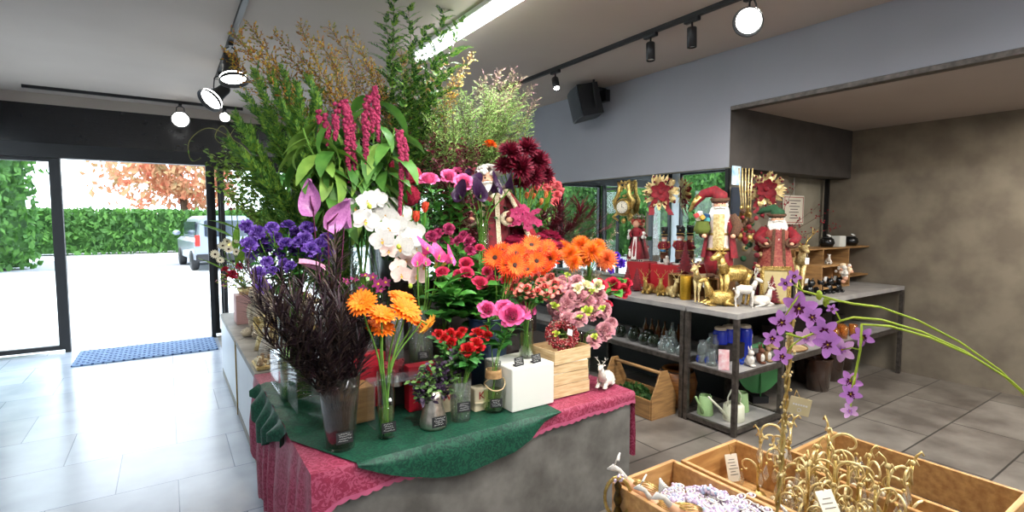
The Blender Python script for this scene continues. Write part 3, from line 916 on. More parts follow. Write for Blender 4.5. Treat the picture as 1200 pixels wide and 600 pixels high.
def fol_fine(b, pts, q, nside=30, sl=0.16, leaf=0.010, t0=0.2, dens=110, ncol=3, up=0.5, lw=0.4):
    """arching spray set with tiny narrow leaves"""
    for i in range(nside):
        t = t0 + (1 - t0) * i / nside
        p, d = along(pts, t)
        o = Matrix.Rotation(i * 2.4 + q.uniform(-.5, .5), 3, d) @ d.orthogonal().normalized()
        s_ = sl * (1.2 - t) * q.uniform(.5, 1.2) + 0.03
        e = (o + d * 0.8 + Vector((0, 0, up * q.random()))).normalized()
        b.tube([p, p + e * s_ * .5 + Vector((0, 0, .01)), p + e * s_], [.0012, .001, .0004], 3, ncol, False)
        for j in range(int(s_ * dens)):
            u = (j + q.random()) / (s_ * dens)
            c = p + e * s_ * min(1, u)
            dd = (Vector((q.uniform(-1, 1), q.uniform(-1, 1), q.uniform(-1, 1))) + e * 0.9).normalized()
            l = leaf * q.uniform(.7, 1.5)
            nn = dd.orthogonal().normalized() * l * lw
            b.add([c, c + dd * l * .5 + nn, c + dd * l, c + dd * l * .5 - nn], [(0, 1, 2, 3)], q.randrange(ncol), False)
def fol_round(b, pts, q, n=60, spread=0.12, leaf=0.022, t0=0.3, ncol=2, lw=0.8):
    for i in range(n):
        t = t0 + (1 - t0) * (i + q.random()) / n
        p, d = along(pts, min(1, t))
        o = Vector((q.gauss(0, 1), q.gauss(0, 1), q.gauss(0, .7))).normalized() * spread * (1.2 - t * .7) * q.random() ** .6
        c = p + o
        b.tube([p, c], 0.0008, 3, ncol, False)
        e = Euler((q.uniform(-.9, .9), q.uniform(-.9, .9), q.uniform(0, 6))).to_matrix().to_4x4()
        petal(b, T(*c) @ e, leaf * q.uniform(.7, 1.3), leaf * lw, 'oval', -.4, .2, 0, 2, 2, q.randrange(ncol))
def fol_grass(b, pts, q, n=60, L=0.2, w=0.004, t0=0.3, ncol=2, arch=0.8, spread=0.5):
    for i in range(n):
        t = t0 + (1 - t0) * (i + q.random()) / n
        p, d = along(pts, min(1, t))
        o = Matrix.Rotation(q.uniform(0, 6.28), 3, d) @ d.orthogonal().normalized()
        e = (o * spread * q.uniform(.5, 1.4) + d).normalized()
        l = L * q.uniform(.6, 1.2)
        g = Vector((o.x, o.y, -0.6)) * arch * l * 0.5
        sd = e.cross(Vector((0, 0, 1))); sd = (sd.normalized() if sd.length > .1 else Vector((1, 0, 0))) * w / 2
        c = [p, p + e * l * .4, p + e * l * .75 + g * .3, p + e * l * .95 + g]
        vs = [c[0] - sd * .6, c[0] + sd * .6, c[1] - sd, c[1] + sd, c[2] - sd * .8, c[2] + sd * .8, c[3]]
        b.add(vs, [(0, 1, 3, 2), (2, 3, 5, 4), (4, 5, 6)], q.randrange(ncol), False)
FOL = dict(thuja=fol_thuja, fine=fol_fine, round=fol_round, grass=fol_grass)
def branch(fname, label, base, tip, kind, mats, stem_m=None, r=0.004, cat='branch', bow=0.12, seed=None, lab2=None, **kw):
    FN['n'] += 1
    q = random.Random(FN['n'] * 7 if seed is None else seed)
    base, tip = Vector(base), Vector(tip)
    pts = branch_pts(base, tip, q, bow)
    loc = [p - base for p in pts]
    o = thing(fname, label, cat, tuple(base))
    part('stem', MB().tube(loc, [r * (1 - .75 * i / (len(loc) - 1)) for i in range(len(loc))], 5), stem_m or M_twig, o)
    b = MB(); FOL[kind](b, loc, q, **kw)
    part('foliage', b, mats, o)
    auto(o, label, tip)
    return o

# ---------------------------------------------------------------- vases
M_glass = glassy('clear vase glass', (0.96, 0.985, 0.975), 0.05, 0.02)
M_glasss = glassy('smoky vase glass', (0.74, 0.73, 0.70), 0.05, 0.02, 0.05, (0.2, 0.18, 0.16))
M_cut = glassy('cut crystal', (0.88, 0.91, 0.90), 0.10, 0.06, 0.07, (0.75, 0.78, 0.76), 0.7, 60)
M_water = glassy('clear water', (0.86, 0.93, 0.84), 0.02, 0.02)
M_waterb = glassy('brown water', (0.42, 0.30, 0.18), 0.02, 0.02, 0.5, (0.10, 0.055, 0.025))
M_waterg = glassy('green water', (0.74, 0.85, 0.50), 0.02, 0.02, 0.12, (0.35, 0.45, 0.15))
M_acr = glassy('clear acrylic', (0.94, 0.96, 0.98), 0.09, 0.05, 0.05, (0.8, 0.85, 0.9))
M_slate = mk('black slate card', '#1b1d1f', '#141516', 40, 0.6)
M_chalk = mk('chalk', '#e9e9e6', '#d4d4d0', 80, 0.9)
def price_tag(parent, M, w=0.05, h=0.036, seed=1, name='price_tag'):
    """small black card with lines of white handwriting, face towards local -Y"""
    q = random.Random(seed)
    t = part(name, MB().box((0, 0, 0), (w, 0.0022, h), bev=0.0006), M_slate, parent, M)
    b = MB()
    for k in range(4):
        z = h * (0.33 - 0.2 * k); x = -w * 0.4 + w * q.uniform(0, .15); xe = w * q.uniform(.15, .42)
        while x < xe:
            l = w * q.uniform(.05, .12)
            pts = [(x + l * i / 3, -0.0016, z + h * 0.06 * q.uniform(-1, 1)) for i in range(4)]
            b.tube(pts, 0.0007, 3, 0, False)
            x += l + w * 0.035
    part('writing', b, M_chalk, t)
    return t
def vase(label, c, h, r0, r1, kind='vase', glass=None, water=0.45, wmat=None, prof=None, tagc=None, n=28, base=0.012, cat='vase', name='glass_vase', seed=1, rim=0.0035):
    c = Vector(c)
    o = thing(name, label, cat, tuple(c))
    g = glass or M_glass
    P = prof or [(r0, 0), (r0 + (r1 - r0) * .33, h * .33), (r0 + (r1 - r0) * .66, h * .66), (r1, h)]
    inner = [(r - rim, max(z, base)) for r, z in reversed(P)]
    part('vase_body', MB().lathe([(0, 0)] + P + inner + [(0, base)], n), g, o)
    if water:
        def ri(z):
            for (ra, za), (rb, zb) in zip(P, P[1:]):
                if za <= z <= zb: return ra + (rb - ra) * (z - za) / max(1e-6, zb - za)
            return P[-1][0]
        hw = h * water
        zs = [base + .001 + (hw - base) * i / 4 for i in range(5)]
        part('water', MB().lathe([(0, zs[0])] + [(ri(z) - rim - .0008, z) for z in zs] + [(0, hw)], n), wmat or M_water, o)
    if tagc:
        d = Vector((EYEV.x - c.x, EYEV.y - c.y, 0)).normalized()
        off, z, w = tagc
        a = math.atan2(d.y, d.x) + pi / 2 + off
        dd = Vector((sin(a), -cos(a), 0))
        rr = (r0 + (r1 - r0) * z / h) if not prof else max(r for r, zz in P)
        price_tag(o, T(*(dd * (rr + 0.004) + Vector((0, 0, z)))) @ RZ(a), w, w * 0.72, seed)
    return o, (c, h, min(r0, r1) if not prof else P[-1][0] * .8)
# ================================================================ counter, cloths, boxes
CT = 0.61
M_stone = mk('mottled grey stone panel', '#716e68', '#4a4742', 7, 0.6, contrast=.8, bump=0.15, detail=12)
M_panel = mk('white counter panel', '#d8dce3', '#cfd4dc', 2, 0.4)
M_brass = mk('brass strip', '#a98b45', '#8a7038', 20, 0.35, 0.9)
M_top = mk('grey slate top', '#8d877d', '#726d65', 6, 0.5, contrast=0.9)
t = thing('display_counter', 'low stone-clad display counter carrying the flowers and cloths', 'counter', (1.25, 2.7, 0))
part('body', MB().box((0, 0, 0.285), (1.66, 1.5, 0.57)), M_stone, t)
part('side_panel', MB().box((-0.836, 0, 0.295), (0.012, 1.5, 0.55)), M_panel, t)
part('top', MB().box((0, 0, 0.59), (1.67, 1.5, 0.04)), M_top, t)
t = thing('low_counter', 'white-panelled low counter with brass edge beside the aisle', 'counter', (1.0, 4.7, 0))
part('body', MB().box((0, -0.62, 0.285), (1.16, 1.2, 0.57)), M_panel, t)
part('body', MB().box((0, 0.62, 0.285), (1.16, 1.24, 0.57)), M_panel, t)
part('brass_strip', MB().box((-0.583, -0.12, 0.3), (0.012, 0.028, 0.6)), M_brass, t)
part('top', MB().box((0, 0, 0.59), (1.17, 2.47, 0.04)), M_top, t)
part('plinth', MB().box((-0.578, 0, 0.03), (0.01, 2.4, 0.06)), M_top, t)

def damask(name, c1, c2, sc_):
    m = mk(name, c1, c2, sc_, 0.5, sheen=0.02, contrast=0.5, detail=2.0, bump=0.15, spec=0.3)
    t_ = m.node_tree
    nz = [n for n in t_.nodes if n.type == 'TEX_NOISE'][0]
    nz.inputs['Distortion'].default_value = 2.6
    rp = [n for n in t_.nodes if n.type == 'VALTORGB'][0]
    rp.color_ramp.elements[0].position = 0.49; rp.color_ramp.elements[1].position = 0.53
    return m
M_rasp = damask('raspberry damask', '#82263f', '#9d465e', 30)
M_green = damask('green damask', '#093527', '#134a35', 34)
M_hem = mk('raspberry hem', '#b55674', '#a34866', 40, 0.6)
def interp(tab, x):
    for (a, b_), (c, d) in zip(tab, tab[1:]):
        if a <= x <= c: return b_ + (d - b_) * (x - a) / (c - a)
    return tab[0][1] if x < tab[0][0] else tab[-1][1]
# raspberry cloth: one sheet laid over the top with three falls
b = MB()
q = random.Random(3)
X0, X1, Y0, Y1, ZT = 0.405, 2.095, 1.938, 3.42, 0.617
b.grid(lambda u, v: Vector((X0 + (X1 - X0) * u, Y0 + (Y1 - Y0) * v, ZT)), 12, 10)
ftab = [(0.405, .40), (0.45, .455), (0.52, .49), (0.75, .505), (1.0, .49), (1.25, .515), (1.55, .545), (1.8, .553), (2.095, .56)]
def scal(x, k=0.045): return -0.010 * abs(sin(pi * x / k))
def front(u, v):
    x = X0 + (X1 - X0) * u; zb = interp(ftab, x) + scal(x)
    return Vector((x, Y0 - 0.010 * min(1, v * 5) * min(1, u * 30) - 0.006 * sin(x * 24) * v * min(1, u * 30), ZT + (zb - ZT) * v))
b.grid(front, 150, 5)
def left(u, v):
    y = Y0 + (Y1 - Y0) * u
    zb = interp([(1.94, .42), (2.03, .16), (2.35, .10), (2.9, .05), (3.1, .04), (3.25, .13), (3.42, .24)], y) + scal(y)
    return Vector((X0 - 0.008 * min(1, v * 6) * min(1, u * 9) - (0.022 + 0.020 * sin(y * 31 + 1.5 * sin(y * 9))) * min(1, v * 1.6) * (1 - .15 * v) * min(1, u * 9), y, ZT + (zb - ZT) * v))
b.grid(left, 150, 7)
def right(u, v):
    y = Y0 + 0.9 * u
    zb = interp([(1.9, .25), (2.1, .26), (2.9, .3)], y) + scal(y)
    return Vector((X1 + 0.004 * min(1, v * 6) + (0.014 + 0.012 * sin(y * 34)) * min(1, v * 1.5), y, ZT + (zb - ZT) * v))
b.grid(right, 80, 6)
rc = part('tablecloth', b, M_rasp)
tag(rc, 'raspberry damask tablecloth with scalloped hem over the stone counter', 'tablecloth')
hb = MB()
hb.grid(lambda u, v: (lambda x: Vector((x, Y0 - 0.0115 - 0.006 * sin(x * 24), interp(ftab, x) + scal(x) * (1 if v < .5 else -0.1) + (0.012 if v > .5 else 0))))(X0 + (X1 - X0) * u), 150, 1)
part('hem', hb, M_hem, rc)
# green cloth
b = MB()
def gtop(u, v):
    x = 0.40 + 1.16 * u; y = 1.93 + 1.2 * v
    xs = max(x, 0.56 - 0.0 * v) if v < 0.25 else x
    if v < .3: x = x + (0.17 * (1 - v / .3)) * (1 - u)
    w = 0.0 if v < .35 else 0.012 * (1 + sin(x * 40 + y * 25)) * max(0, 1 - (x - .4) * 2)
    return Vector((x, y, ZT + 0.006 + w))
b.grid(gtop, 40, 30)
gtab = [(0.57, .61), (0.66, .565), (0.78, .515), (0.9, .475), (1.02, .462), (1.15, .468), (1.28, .49), (1.38, .53), (1.46, .59), (1.56, .617)]
def gfront(u, v):
    x = 0.57 + 0.99 * u; zb = interp(gtab, x)
    return Vector((x, 1.93 - 0.022 * min(1, v * 4) - 0.006 * sin(x * 20) * v, ZT + 0.006 + (zb - ZT - 0.006) * v))
b.grid(gfront, 60, 6)
def gleft(u, v):
    y = 2.36 + 0.8 * u
    zb = .50 + .06 * sin(u * pi * 2 + 1) - 0.03 * sin(pi * u)
    return Vector((0.40 - (0.035 + 0.03 * sin(y * 36)) * min(1, 2 * v), y, ZT + 0.018 + (zb - ZT) * v))
b.grid(gleft, 70, 6)
tag(part('table_runner', b, M_green), 'dark green leaf-patterned cloth lying over the raspberry tablecloth', 'cloth')
ZC = ZT + 0.008

M_wood = mk('pale crate wood', '#d8bf94', '#b8986a', 9, 0.7, contrast=1.0, stretch=(1, 1, 9), bump=0.08)
M_woodd = mk('brown wood', '#9a6f42', '#7a5431', 9, 0.6, contrast=1.0, stretch=(1, 9, 1), bump=0.08)
M_wood3 = mk('mid brown wood block', '#a57d4c', '#83603a', 7, 0.6, contrast=1.0, stretch=(1, 1, 7))
M_whitebox = mk('white board', '#d7d7cf', '#d0cfc6', 3, 0.6)
M_redbag = mk('red paper', '#b3142a', '#990f22', 5, 0.5)
M_navy = mk('navy painted tin', '#243a5c', '#1b2c48', 5, 0.4)
# risers: dark stepped boxes the rear vases stand on
def box_thing(name, lab, cat, c, d, m, rz=0.0, inset=None, bev=0.004, lid=False):
    t = thing(name, lab, cat, c, rz)
    part('body', MB().box((0, 0, d[2] / 2 - (0.004 if lid else 0)), (d[0], d[1], d[2] - (0.008 if lid else 0)), bev=bev), m, t)
    if lid: part('lid', MB().box((0, 0, d[2] - 0.006), (d[0] + .004, d[1] + .004, 0.012), bev=0.002), m, t)
    return t
M_riser = mk('dark stained riser', '#2f2621', '#241c18', 8, 0.7)
box_thing('display_riser', 'dark riser box under the middle rank of vases', 'riser', (1.46, 2.60, ZC), (1.2, 0.36, 0.18), M_riser, lid=True)
box_thing('display_riser', 'taller dark riser box under the rear vases', 'riser', (1.46, 2.99, ZC), (1.22, 0.38, 0.38), M_riser, lid=True)
box_thing('display_riser', 'tallest dark riser box at the back of the flower counter', 'riser', (1.42, 3.30, ZC), (1.1, 0.22, 0.52), M_riser, lid=True)
# white cube, crates, block, bags, tin
M_sh = mk('beige print', '#b9aea2', '#b0a598', 5, 0.7)
t = thing('white_box', 'white cube box on the green cloth edge, vase standing on it', 'box', (1.475, 2.15, ZC))
part('body', MB().box((0, 0, 0.105), (0.255, 0.26, 0.21), bev=0.003), M_whitebox, t)
crate_o = None
def crate(name, lab, c, d, m, rz=0.0, th=0.008, slat=2, paper=False):
    t = thing(name, lab, 'crate', c, rz)
    w, l, h = d
    part('base_board', MB().box((0, 0, th / 2), (w, l, th)), m, t)
    for s_ in (-1, 1):
        b = MB()
        for k in range(slat):
            hh = h / slat
            b.box((0, s_ * (l - th) / 2, th + hh * (k + .5)), (w, th, hh - 0.002 * (slat > 1)), bev=0.001)
        part('side_board', b, m, t)
        b = MB()
        for k in range(slat):
            hh = h / slat
            b.box((s_ * (w - th) / 2, 0, th + hh * (k + .5)), (th, l - 2 * th, hh - 0.002 * (slat > 1)), bev=0.001)
        part('end_board', b, m, t)
    return t
zc = ZC
for i, (dx, rz, h, lab) in enumerate([(0, 0, .055, 'pale wooden box at the bottom of the stacked set'), (-.008, R(1), .050, 'pale wooden box second from the bottom of the stack'),
                                 (-.012, R(-1.5), .038, 'pale wooden box below the topmost in the stack'), (0.0, R(4), .062, 'topmost pale wooden box of the stack, red wreath in it')]):
    ct_ = crate('wooden_box', lab, (1.755 + dx, 2.165, zc), (0.25 + (0.012 if i == 3 else 0), 0.21, h), M_wood, rz, slat=1)
    if i < 3:
        part('lining_paper', MB().box((0, 0, h + 0.0105), (0.246, 0.20, 0.003)), M_white, ct_)
    zc += h + 0.012
ZW = zc
t = thing('wooden_block', 'solid brown wooden block behind the tall smoky vase', 'block', (0.67, 2.36, ZC), R(3))
part('body', MB().box((0, 0, 0.08), (0.19, 0.13, 0.16), bev=0.004), M_wood3, t)
for i, (x, y, w, h, rz, lab) in enumerate([(0.80, 2.60, .17, .27, R(4), 'glossy red gift box behind the orange gerberas, left'),
                                     (1.02, 2.50, .16, .22, R(-3), 'red gift box right of the gerbera vase')]):
    t = thing('gift_box', lab, 'gift box', (x - .0, y - (.17 if i == 1 else 0.1), ZC), rz)
    part('body', MB().box((0, 0, h / 2), (w, 0.07, h), bev=0.002), M_redbag, t)
    part('fold', MB().box((0, -0.036, h * .75), (w * .9, 0.003, h * .02)), M_redbag, t)
# clear acrylic risers at the left
def acrylic(c, d, lab, rz=0):
    t = thing('acrylic_riser', lab, 'riser', c, rz)
    w, l, h = d; th = 0.006
    part('top', MB().box((0, 0, h - th / 2), (w, l, th)), M_acr, t)
    for s_ in (-1, 1): part('side_panel', MB().box((s_ * (w - th) / 2, 0, (h - th) / 2), (th, l, h - th)), M_acr, t)
    return t
acrylic((0.60, 2.62, ZC + .026), (0.26, 0.22, 0.20), 'clear acrylic riser on the green cloth, nearest the aisle')
acrylic((0.56, 2.98, ZC + .026), (0.22, 0.24, 0.18), 'clear acrylic riser behind the first one')
acrylic((0.86, 2.25, ZC), (0.26, 0.12, 0.20), 'clear acrylic stand behind the gerbera vase')
# navy tin with the orange gerberas
t = thing('tall_tin', 'tall dark blue tin standing behind the red spray roses', 'tin', (1.42, 2.36, ZC))
part('body', MB().lathe([(0, 0), (.085, 0), (.09, .02), (.105, .40), (.108, .405), (.10, .405), (.08, .02), (0, .02)], 24), M_navy, t)
part('rim', MB().torus((0, 0, .405), .106, .004, None, 24, 6), M_navy, t)
# cream carton with red letters
M_cream = mk('cream carton', '#d8c9ac', '#cbbb9d', 10, 0.8)
M_redink = mk('red ink', '#b3282c', '#a02226', 20, 0.7)
def text_mesh(parent, name, txt, M, size, m, depth=0.0006):
    cu = bpy.data.curves.new(name, 'FONT'); cu.body = txt; cu.size = size; cu.extrude = depth
    cu.align_x = 'CENTER'; cu.align_y = 'CENTER'
    cu.materials.append(m)
    o = bpy.data.objects.new(name, cu); COL.objects.link(o)
    dg = bpy.context.evaluated_depsgraph_get()
    me = bpy.data.meshes.new_from_object(o.evaluated_get(dg))
    bpy.data.objects.remove(o)
    return link(name, me, parent, M)
for x, y, w, tx, lab in ((1.075, 2.235, .15, 'EW', 'cream carton with red capitals behind the crystal vase'),
                      (1.24, 2.16, .075, 'K', 'small cream carton with a red K left of the twine bottle')):
    t = thing('carton', lab, 'carton', (x, y, ZC))
    part('body', MB().box((0, 0, .055), (w, .07, .11), bev=.003), M_cream, t)
    text_mesh(t, 'letters', tx, T(0.0, -.0362, .075) @ RX(pi / 2), .055, M_redink)
    if tx == 'K': part('string', MB().tube([(-.04, -.037, .045), (0, -.041, .04), (.04, -.037, .045)], .006, 6), M_cream, t)

# ================================================================ front rank of vases
V1 = vase('tall smoky tapered glass vase holding the dark grasses', (0.558, 2.10, ZC), .30, .055, .084, 'v', M_glasss, .55, M_waterb, tagc=(R(14), .062, .066), seed=3)
V2 = vase('slim clear cylinder vase holding the orange gerberas', (0.748, 2.09, ZC), .285, .034, .036, 'v', None, .45, M_waterg, tagc=(R(16), .055, .062), seed=4)
M_silver = mk('brushed silver metal', '#d9d2c6', '#b3ab9e', 50, 0.28, 0.95, contrast=.8)
V3 = vase('flared silver metal jug holding purple basil', (0.965, 2.085, ZC), .165, .06, .033, 'v', M_silver, 0, prof=[(.058, 0), (.062, .012), (.060, .035), (.047, .085), (.037, .125), (.036, .165)], tagc=(R(22), .042, .066), seed=5, name='metal_vase')
V4 = vase('cut crystal vase holding small red roses', (1.105, 2.09, ZC), .185, .046, .05, 'v', M_cut, .5, M_waterg, tagc=(R(18), .075, .064), seed=6)
V5 = vase('clear milk bottle vase with twine and jute band', (1.292, 2.10, ZC), .24, .05, .04, 'v', None, .42, M_waterg,
          prof=[(.046, 0), (.052, .01), (.052, .10), (.05, .14), (.036, .18), (.034, .215), (.038, .24)], tagc=(R(14), .055, .06), seed=7)
M_jute = mk('jute', '#a98457', '#8a6a42', 60, 0.9, contrast=1)
part('jute_band', MB().lathe([(.042, .165), (.040, .19), (.0385, .205), (.036, .205), (.0385, .165)], 20), M_jute, V5[0])
b = MB(); b.tube([(.05 * cos(a), .05 * sin(a) - .012, .145 - .028 * max(0, -sin(a)) + .01 * cos(a)) for a in [i * pi / 10 for i in range(21)]], .003, 5); part('twine', b, M_wood, V5[0])
VR = vase('clear square-shouldered vase at the right end of the counter', (2.0, 2.26, ZC), .26, .045, .05, 'v', None, .45, M_waterg, tagc=(R(10), .05, .06), seed=8)
VC = vase('clear cylinder vase standing on the white cube', (1.535, 2.17, ZC + .21), .24, .038, .040, 'v', None, .55, M_waterg, seed=9)
for i, (x, lab) in enumerate(((1.415, 'black price card on the white cube, left'), (1.52, 'black price card on the white cube, right'))):
    t = thing('price_card', lab, 'price card', (x, 2.06, ZC + .21), R(8))
    price_tag(t, T(0, 0, .022) @ RX(R(-12)), .06, .043, 20 + i, 'card')
    part('foot', MB().box((0, .012, .004), (.04, .02, .006)), M_black, t)
# middle rank
def hid(lab, u, v, Y, z, h, r, glass=None, water=.5, wm=None, **k):
    p = at(u, v, Y=Y)
    return vase(lab, (p.x, Y, z), h, r, r * 1.05, 'v', glass, water, wm or M_waterg, **k)
z2, z3, z4 = ZC + .1805, ZC + .3805, ZC + .5205
VB = hid('textured crystal vase with lying price card, holding pink callas', 493, 400, 2.50, z2 + 0.0, .28, .062, M_cut, .5, tagc=(R(10), .05, .055), seed=11)
VD = hid('tall clear cylinder of dark callas', 565, 290, 2.86, z3, .52, .043)
VPK = hid('clear vase of tall pink roses', 535, 300, 2.95, z3, .32, .05)
VRR = hid('clear vase of raspberry-pink roses with big leaves', 556, 380, 2.50, z2, .22, .05)
VG = (Vector((1.42, 2.36, ZC)), .41, .09)
VRG = hid('clear vase of orange dahlias', 690, 350, 2.88, z3, .25, .055)
VLS = hid('clear vase of dusty pink lisianthus behind the boxes', 662, 400, 2.36, ZC, .34, .05)
VCR = hid('clear vase of coral red roses at the right', 722, 390, 2.50, ZC, .34, .045) if False else vase('clear vase of coral red roses at the right', (2.0, 2.48, z2), .2, .045, .05, 'v', None, .45, M_waterg)
VOR = hid('glass vase of white orchids', 452, 340, 2.66, z2, .34, .07, None, .4, M_water)
VRD = hid('clear vase of crimson gerberas', 632, 300, 3.03, z3, .33, .05)
VDH = hid('tall clear vase of crimson dahlias', 610, 300, 3.05, z3, .55, .07)
VTU = hid('clear vase of peach tulips', 640, 290, 3.32, z4, .30, .045)
VRT = hid('clear vase of red tulips', 493, 330, 2.88, z3, .30, .05)
VAM = hid('tall clear vase of hanging amaranth', 425, 300, 2.86, z3, .45, .07)
VPU = hid('clear bucket vase of purple lisianthus', 345, 380, 2.80, ZC + .01, .50, .075)
VAN = hid('slim clear vase of lilac anthuriums', 388, 380, 2.60, ZC, .50, .045)
for i, (u, Y, h, r) in enumerate([(462, 2.46, .30, .045), (425, 2.55, .34, .05)]):
    hid(['empty patterned glass vase left of the crystal one', 'tall empty glass vase behind the gerberas'][i], u, 380, Y, z2 if u > 440 else ZC, h, r, M_cut, 0)
VT1 = vase('galvanised bucket of conifer branches at the back', (0.93, 3.22, ZC), .42, .10, .13, 'v', mk('galvanised steel', '#8b9092', '#74797b', 15, .4, .8), 0, name='metal_bucket')
VT2 = vase('galvanised bucket of spray branches at the back', (1.25, 3.30, z4), .38, .09, .11, 'v', MATS['galvanised steel'], 0, name='metal_bucket')
VT3 = vase('galvanised bucket of feathery branches at the back right', (1.66, 3.30, z4), .38, .09, .11, 'v', MATS['galvanised steel'], 0, name='metal_bucket')

# ================================================================ flowers
def cluster(fname, base, V, key, kind, mats, pts, nvar=3, face=None, leaves=None, stem_r=.0025, tiltq=.35, bk=None, stem_m=None):
    ms = bloom_meshes(key, kind, mats, nvar, **(bk or {}))
    for a in pts:
        u, v, Y, rp = a[:4]
        h = at(u, v, Y=Y)
        rm = rp * (h - EYEV).dot(F_) / FPX
        f = a[4] if len(a) > 4 else face
        flower(fname, base, V[1], h, rm, ms, f, stem_r, leaves, tiltq=tiltq, stem_m=stem_m)
LV = lambda n, L, W, m=None, **k: {'kw': dict(n=n, L=L, W=W, **k), 'mats': m or [M_leafd]}
def up_(x=0, y=-.4, z=1): return Vector((x, y, z))

o1 = P2('gerbera orange', '#f5820f', '#e96a0a', 18); o2 = P2('gerbera deep orange', '#f0650c', '#fa9420', 18)
gm = {'petals': [o1, o2], 'flower_center': [P2('gerbera eye', '#e9921b', '#c46a10', 60), o2]}
cluster('gerbera', 'orange gerbera in the slim clear vase', V2, 'gerb', 'gerbera', gm,
        [(424, 355, 2.05, 18, Vector((-.5, -.7, .75))), (447, 369, 2.06, 19, Vector((.1, -.45, 1))), (446, 383, 2.10, 18, Vector((.1, -.6, 1))),
         (471, 349, 2.18, 17, Vector((.2, -.3, 1))), (475, 363, 2.08, 20, Vector((.3, -.7, .8))), (484, 376, 2.14, 17, Vector((.5, -.3, 1)))],
        stem_r=.0042)
yg = P2('pale yellow petal', '#f4c24a', '#ee9a35', 12)
p0 = stem_pts(V2[1], at(497, 376, Y=2.08) + Vector((0, 0, .03)), random.Random(1))
hd_ = at(500, 380, Y=2.08)
flower('gerbera', 'wilting pale yellow gerbera bent over at the right', V2[1], hd_, .055, bloom_meshes('gerby', 'gerbera', {'petals': [yg, yg], 'flower_center': [M_bud, M_bud]}, 1, droop=.5),
       Vector((.75, -.2, -.75)), .0038, pts=p0[:-1] + [hd_ + Vector((-.03, 0, .02)), hd_], autolab=False)
part('stem_tape', MB().tube([(.0, -.0365, .17), (.01, -.037, .172)], .008, 6), M_white, V2[0])
# roses
pk1 = P2('rose pink', '#ec6fa6', '#d84f8c', 22); pk2 = P2('rose deep pink', '#d23a78', '#e0609a', 22)
rm_ = lambda a, b_: {'petals': [a, b_], 'sepals': [M_leafd]}
cluster('rose', 'soft pink rose in the bottle with twine', V5, 'rosep', 'rose', rm_(pk1, pk2),
        [(571, 362, 2.24, 11), (591, 362, 2.12, 12), (608, 366, 2.16, 14), (599, 369, 2.06, 14.5), (617, 362, 2.22, 11)],
        leaves=LV(9, .065, .045, None, t0=.42, t1=.85), bk=dict(ruf=.03, open_=1.15))
rr1 = P2('small rose red', '#c3151c', '#9d0f18', 22); rr2 = P2('small rose bright red', '#df3424', '#b81c1c', 22)
cluster('spray_rose', 'small red spray rose in the crystal vase', V4, 'roser', 'rose', rm_(rr1, rr2),
        [(514, 391, 2.20, 7), (528, 391, 2.22, 8), (541, 388, 2.26, 7), (528, 402, 2.1, 8), (547, 409, 2.05, 9.5), (558, 401, 2.08, 9), (560, 389, 2.16, 9), (571, 393, 2.15, 7), (537, 393, 2.2, 7), (566, 387, 2.2, 7), (552, 410, 2.04, 7), (562, 408, 2.06, 7), (520, 396, 2.1, 7)],
        leaves=LV(10, .06, .042, None, t0=.45, t1=.92), bk=dict(n=20, ruf=.05, open_=1.2))
rs1 = P2('raspberry rose', '#d3375e', '#b92850', 22); rs2 = P2('raspberry rose inner', '#e25a7c', '#cc3c62', 22)
cluster('rose', 'raspberry pink rose with large leaves', VRR, 'roseb', 'rose', rm_(rs1, rs2),
        [(518, 318, 2.40, 8.5), (546, 308, 2.50, 9), (547, 319, 2.42, 9), (563, 331, 2.34, 10), (576, 327, 2.44, 8.5), (593, 328, 2.46, 8), (562, 290, 2.6, 6), (537, 322, 2.44, 7), (571, 318, 2.5, 7)],
        leaves=LV(12, .12, .085, [M_leafm], t0=.3, t1=.9), bk=dict(open_=.8))
# filler leaves of those roses
for i, (u, v, Y) in enumerate([(515, 335, 2.36), (525, 355, 2.38), (535, 345, 2.34), (512, 372, 2.36), (550, 350, 2.38), (572, 352, 2.42), (585, 350, 2.46), (505, 350, 2.42), (540, 372, 2.36), (600, 358, 2.44), (556, 370, 2.34), (560, 395, 2.36), (500, 372, 2.44)]):
    hp = at(u, v, Y=Y); q = random.Random(60 + i)
    pts = stem_pts(VRR[1], hp, q)
    o = thing('leafy_stem', '', 'foliage', tuple(pts[0])); loc = [p - pts[0] for p in pts]
    part('stem', MB().tube(loc, .002, 5), M_stemd, o)
    b = MB(); leaves_on(b, loc, q, 12, .12, .075, .45, 1.0, 'leaf', 0, .8, .6); part('leaves', b, [M_leafd if i % 2 else M_leafm], o)
    auto(o, 'broad-leaved green stem among the raspberry roses', hp)
pl1 = P2('light rose pink', '#ee7cae', '#dd5c96', 22); pl2 = P2('light rose pink inner', '#e0588f', '#ee86b2', 22)
cluster('rose', 'large pink rose at mid height', VPK, 'roseu', 'rose', rm_(pl1, pl2),
        [(502, 209, 2.78, 12.5, Vector((-.3, -.6, .9))), (526, 206, 2.86, 10), (543, 213, 2.76, 12), (537, 203, 3.0, 9)],
        leaves=LV(12, .10, .065, [M_leafm], t0=.5, t1=.9), bk=dict(open_=1.0))
cr1 = P2('coral red', '#cf2c44', '#b01a36', 20); cr2 = P2('coral cream', '#f2a58c', '#e55a62', 20)
cluster('rose', 'coral red rose at the right edge', VCR, 'rosec', 'rose', rm_(cr1, cr1),
        [(703, 334, 2.40, 9.5), (719, 333, 2.46, 9.5), (729, 341, 2.42, 9.5), (712, 356, 2.40, 6), (708, 342, 2.48, 8), (734, 332, 2.52, 7)],
        leaves=LV(9, .11, .075, [M_leafm], t0=.5, t1=.95, droop=1.2), bk=dict(ruf=.05, open_=1.1))
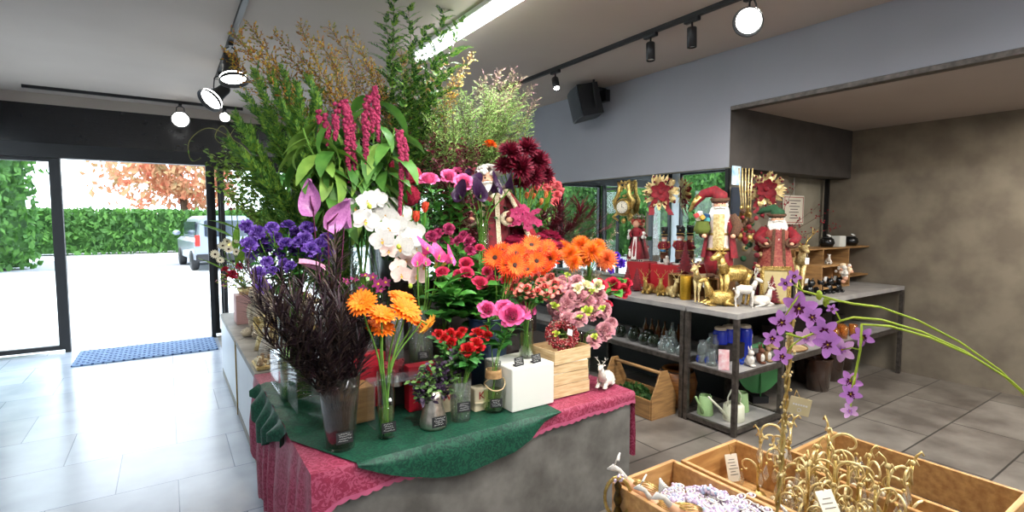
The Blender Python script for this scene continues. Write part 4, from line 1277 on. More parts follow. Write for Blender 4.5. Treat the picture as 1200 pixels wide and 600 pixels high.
cluster('alstroemeria', 'coral and cream frilled flower above the white cube', VC, 'cora', 'rose', rm_(cr2, cr1),
        [(603, 333, 2.3, 8), (617, 338, 2.14, 9), (612, 327, 2.36, 8), (628, 325, 2.3, 8), (638, 337, 2.16, 9), (630, 341, 2.1, 7), (650, 333, 2.28, 9), (645, 325, 2.4, 8), (607, 343, 2.2, 7), (655, 341, 2.3, 7), (598, 340, 2.3, 7), (622, 345, 2.12, 8), (642, 346, 2.14, 8), (634, 331, 2.2, 8), (648, 340, 2.2, 7)],
        leaves=LV(8, .06, .03, None, t0=.55, t1=.95), bk=dict(n=16, ruf=.06, open_=1.3))
# dusty lisianthus
ld1 = P2('dusty pink', '#d99ba4', '#c27e8c', 16); ld2 = P2('dusty rose edge', '#e8b9b3', '#c98590', 16)
cluster('lisianthus', 'dusty pink lisianthus behind the stacked boxes', VLS, 'lisd', 'carn', rm_(ld1, ld2),
        [(660, 331, 2.5, 11), (652, 345, 2.36, 11), (666, 341, 2.34, 12), (676, 331, 2.46, 11), (680, 350, 2.24, 13), (664, 357, 2.26, 11), (650, 361, 2.28, 11), (701, 347, 2.26, 12),
         (695, 340, 2.4, 10), (664, 374, 2.18, 11), (679, 374, 2.16, 11), (694, 367, 2.2, 13), (707, 363, 2.22, 12), (647, 353, 2.4, 10), (672, 365, 2.3, 10), (656, 335, 2.3, 10), (668, 348, 2.26, 10), (686, 338, 2.32, 10), (690, 354, 2.2, 10), (655, 370, 2.24, 9), (700, 356, 2.24, 10), (673, 340, 2.3, 9), (642, 340, 2.4, 9)], bk=dict(n=26), tiltq=.5,
        leaves=LV(5, .05, .025, None, t0=.5, t1=.9))
lw1 = P2('cream rose', '#f2ecc8', '#e3dfa8', 16)
cluster('lisianthus', 'cream white lisianthus atop the dusty pink ones', VLS, 'lisw', 'rose', rm_(lw1, lw1), [(688, 333, 2.26, 9, Vector((0, -.6, 1))), (677, 337, 2.24, 7), (701, 334, 2.24, 8)], bk=dict(n=18, ruf=.04))
cluster('flower_bud', 'round lime bud among the dusty lisianthus', VLS, 'budl', 'rose', {'petals': [M_bud, M_bud], 'sepals': [M_bud]},
        [(665, 322, 2.42, 4), (658, 331, 2.3, 4.5), (650, 358, 2.16, 6), (689, 364, 2.08, 8), (706, 361, 2.1, 5), (680, 371, 2.06, 4), (694, 341, 2.14, 4)], bk=dict(n=12, open_=.5))
cluster('lisianthus', 'pale dusty lisianthus in the right-end vase', VR, 'lisd', 'carn', rm_(ld1, ld2), [(709, 388, 2.16, 13), (696, 400, 2.1, 10), (716, 379, 2.25, 9)], bk=dict(n=26))
cluster('flower_bud', 'lime bud in the right-end vase', VR, 'budl', 'rose', {}, [(697, 394, 2.08, 5), (652, 391, 2.12, 5)])
# purple lisianthus
lp1 = P2('violet petal', '#6f46ac', '#54308e', 16); lp2 = P2('light violet petal', '#9678cc', '#7350b0', 16)
cluster('lisianthus', 'purple lisianthus at the aisle corner', VPU, 'lisp', 'carn', rm_(lp1, lp2),
        [(289, 265, 2.66, 9), (302, 273, 2.62, 11), (292, 287, 2.62, 11), (306, 283, 2.66, 10), (319, 267, 2.6, 9), (299, 279, 2.7, 9), (338, 265, 2.66, 10), (335, 286, 2.6, 10), (360, 268, 2.66, 11), (357, 281, 2.6, 11),
         (375, 288, 2.58, 12), (364, 292, 2.56, 11), (354, 297, 2.66, 9), (341, 313, 2.56, 9), (333, 309, 2.62, 8), (313, 307, 2.6, 8), (303, 321, 2.58, 11), (306, 334, 2.56, 10), (372, 302, 2.7, 10), (345, 273, 2.75, 9), (382, 280, 2.7, 10), (296, 297, 2.7, 9), (312, 290, 2.7, 9), (324, 278, 2.7, 8), (347, 292, 2.66, 9), (328, 297, 2.66, 8), (386, 296, 2.6, 9), (350, 284, 2.6, 9), (320, 318, 2.56, 8), (312, 338, 2.52, 8)],
        bk=dict(n=22), leaves=LV(7, .07, .035, None, t0=.5, t1=.95), tiltq=.5)
# anthuriums
an1 = P2('lilac spathe', '#cf8cc4', '#b76fae', 9, rough=.3); an2 = P2('dark spadix', '#6a2a4c', '#531e3c', 30)
am = {'spathe': [an1], 'spadix': [an2]}
cluster('anthurium', 'lilac anthurium standing upright', VAN, 'ant', 'anth', am, [(384, 262, 2.50, 24, Vector((.35, -.9, -.1))), (367, 247, 2.6, 24, Vector((-.6, -.6, .3))), (403, 262, 2.56, 19, Vector((.9, -.5, .2)))], nvar=1, stem_r=.0035, stem_m=an2)
cluster('anthurium', 'pale pink anthurium hanging lower', VAN, 'ant2', 'anth', {'spathe': [P2('pale pink spathe', '#e2a3bd', '#cd87a8', 9, rough=.3)], 'spadix': [an2]}, [(376, 310, 2.40, 17, Vector((-.5, -.3, -.8)))], nvar=1, stem_r=.0035, stem_m=an2)
# orchids: arching sprays that carry many blooms
ow = P2('orchid white', '#e2e1dc', '#d3d2cc', 8, transl=.1); ol = mk('orchid lip yellow', '#dfb53a', '#c98d2a', 40, .6, contrast=1)
ob = P2('orchid blush', '#e3ccc2', '#dbbcb2', 8, transl=.1)
def orchid_spray(lab, V, pts, mats, rp=17, bud=None, seed=1):
    q = random.Random(seed)
    ms = bloom_meshes('orc' + mats[0].name, 'orchid', {'petals': [mats[0]], 'lip': [ol, mats[0]]}, 2)
    P = [at(u, v, Y=Y) for u, v, Y in pts]
    c = V[1][0]
    base = c + Vector((q.uniform(-.02, .02), 0, .015)); mouth = c + Vector((0, 0, V[1][1] + .02))
    top = (P[0] + Vector((-.02, .06, .10)))
    crv = bez(base, mouth, mouth.lerp(top, .8) + Vector((0, 0, .1)), top, 7) + [p + Vector((0, .05, .03)) for p in P]
    o = thing('orchid_spray', lab, 'flower', tuple(base))
    part('stem', MB().tube([p - base for p in crv], .003, 5), M_stemd, o)
    n = 0
    for i, p in enumerate(P):
        rm = rp * q.uniform(.85, 1.1) * (p - EYEV).dot(F_) / FPX
        fc = (EYEV - p).normalized() + Vector((q.uniform(-.45, .45), 0, q.uniform(-.1, .25)))
        f = thing_part('bloom', o, frame(fc, loc=p - base) @ RZ(q.uniform(-.3, .3)) @ SC(rm), ms[i % 2])
    if bud:
        for u, v, Y in bud:
            p = at(u, v, Y=Y)
            part('bud', MB().ball(p - base, (.012, .012, .014), 0, 8, 5), M_bud, o)
    return o
def thing_part(name, parent, M, meshes):
    """a bloom as a part: petals mesh with its centre as sub-part"""
    ks = list(meshes.items())
    a = link(name, ks[0][1], parent, M)
    for k, me in ks[1:]: link(k, me, a, Matrix.Identity(4))
    return a
orchid_spray('white orchid spray, long upper arch of large blooms', VOR, [(408, 233, 2.72), (417, 244, 2.66), (430, 236, 2.6), (441, 233, 2.62), (428, 258, 2.56), (438, 249, 2.66), (452, 253, 2.62), (463, 262, 2.6), (448, 281, 2.5), (455, 268, 2.56), (470, 290, 2.52), (480, 280, 2.6)], [ow], 16, [(433, 242, 2.5)], 1)
orchid_spray('white orchid spray behind, shorter and higher', VOR, [(420, 228, 2.8), (436, 226, 2.78), (452, 240, 2.76), (470, 252, 2.74), (484, 270, 2.72), (478, 300, 2.62), (488, 292, 2.7)], [ow], 15, None, 2)
orchid_spray('blush white orchid spray drooping lowest', VOR, [(476, 305, 2.6), (490, 312, 2.62), (466, 313, 2.46), (470, 322, 2.44), (488, 324, 2.5), (455, 294, 2.52)], [ob], 13, [(481, 335, 2.44), (467, 289, 2.46)], 3)
# callas
cp = P2('calla pink', '#e35f9e', '#c93f83', 7, rough=.35); cy = P2('calla yellow throat', '#c9d34a', '#d9a05a', 12)
cm_ = {'spathe': [cp, cy], 'spadix': [M_pollen]}
cluster('calla_lily', 'pink calla with yellow-green throat', VB, 'calp', 'calla', cm_, [(501, 291, 2.44, 15, Vector((.3, -.5, .9))), (489, 307, 2.40, 11, Vector((-.3, -.5, .9))), (499, 307, 2.42, 10, Vector((.1, -.5, 1))), (515, 300, 2.44, 15, Vector((.1, -.6, .9))), (529, 303, 2.42, 14, Vector((.6, -.5, .6)))], nvar=1, stem_r=.0045)
cd = P2('calla near-black', '#3a2140', '#2a1630', 7, rough=.3); cdw = P2('calla dark throat', '#6f6a55', '#48303f', 12)
cluster('calla_lily', 'blackish purple calla in tall cylinder', VD, 'cald', 'calla', {'spathe': [cd, cdw], 'spadix': [cd]},
        [(538, 228, 2.70, 15, Vector((-.7, -.5, .6))), (563, 227, 2.64, 16, Vector((0, -.8, .5))), (556, 213, 2.74, 14, Vector((-.2, -.4, 1))), (583, 219, 2.68, 16, Vector((.5, -.6, .6))), (599, 216, 2.74, 14, Vector((.8, -.5, .4))), (547, 206, 2.92, 10, Vector((-.4, -.4, 1)))], nvar=1, stem_r=.0045)
# red things
tr1 = P2('tulip red', '#c92a2a', '#e2643c', 10); 
cluster('tulip', 'red tulip left of the pink roses', VRT, 'tulr', 'tulip', {'petals': [tr1, tr1]}, [(498, 249, 2.74, 13, Vector((0, -.15, 1))), (488, 260, 2.70, 13, Vector((-.1, -.15, 1))), (480, 252, 2.85, 9, up_())], leaves=LV(3, .16, .03, [M_leafm], up=1.3, droop=.3), stem_r=.003)
cs1 = mk('celosia crimson', '#b5123c', '#8c0c30', 25, .85, contrast=1, bump=.5, bscale=90)
cluster('celosia', 'round crimson celosia head behind the tassel', VRT, 'cel', 'celosia', {'flower_head': [cs1], 'sepals': [M_leafm]}, [(482, 205, 2.86, 10.5), (480, 229, 2.84, 11), (466, 197, 3.0, 10)], nvar=2, stem_r=.004)
mg1 = P2('magenta petal', '#b0305f', '#8d1f4c', 18); mg2 = P2('magenta edge', '#cc5a86', '#a52c5e', 18)
VMG = hid('clear vase of magenta carnations', 520, 360, 2.72, z2, .25, .045)
cluster('carnation', 'magenta carnation below the tall pink roses', VMG, 'carm', 'carn', rm_(mg1, mg2), [(506, 277, 2.6, 8.5), (513, 274, 2.64, 8), (526, 268, 2.66, 8), (538, 282, 2.64, 8), (550, 283, 2.6, 8), (551, 294, 2.58, 8), (526, 283, 2.7, 7), (543, 276, 2.72, 7)], bk=dict(n=26), leaves=LV(8, .10, .05, [M_leafm], t0=.5))
rg1 = P2('crimson gerbera', '#96183c', '#77102e', 14)
cluster('gerbera', 'wine red gerbera under the dark dahlias', VRD, 'gerr', 'gerbera', {'petals': [rg1, rg1], 'flower_center': [P2('pink eye', '#c0486c', '#8a2444', 60), rg1]},
        [(613, 275, 2.86, 14, up_(0, -.4)), (629, 277, 2.84, 14, up_(.1, -.4)), (645, 275, 2.9, 13, up_()), (602, 282, 2.84, 12, up_(-.3)), (657, 283, 2.88, 13, up_(.3)), (649, 287, 2.8, 13, up_(0, -.3))], stem_r=.004)
go1 = P2('spider orange', '#e8461a', '#d63214', 12); go2 = P2('spider apricot', '#ec7a24', '#d94e18', 12)
cluster('gerbera', 'fiery orange spider gerbera with dark eye', ([0], VG), 'gers', 'gerbera', {'petals': [go1, go2], 'flower_center': [M_darkeye, M_darkeye]},
        [(580, 302, 2.36, 15, Vector((-.6, -.7, .3))), (594, 311, 2.28, 15, Vector((-.1, -1, .3))), (605, 297, 2.36, 15), (603, 311, 2.26, 16, Vector((0, -1, .25))), (623, 287, 2.4, 14), (633, 294, 2.38, 14), (629, 306, 2.3, 14), (641, 291, 2.46, 13), (645, 305, 2.42, 14), (637, 314, 2.34, 13), (614, 300, 2.5, 12), (618, 316, 2.3, 13), (588, 293, 2.44, 11), (649, 298, 2.44, 12), (597, 322, 2.3, 11, Vector((0, -.8, -.4)))],
        bk=dict(n=30, narrow=.55, droop=-.1), stem_r=.0035, nvar=3)
do1 = P2('dahlia orange', '#f08a22', '#ea7218', 12); do2 = P2('dahlia salmon', '#ea6a3a', '#f08c4a', 12)
cluster('dahlia', 'orange pompon dahlia near the seasonal shelf', VRG, 'daho', 'dahlia', {'petals': [do1, do2]},
        [(668, 299, 2.66, 14), (681, 288, 2.74, 14), (693, 296, 2.62, 15), (660, 292, 2.8, 12), (684, 302, 2.7, 13), (672, 308, 2.62, 12), (700, 290, 2.72, 12)], bk=dict(n=130, W=.2, curl=.3), stem_r=.004)
cluster('dahlia', 'salmon orange dahlia, furthest right', VRG, 'dahs', 'dahlia', {'petals': [do2, do2]}, [(711, 305, 2.6, 15)], bk=dict(n=130, W=.2, curl=.3), stem_r=.004, nvar=1)
dc1 = P2('dahlia maroon', '#6a1026', '#4d0a1c', 12); dc2 = P2('dahlia wine', '#84162f', '#5c0d22', 12)
cluster('dahlia', 'dark maroon dahlia of the big cluster', VDH, 'dahm', 'dahlia', {'petals': [dc1, dc2]},
        [(597, 180, 2.86, 19), (618, 175, 2.9, 18), (631, 190, 2.94, 17), (609, 196, 2.84, 20), (625, 207, 2.92, 17), (590, 195, 2.9, 14), (610, 216, 2.92, 14), (640, 205, 3.0, 12)], bk=dict(n=90, W=.3, curl=.5), stem_r=.005, tiltq=.5)
cluster('dahlia', 'small maroon dahlia left of the big cluster', VDH, 'dahm', 'dahlia', {}, [(552, 183, 3.1, 11), (541, 177, 3.2, 10), (562, 176, 3.15, 9), (533, 185, 3.2, 9)], stem_r=.004)
cluster('marigold', 'orange marigold standing above the bearded doll', VDH, 'mar', 'carn', rm_(P2('burnt orange', '#d9591e', '#c04416', 18), do1), [(574, 170, 3.0, 9, up_(0, -.3))], nvar=1)
cy1 = P2('cymbidium rose', '#b8486c', '#96305a', 16)
cluster('cymbidium', 'rose pink cymbidium bloom under the maroon dahlias', VDH, 'cym', 'daisy', {'petals': [cy1, mg1], 'flower_center': [mg1]},
        [(605, 250, 2.78, 9), (614, 246, 2.84, 9), (620, 256, 2.78, 9), (609, 259, 2.76, 9), (618, 264, 2.78, 8), (628, 249, 2.86, 8), (602, 263, 2.8, 8), (629, 261, 2.84, 8)], bk=dict(n=6, W=.7), tiltq=.6)
tp = P2('tulip peach', '#ec9a5c', '#e0764c', 9)
cluster('tulip', 'peach tulip right of the dahlia cluster', VTU, 'tulp', 'tulip', {'petals': [tp, tp]}, [(617, 233, 3.05, 8, up_(0, -.2)), (625, 234, 3.04, 8, up_(0, -.2)), (639, 232, 3.06, 8.5, up_(.1, -.2)), (634, 240, 3.02, 8, up_(0, -.2))], leaves=LV(3, .15, .03, [M_leafl], up=1.2, droop=.3))
cc = P2('carnation coral', '#e87a7a', '#dc5c66', 16)
cluster('carnation', 'coral pink carnation near the grey wall', VTU, 'carc', 'carn', rm_(cc, cc), [(637, 217, 3.2, 7), (645, 213, 3.22, 8), (653, 218, 3.24, 7), (628, 222, 3.2, 7), (653, 229, 3.16, 7), (651, 237, 3.14, 7), (657, 224, 3.26, 6), (643, 224, 3.2, 7), (625, 226, 3.25, 6)], bk=dict(n=20))
# small magenta orchids and tiny fillers
mo = P2('small magenta petal', '#962a6c', '#74204f', 20)
VMO = hid('empty-looking glass of small magenta blooms', 435, 390, 2.80, ZC, .42, .05)
cluster('dendrobium', 'small magenta flower with yellow middle', VMO, 'den', 'daisy', {'petals': [mo, mo], 'flower_center': [M_pollen]},
        [(415, 328, 2.5, 7), (428, 323, 2.52, 7), (443, 333, 2.5, 8), (437, 325, 2.56, 6), (446, 341, 2.46, 7), (405, 330, 2.56, 6), (425, 339, 2.5, 6), (452, 331, 2.55, 7)], bk=dict(n=5, W=.6), tiltq=.6)
pb = P2('statice violet', '#5d35c0', '#4a25a5', 40)
cluster('statice', 'bright violet statice tuft beside the red plinths', VRG, 'sta', 'carn', rm_(pb, pb), [(722, 300, 2.75, 6), (728, 309, 2.72, 7), (716, 317, 2.7, 5)], bk=dict(n=20))
# white feathery filler behind the orange dahlias
wf = P2('wax flower cream', '#d9cdb6', '#b9a98e', 30)
for i, (u, v) in enumerate([(672, 318), (684, 315), (700, 322), (716, 285), (722, 270), (695, 275)]):
    hp = at(u, v, Y=3.0)
    branch('filler_spray', 'dried cream filler spray behind the orange dahlias', VRG[1][0] + Vector((0, 0, .03)), hp, 'fine', [wf, wf, P2('dried tan', '#9b8768', '#7d6b50')], nside=14, sl=.07, dens=120, t0=.5, leaf=.008)

# amaranth: leafy stems with drooping tassels
amx = mk('amaranth magenta', '#a52e56', '#832044', 60, .9, contrast=1, bump=.6, bscale=150)
amr = P2('amaranth coral end', '#c8405c', '#a82a4c', 60)
M_amleaf = P2('amaranth leaf', '#5a8a3a', '#3c6d2a', 14, rough=.5); M_amleaf2 = P2('light amaranth leaf', '#84a84a', '#648c38', 14, rough=.5)
def amaranth(u, v, Y, ttop, tassels, seed):
    q = random.Random(seed)
    c = VAM[1][0]; tip = at(u, v, Y=Y)
    pts = stem_pts(VAM[1], tip, q); loc = [p - pts[0] for p in pts]
    o = thing('amaranth', '', 'flower', tuple(pts[0]))
    part('stem', MB().tube(loc, .0045, 6), M_stem, o)
    b = MB(); leaves_on(b, loc, q, 15, .22, .078, .40, .98, 'leaf', 0, 1.2, -.6, .22, 5, .03)
    part('leaves', b, [M_amleaf if seed % 3 else M_amleaf2], o)
    for (u1, v1, v2, dx, w) in tassels:
        v1 += 10; v2 += 4
        a = at(u1, v1, Y=Y - .05); L = (v2 - v1) * (a - EYEV).dot(F_) / FPX
        p0 = tip
        cv = [p0, p0.lerp(a, .6) + Vector((0, 0, .03)), a] + [a + Vector((dx * L * (k / 6) ** 1.5, -.01, -L * k / 6)) for k in range(1, 7)]
        b = MB(); b.tube([p - pts[0] for p in cv], .003, 4)
        n = int(L / .011)
        for k in range(n + 6):
            t = k / (n + 5)
            p = along(cv[1:], t)[0] - pts[0]
            rr = w * (1.2 - .75 * t)
            for j in range(5):
                g = q.uniform(0, 6.28); e = q.uniform(.3, 1)
                b.ball(p + Vector((cos(g) * rr * e, sin(g) * rr * e, q.uniform(-.006, .006))), .0095 * (1.1 - .4 * t), 0, 6, 4)
        part('tassel', b, [amx], o)
    auto(o, 'hanging magenta amaranth with big leaves', tip)
amaranth(400, 118, 2.72, 0, [(405, 122, 208, .03, .016), (393, 128, 160, -.05, .015), (412, 135, 214, .06, .014)], 1)
amaranth(440, 100, 2.70, 0, [(428, 124, 202, -.02, .017), (441, 108, 160, .02, .013), (436, 120, 150, -.02, .014)], 2)
amaranth(376, 138, 2.74, 0, [(383, 134, 165, -.02, .014), (374, 128, 140, -.2, .010)], 3)
amaranth(462, 150, 2.66, 0, [(470, 165, 285, -.06, .011), (475, 160, 212, .03, .010)], 4)
for s_, (u, v) in enumerate([(362, 185), (372, 165), (388, 160), (420, 150), (448, 150), (455, 178), (396, 185), (355, 150)]):
    amaranth(u, v, 2.74 - .02 * (s_ % 3), 0, [], 5 + s_)

# ================================================================ foliage behind
fg1 = P2('conifer green', '#55853a', '#396529', 20, transl=.15); fg2 = P2('conifer dark green', '#2c5222', '#1f401c', 20, transl=.15)
fg3 = P2('conifer yellow green', '#86a83c', '#66903a', 20, transl=.15)
def many(fname, base, b0, Y, pts, kind, mats, dz=0.0, **k):
    for i, a in enumerate(pts):
        u, v = a[:2]; yy = Y + (a[2] if len(a) > 2 else (i % 3 - 1) * .09)
        q = random.Random(i * 5 + len(pts))
        bb = b0 + Vector((q.uniform(-.05, .05), q.uniform(-.05, .05), 0))
        branch(fname, base, bb, at(u, v, Y=yy), kind, mats, **k)
B1 = Vector((.93, 3.22, ZC + .02)); B2 = Vector((1.25, 3.30, z4 + .02)); B3 = Vector((1.66, 3.30, z4 + .02))
many('conifer_branch', 'dense green conifer branch on the left', B1, 3.1,
     [(300, 84), (318, 92), (332, 84), (348, 100), (362, 92), (288, 112), (276, 138), (292, 150), (310, 130), (328, 122), (345, 128), (372, 110), (282, 178), (300, 190), (318, 175), (338, 165), (358, 160), (300, 215), (320, 215), (342, 205), (335, 235), (365, 200), (268, 165), (312, 240), (355, 235)],
     'thuja', [fg1, fg3, fg1, fg3], out=.5, fwd=1.0, ncol=4, nside=74, sl=.24, blade=.016, t0=.2, bow=.1)
many('conifer_branch', 'tall dark green conifer branch rising to the ceiling', B2, 3.15,
     [(462, -2, 0), (452, 22, .1), (478, 8, .05), (500, 30, .05), (522, 2, .1), (540, 22, .12), (470, 70), (490, 90), (450, 105), (515, 75), (505, 120), (478, 125)],
     'thuja', [fg1, fg3, fg2], out=1.0, fwd=.6, ncol=3, nside=56, sl=.30, blade=.017, t0=.25, bow=.06)
ru1 = P2('rust leaf', '#b0762f', '#8d5a26', 20); ru2 = P2('golden leaf', '#c9a23c', '#a5832c', 20); ru3 = P2('olive leaf', '#8a8a3a', '#6c7030', 20)
many('rusty_spray', 'fine rust and gold spray arching over the top', B2, 3.28,
     [(268, 62, -.1), (275, 40, -.1), (292, 28), (300, 58), (320, 40), (335, 62), (352, 28), (372, 45), (385, 30), (392, 62), (408, 40), (425, 62), (440, 80), (418, 92), (356, 80), (555, 66, 0), (540, 88), (520, 72), (470, 62), (495, 70), (340, 90), (530, 110), (505, 100), (315, 75)],
     'fine', [ru1, ru2, ru3, M_twig], ncol=3, nside=34, sl=.15, dens=170, leaf=.013, t0=.66, bow=.14, lw=.5)
sm1 = P2('smoke pale green', '#a3b86c', '#82a052', 20); sm2 = P2('smoke green', '#7ea04c', '#5f863c', 20); sm3 = P2('smoke pink tip', '#b5868a', '#9d7474', 20)
many('feathery_spray', 'feathery pale green spray on the right', B3, 3.1,
     [(505, 135), (520, 118), (538, 108), (552, 122), (565, 100), (580, 112), (596, 100), (612, 112), (622, 130), (600, 135), (575, 140), (545, 145), (520, 158), (588, 155), (610, 152), (560, 165), (620, 145), (500, 160), (530, 130), (548, 112), (560, 130), (572, 124), (585, 128), (598, 120), (610, 125), (615, 140), (592, 145), (560, 150), (535, 145), (602, 105), (575, 105), (510, 148)],
     'fine', [sm2, sm1, sm2, M_twig], ncol=3, nside=50, sl=.19, dens=170, leaf=.015, t0=.5, bow=.12, lw=.25)
many('smoke_spray', 'pink-tipped airy spray at the far right top', B3, 3.15,
     [(570, 88), (586, 82), (602, 82), (614, 90), (625, 100), (606, 98), (590, 95), (628, 118)],
     'fine', [sm3, sm1, sm3, M_twig], ncol=3, nside=50, sl=.11, dens=190, leaf=.010, t0=.5, bow=.12, lw=.3)
dr1 = P2('dark red leaf', '#5b1a28', '#42121e', 20); dr2 = P2('wine leaf', '#7a2a38', '#541a28', 20)
many('burgundy_branch', 'small-leaved burgundy branch in the middle', Vector((VPK[1][0].x, 2.95, z3 + .02)), 3.05,
     [(496, 165), (508, 156), (520, 160), (532, 168), (545, 162), (500, 182), (515, 186), (528, 190), (512, 172), (555, 190), (538, 182), (492, 190), (560, 170), (520, 200), (505, 205)],
     'round', [dr1, dr2, M_twig], ncol=2, n=120, spread=.085, leaf=.022, t0=.35)
many('fountain_grass_plume', 'burgundy fountain grass arching toward the wall', VTU[1][0] + Vector((0, 0, .02)), 3.0,
     [(642, 250), (655, 244), (668, 240), (680, 246), (692, 252), (700, 262), (660, 258), (675, 262), (712, 268), (650, 262)],
     'grass', [dr1, dr2], n=70, L=.2, w=.007, t0=.35, spread=.35, arch=.6, bow=.2, stem_m=dr2, r=.0025)
li1 = P2('lime small leaf', '#8cb04a', '#6c9638', 20); li2 = P2('light lime leaf', '#a9c465', '#86aa48', 20)
many('lime_spray', 'lime green round-leaved spray by the door', B1 + Vector((-.05, .03, 0)), 3.4,
     [(243, 178), (255, 190), (268, 180), (250, 205), (262, 215), (275, 200), (285, 185), (245, 192), (270, 228), (290, 215), (282, 235), (258, 172)],
     'round', [li1, li2, M_stem], ncol=2, n=110, spread=.1, leaf=.026, t0=.5)
many('ruscus_branch', 'dark ruscus branch filling between the blooms', Vector((VPK[1][0].x + .1, 3.05, z3 + .02)), 2.95,
     [(500, 235), (520, 225), (540, 245), (470, 250), (590, 232), (600, 222), (460, 285), (515, 255), (560, 250), (535, 300), (580, 265), (505, 220), (640, 262), (615, 300), (655, 300), (480, 275), (600, 285), (630, 330), (570, 235), (655, 320), (680, 330), (450, 300)],
     'round', [M_leafd, fg2, M_leafm], ncol=2, n=90, spread=.10, leaf=.034, t0=.25, r=.003)
# dark grasses in the smoky vase
bg1 = P2('near-black blade', '#2b2024', '#1b1418', 20, rough=.5); bg2 = P2('dark plum blade', '#453038', '#2e2026', 20, rough=.5); bg3 = P2('brown seed head', '#54433a', '#3b2f2a', 20)
vb = V1[1][0] + Vector((0, 0, .02)); q9 = random.Random(9)
for i, (u, v, Y) in enumerate([(288, 318, 2.2), (296, 335, 2.1), (300, 352, 2.1), (308, 372, 2.1), (318, 345, 2.0), (322, 365, 2.0), (330, 330, 2.1), (335, 395, 2.0), (342, 352, 1.95), (352, 335, 2.1), (358, 372, 1.95), (365, 350, 2.0), (372, 325, 2.15), (380, 360, 1.95), (388, 335, 2.1), (395, 305, 2.2), (398, 362, 2.0), (405, 340, 2.1), (412, 365, 2.1), (418, 350, 2.2), (425, 372, 2.15), (432, 392, 2.1), (345, 385, 1.95), (420, 400, 2.05), (400, 385, 2.0), (375, 395, 1.95), (392, 280, 2.3), (310, 395, 2.05), (328, 412, 2.0), (440, 362, 2.2)]):
    branch('dark_grass_plume', 'near-black grass plume in the smoky vase', vb + Vector((q9.uniform(-.02, .02), q9.uniform(-.02, .02), 0)), at(u, v, Y=Y), 'grass', [bg1, bg2, bg3], ncol=3, n=95, L=.11, w=.006, t0=.38, spread=.75, arch=.3, bow=.04, stem_m=bg3, r=.0022)
# purple basil in the silver jug
ba1 = P2('basil plum', '#4c3b52', '#382b3e', 25); ba2 = P2('basil green', '#6c8f4a', '#4c7038', 25)
vb = V3[1][0] + Vector((0, 0, .10))
for i, (u, v) in enumerate([(488, 465), (480, 450), (492, 442), (498, 428), (510, 422), (522, 425), (532, 412), (530, 440), (538, 455), (505, 440), (518, 445), (542, 430), (495, 455), (512, 460)]):
    branch('basil_stem', 'purple basil stem in the silver jug', vb, at(u, v, Y=2.06 + .04 * (i % 3)), 'round', [ba1, ba2, ba1], ncol=2, n=60, spread=.045, leaf=.024, t0=.3, r=.002, stem_m=ba1)
# pale flowering twigs low left among the grasses are part of the grasses; willow curls near the door
wi = P2('willow twig', '#9a9a58', '#80804a', 20)
for i, pp in enumerate([[(300, 190), (275, 165), (245, 150), (222, 165), (224, 188), (236, 185)], [(300, 200), (280, 175), (262, 148), (252, 160), (262, 168), (275, 150), (285, 135)]]):
    P = [at(u, v, Y=3.5) for u, v in pp]; P = [B1 + Vector((0, 0, 0)), B1 + Vector((-.15, .1, .7))] + P
    cv = []
    for k in range(len(P) - 1):
        a, c_ = P[k], P[k + 1]; p_ = P[max(0, k - 1)]; n_ = P[min(len(P) - 1, k + 2)]
        for s_ in range(6):
            t = s_ / 6
            cv.append(0.5 * ((2 * a) + (c_ - p_) * t + (2 * p_ - 5 * a + 4 * c_ - n_) * t * t + (-p_ + 3 * a - 3 * c_ + n_) * t ** 3))
    cv.append(P[-1])
    o = thing('willow_twig', ['curly willow twig looping beside the spotlights', 'shorter curly willow twig with tight coils'][i], 'twig', tuple(cv[0]))
    part('stem', MB().tube([p - cv[0] for p in cv], [.004 * (1 - .7 * k / len(cv)) for k in range(len(cv))], 5), wi, o)
    b = MB(); leaves_on(b, [p - cv[0] for p in cv], random.Random(i), 7, .03, .008, .7, 1); part('leaves', b, [M_leafl], o)
# red berry wreath in the top box
t = thing('berry_wreath', 'wreath of red berries with a white tag in the top box', 'wreath', (1.76, 2.13, ZW - .02), 0)
q = random.Random(4); b = MB(); bw = MB()
FR = T(0, 0.02, .075) @ RX(R(62))
for i in range(700):
    a = q.uniform(0, 6.28); g = q.uniform(0, 6.28); rr = .026 * q.uniform(.5, 1.1)
    p = FR @ Vector(((.062 + rr * cos(g)) * cos(a) * 1.25, (.062 + rr * cos(g)) * sin(a), rr * sin(g)))
    (b if i % 4 else bw).ball(p, .0058 if i % 4 else .0035, 0, 5, 3)
part('berries', b, mk('berry red', '#9c1a26', '#7a1019', 40, .35, contrast=1), t); part('blossoms', bw, mk('tiny cream blossom', '#cfa9a0', '#b98c86', 40, .8), t)
part('twig_ring', MB().torus((0, 0, 0), .062, .016, FR, 24, 6), M_twig, t)
part('tag', MB().box((0, 0, 0), (.032, .002, .032), 0, T(.008, -.035, .095) @ RX(R(-15)) @ RY(.4)), M_white, t)
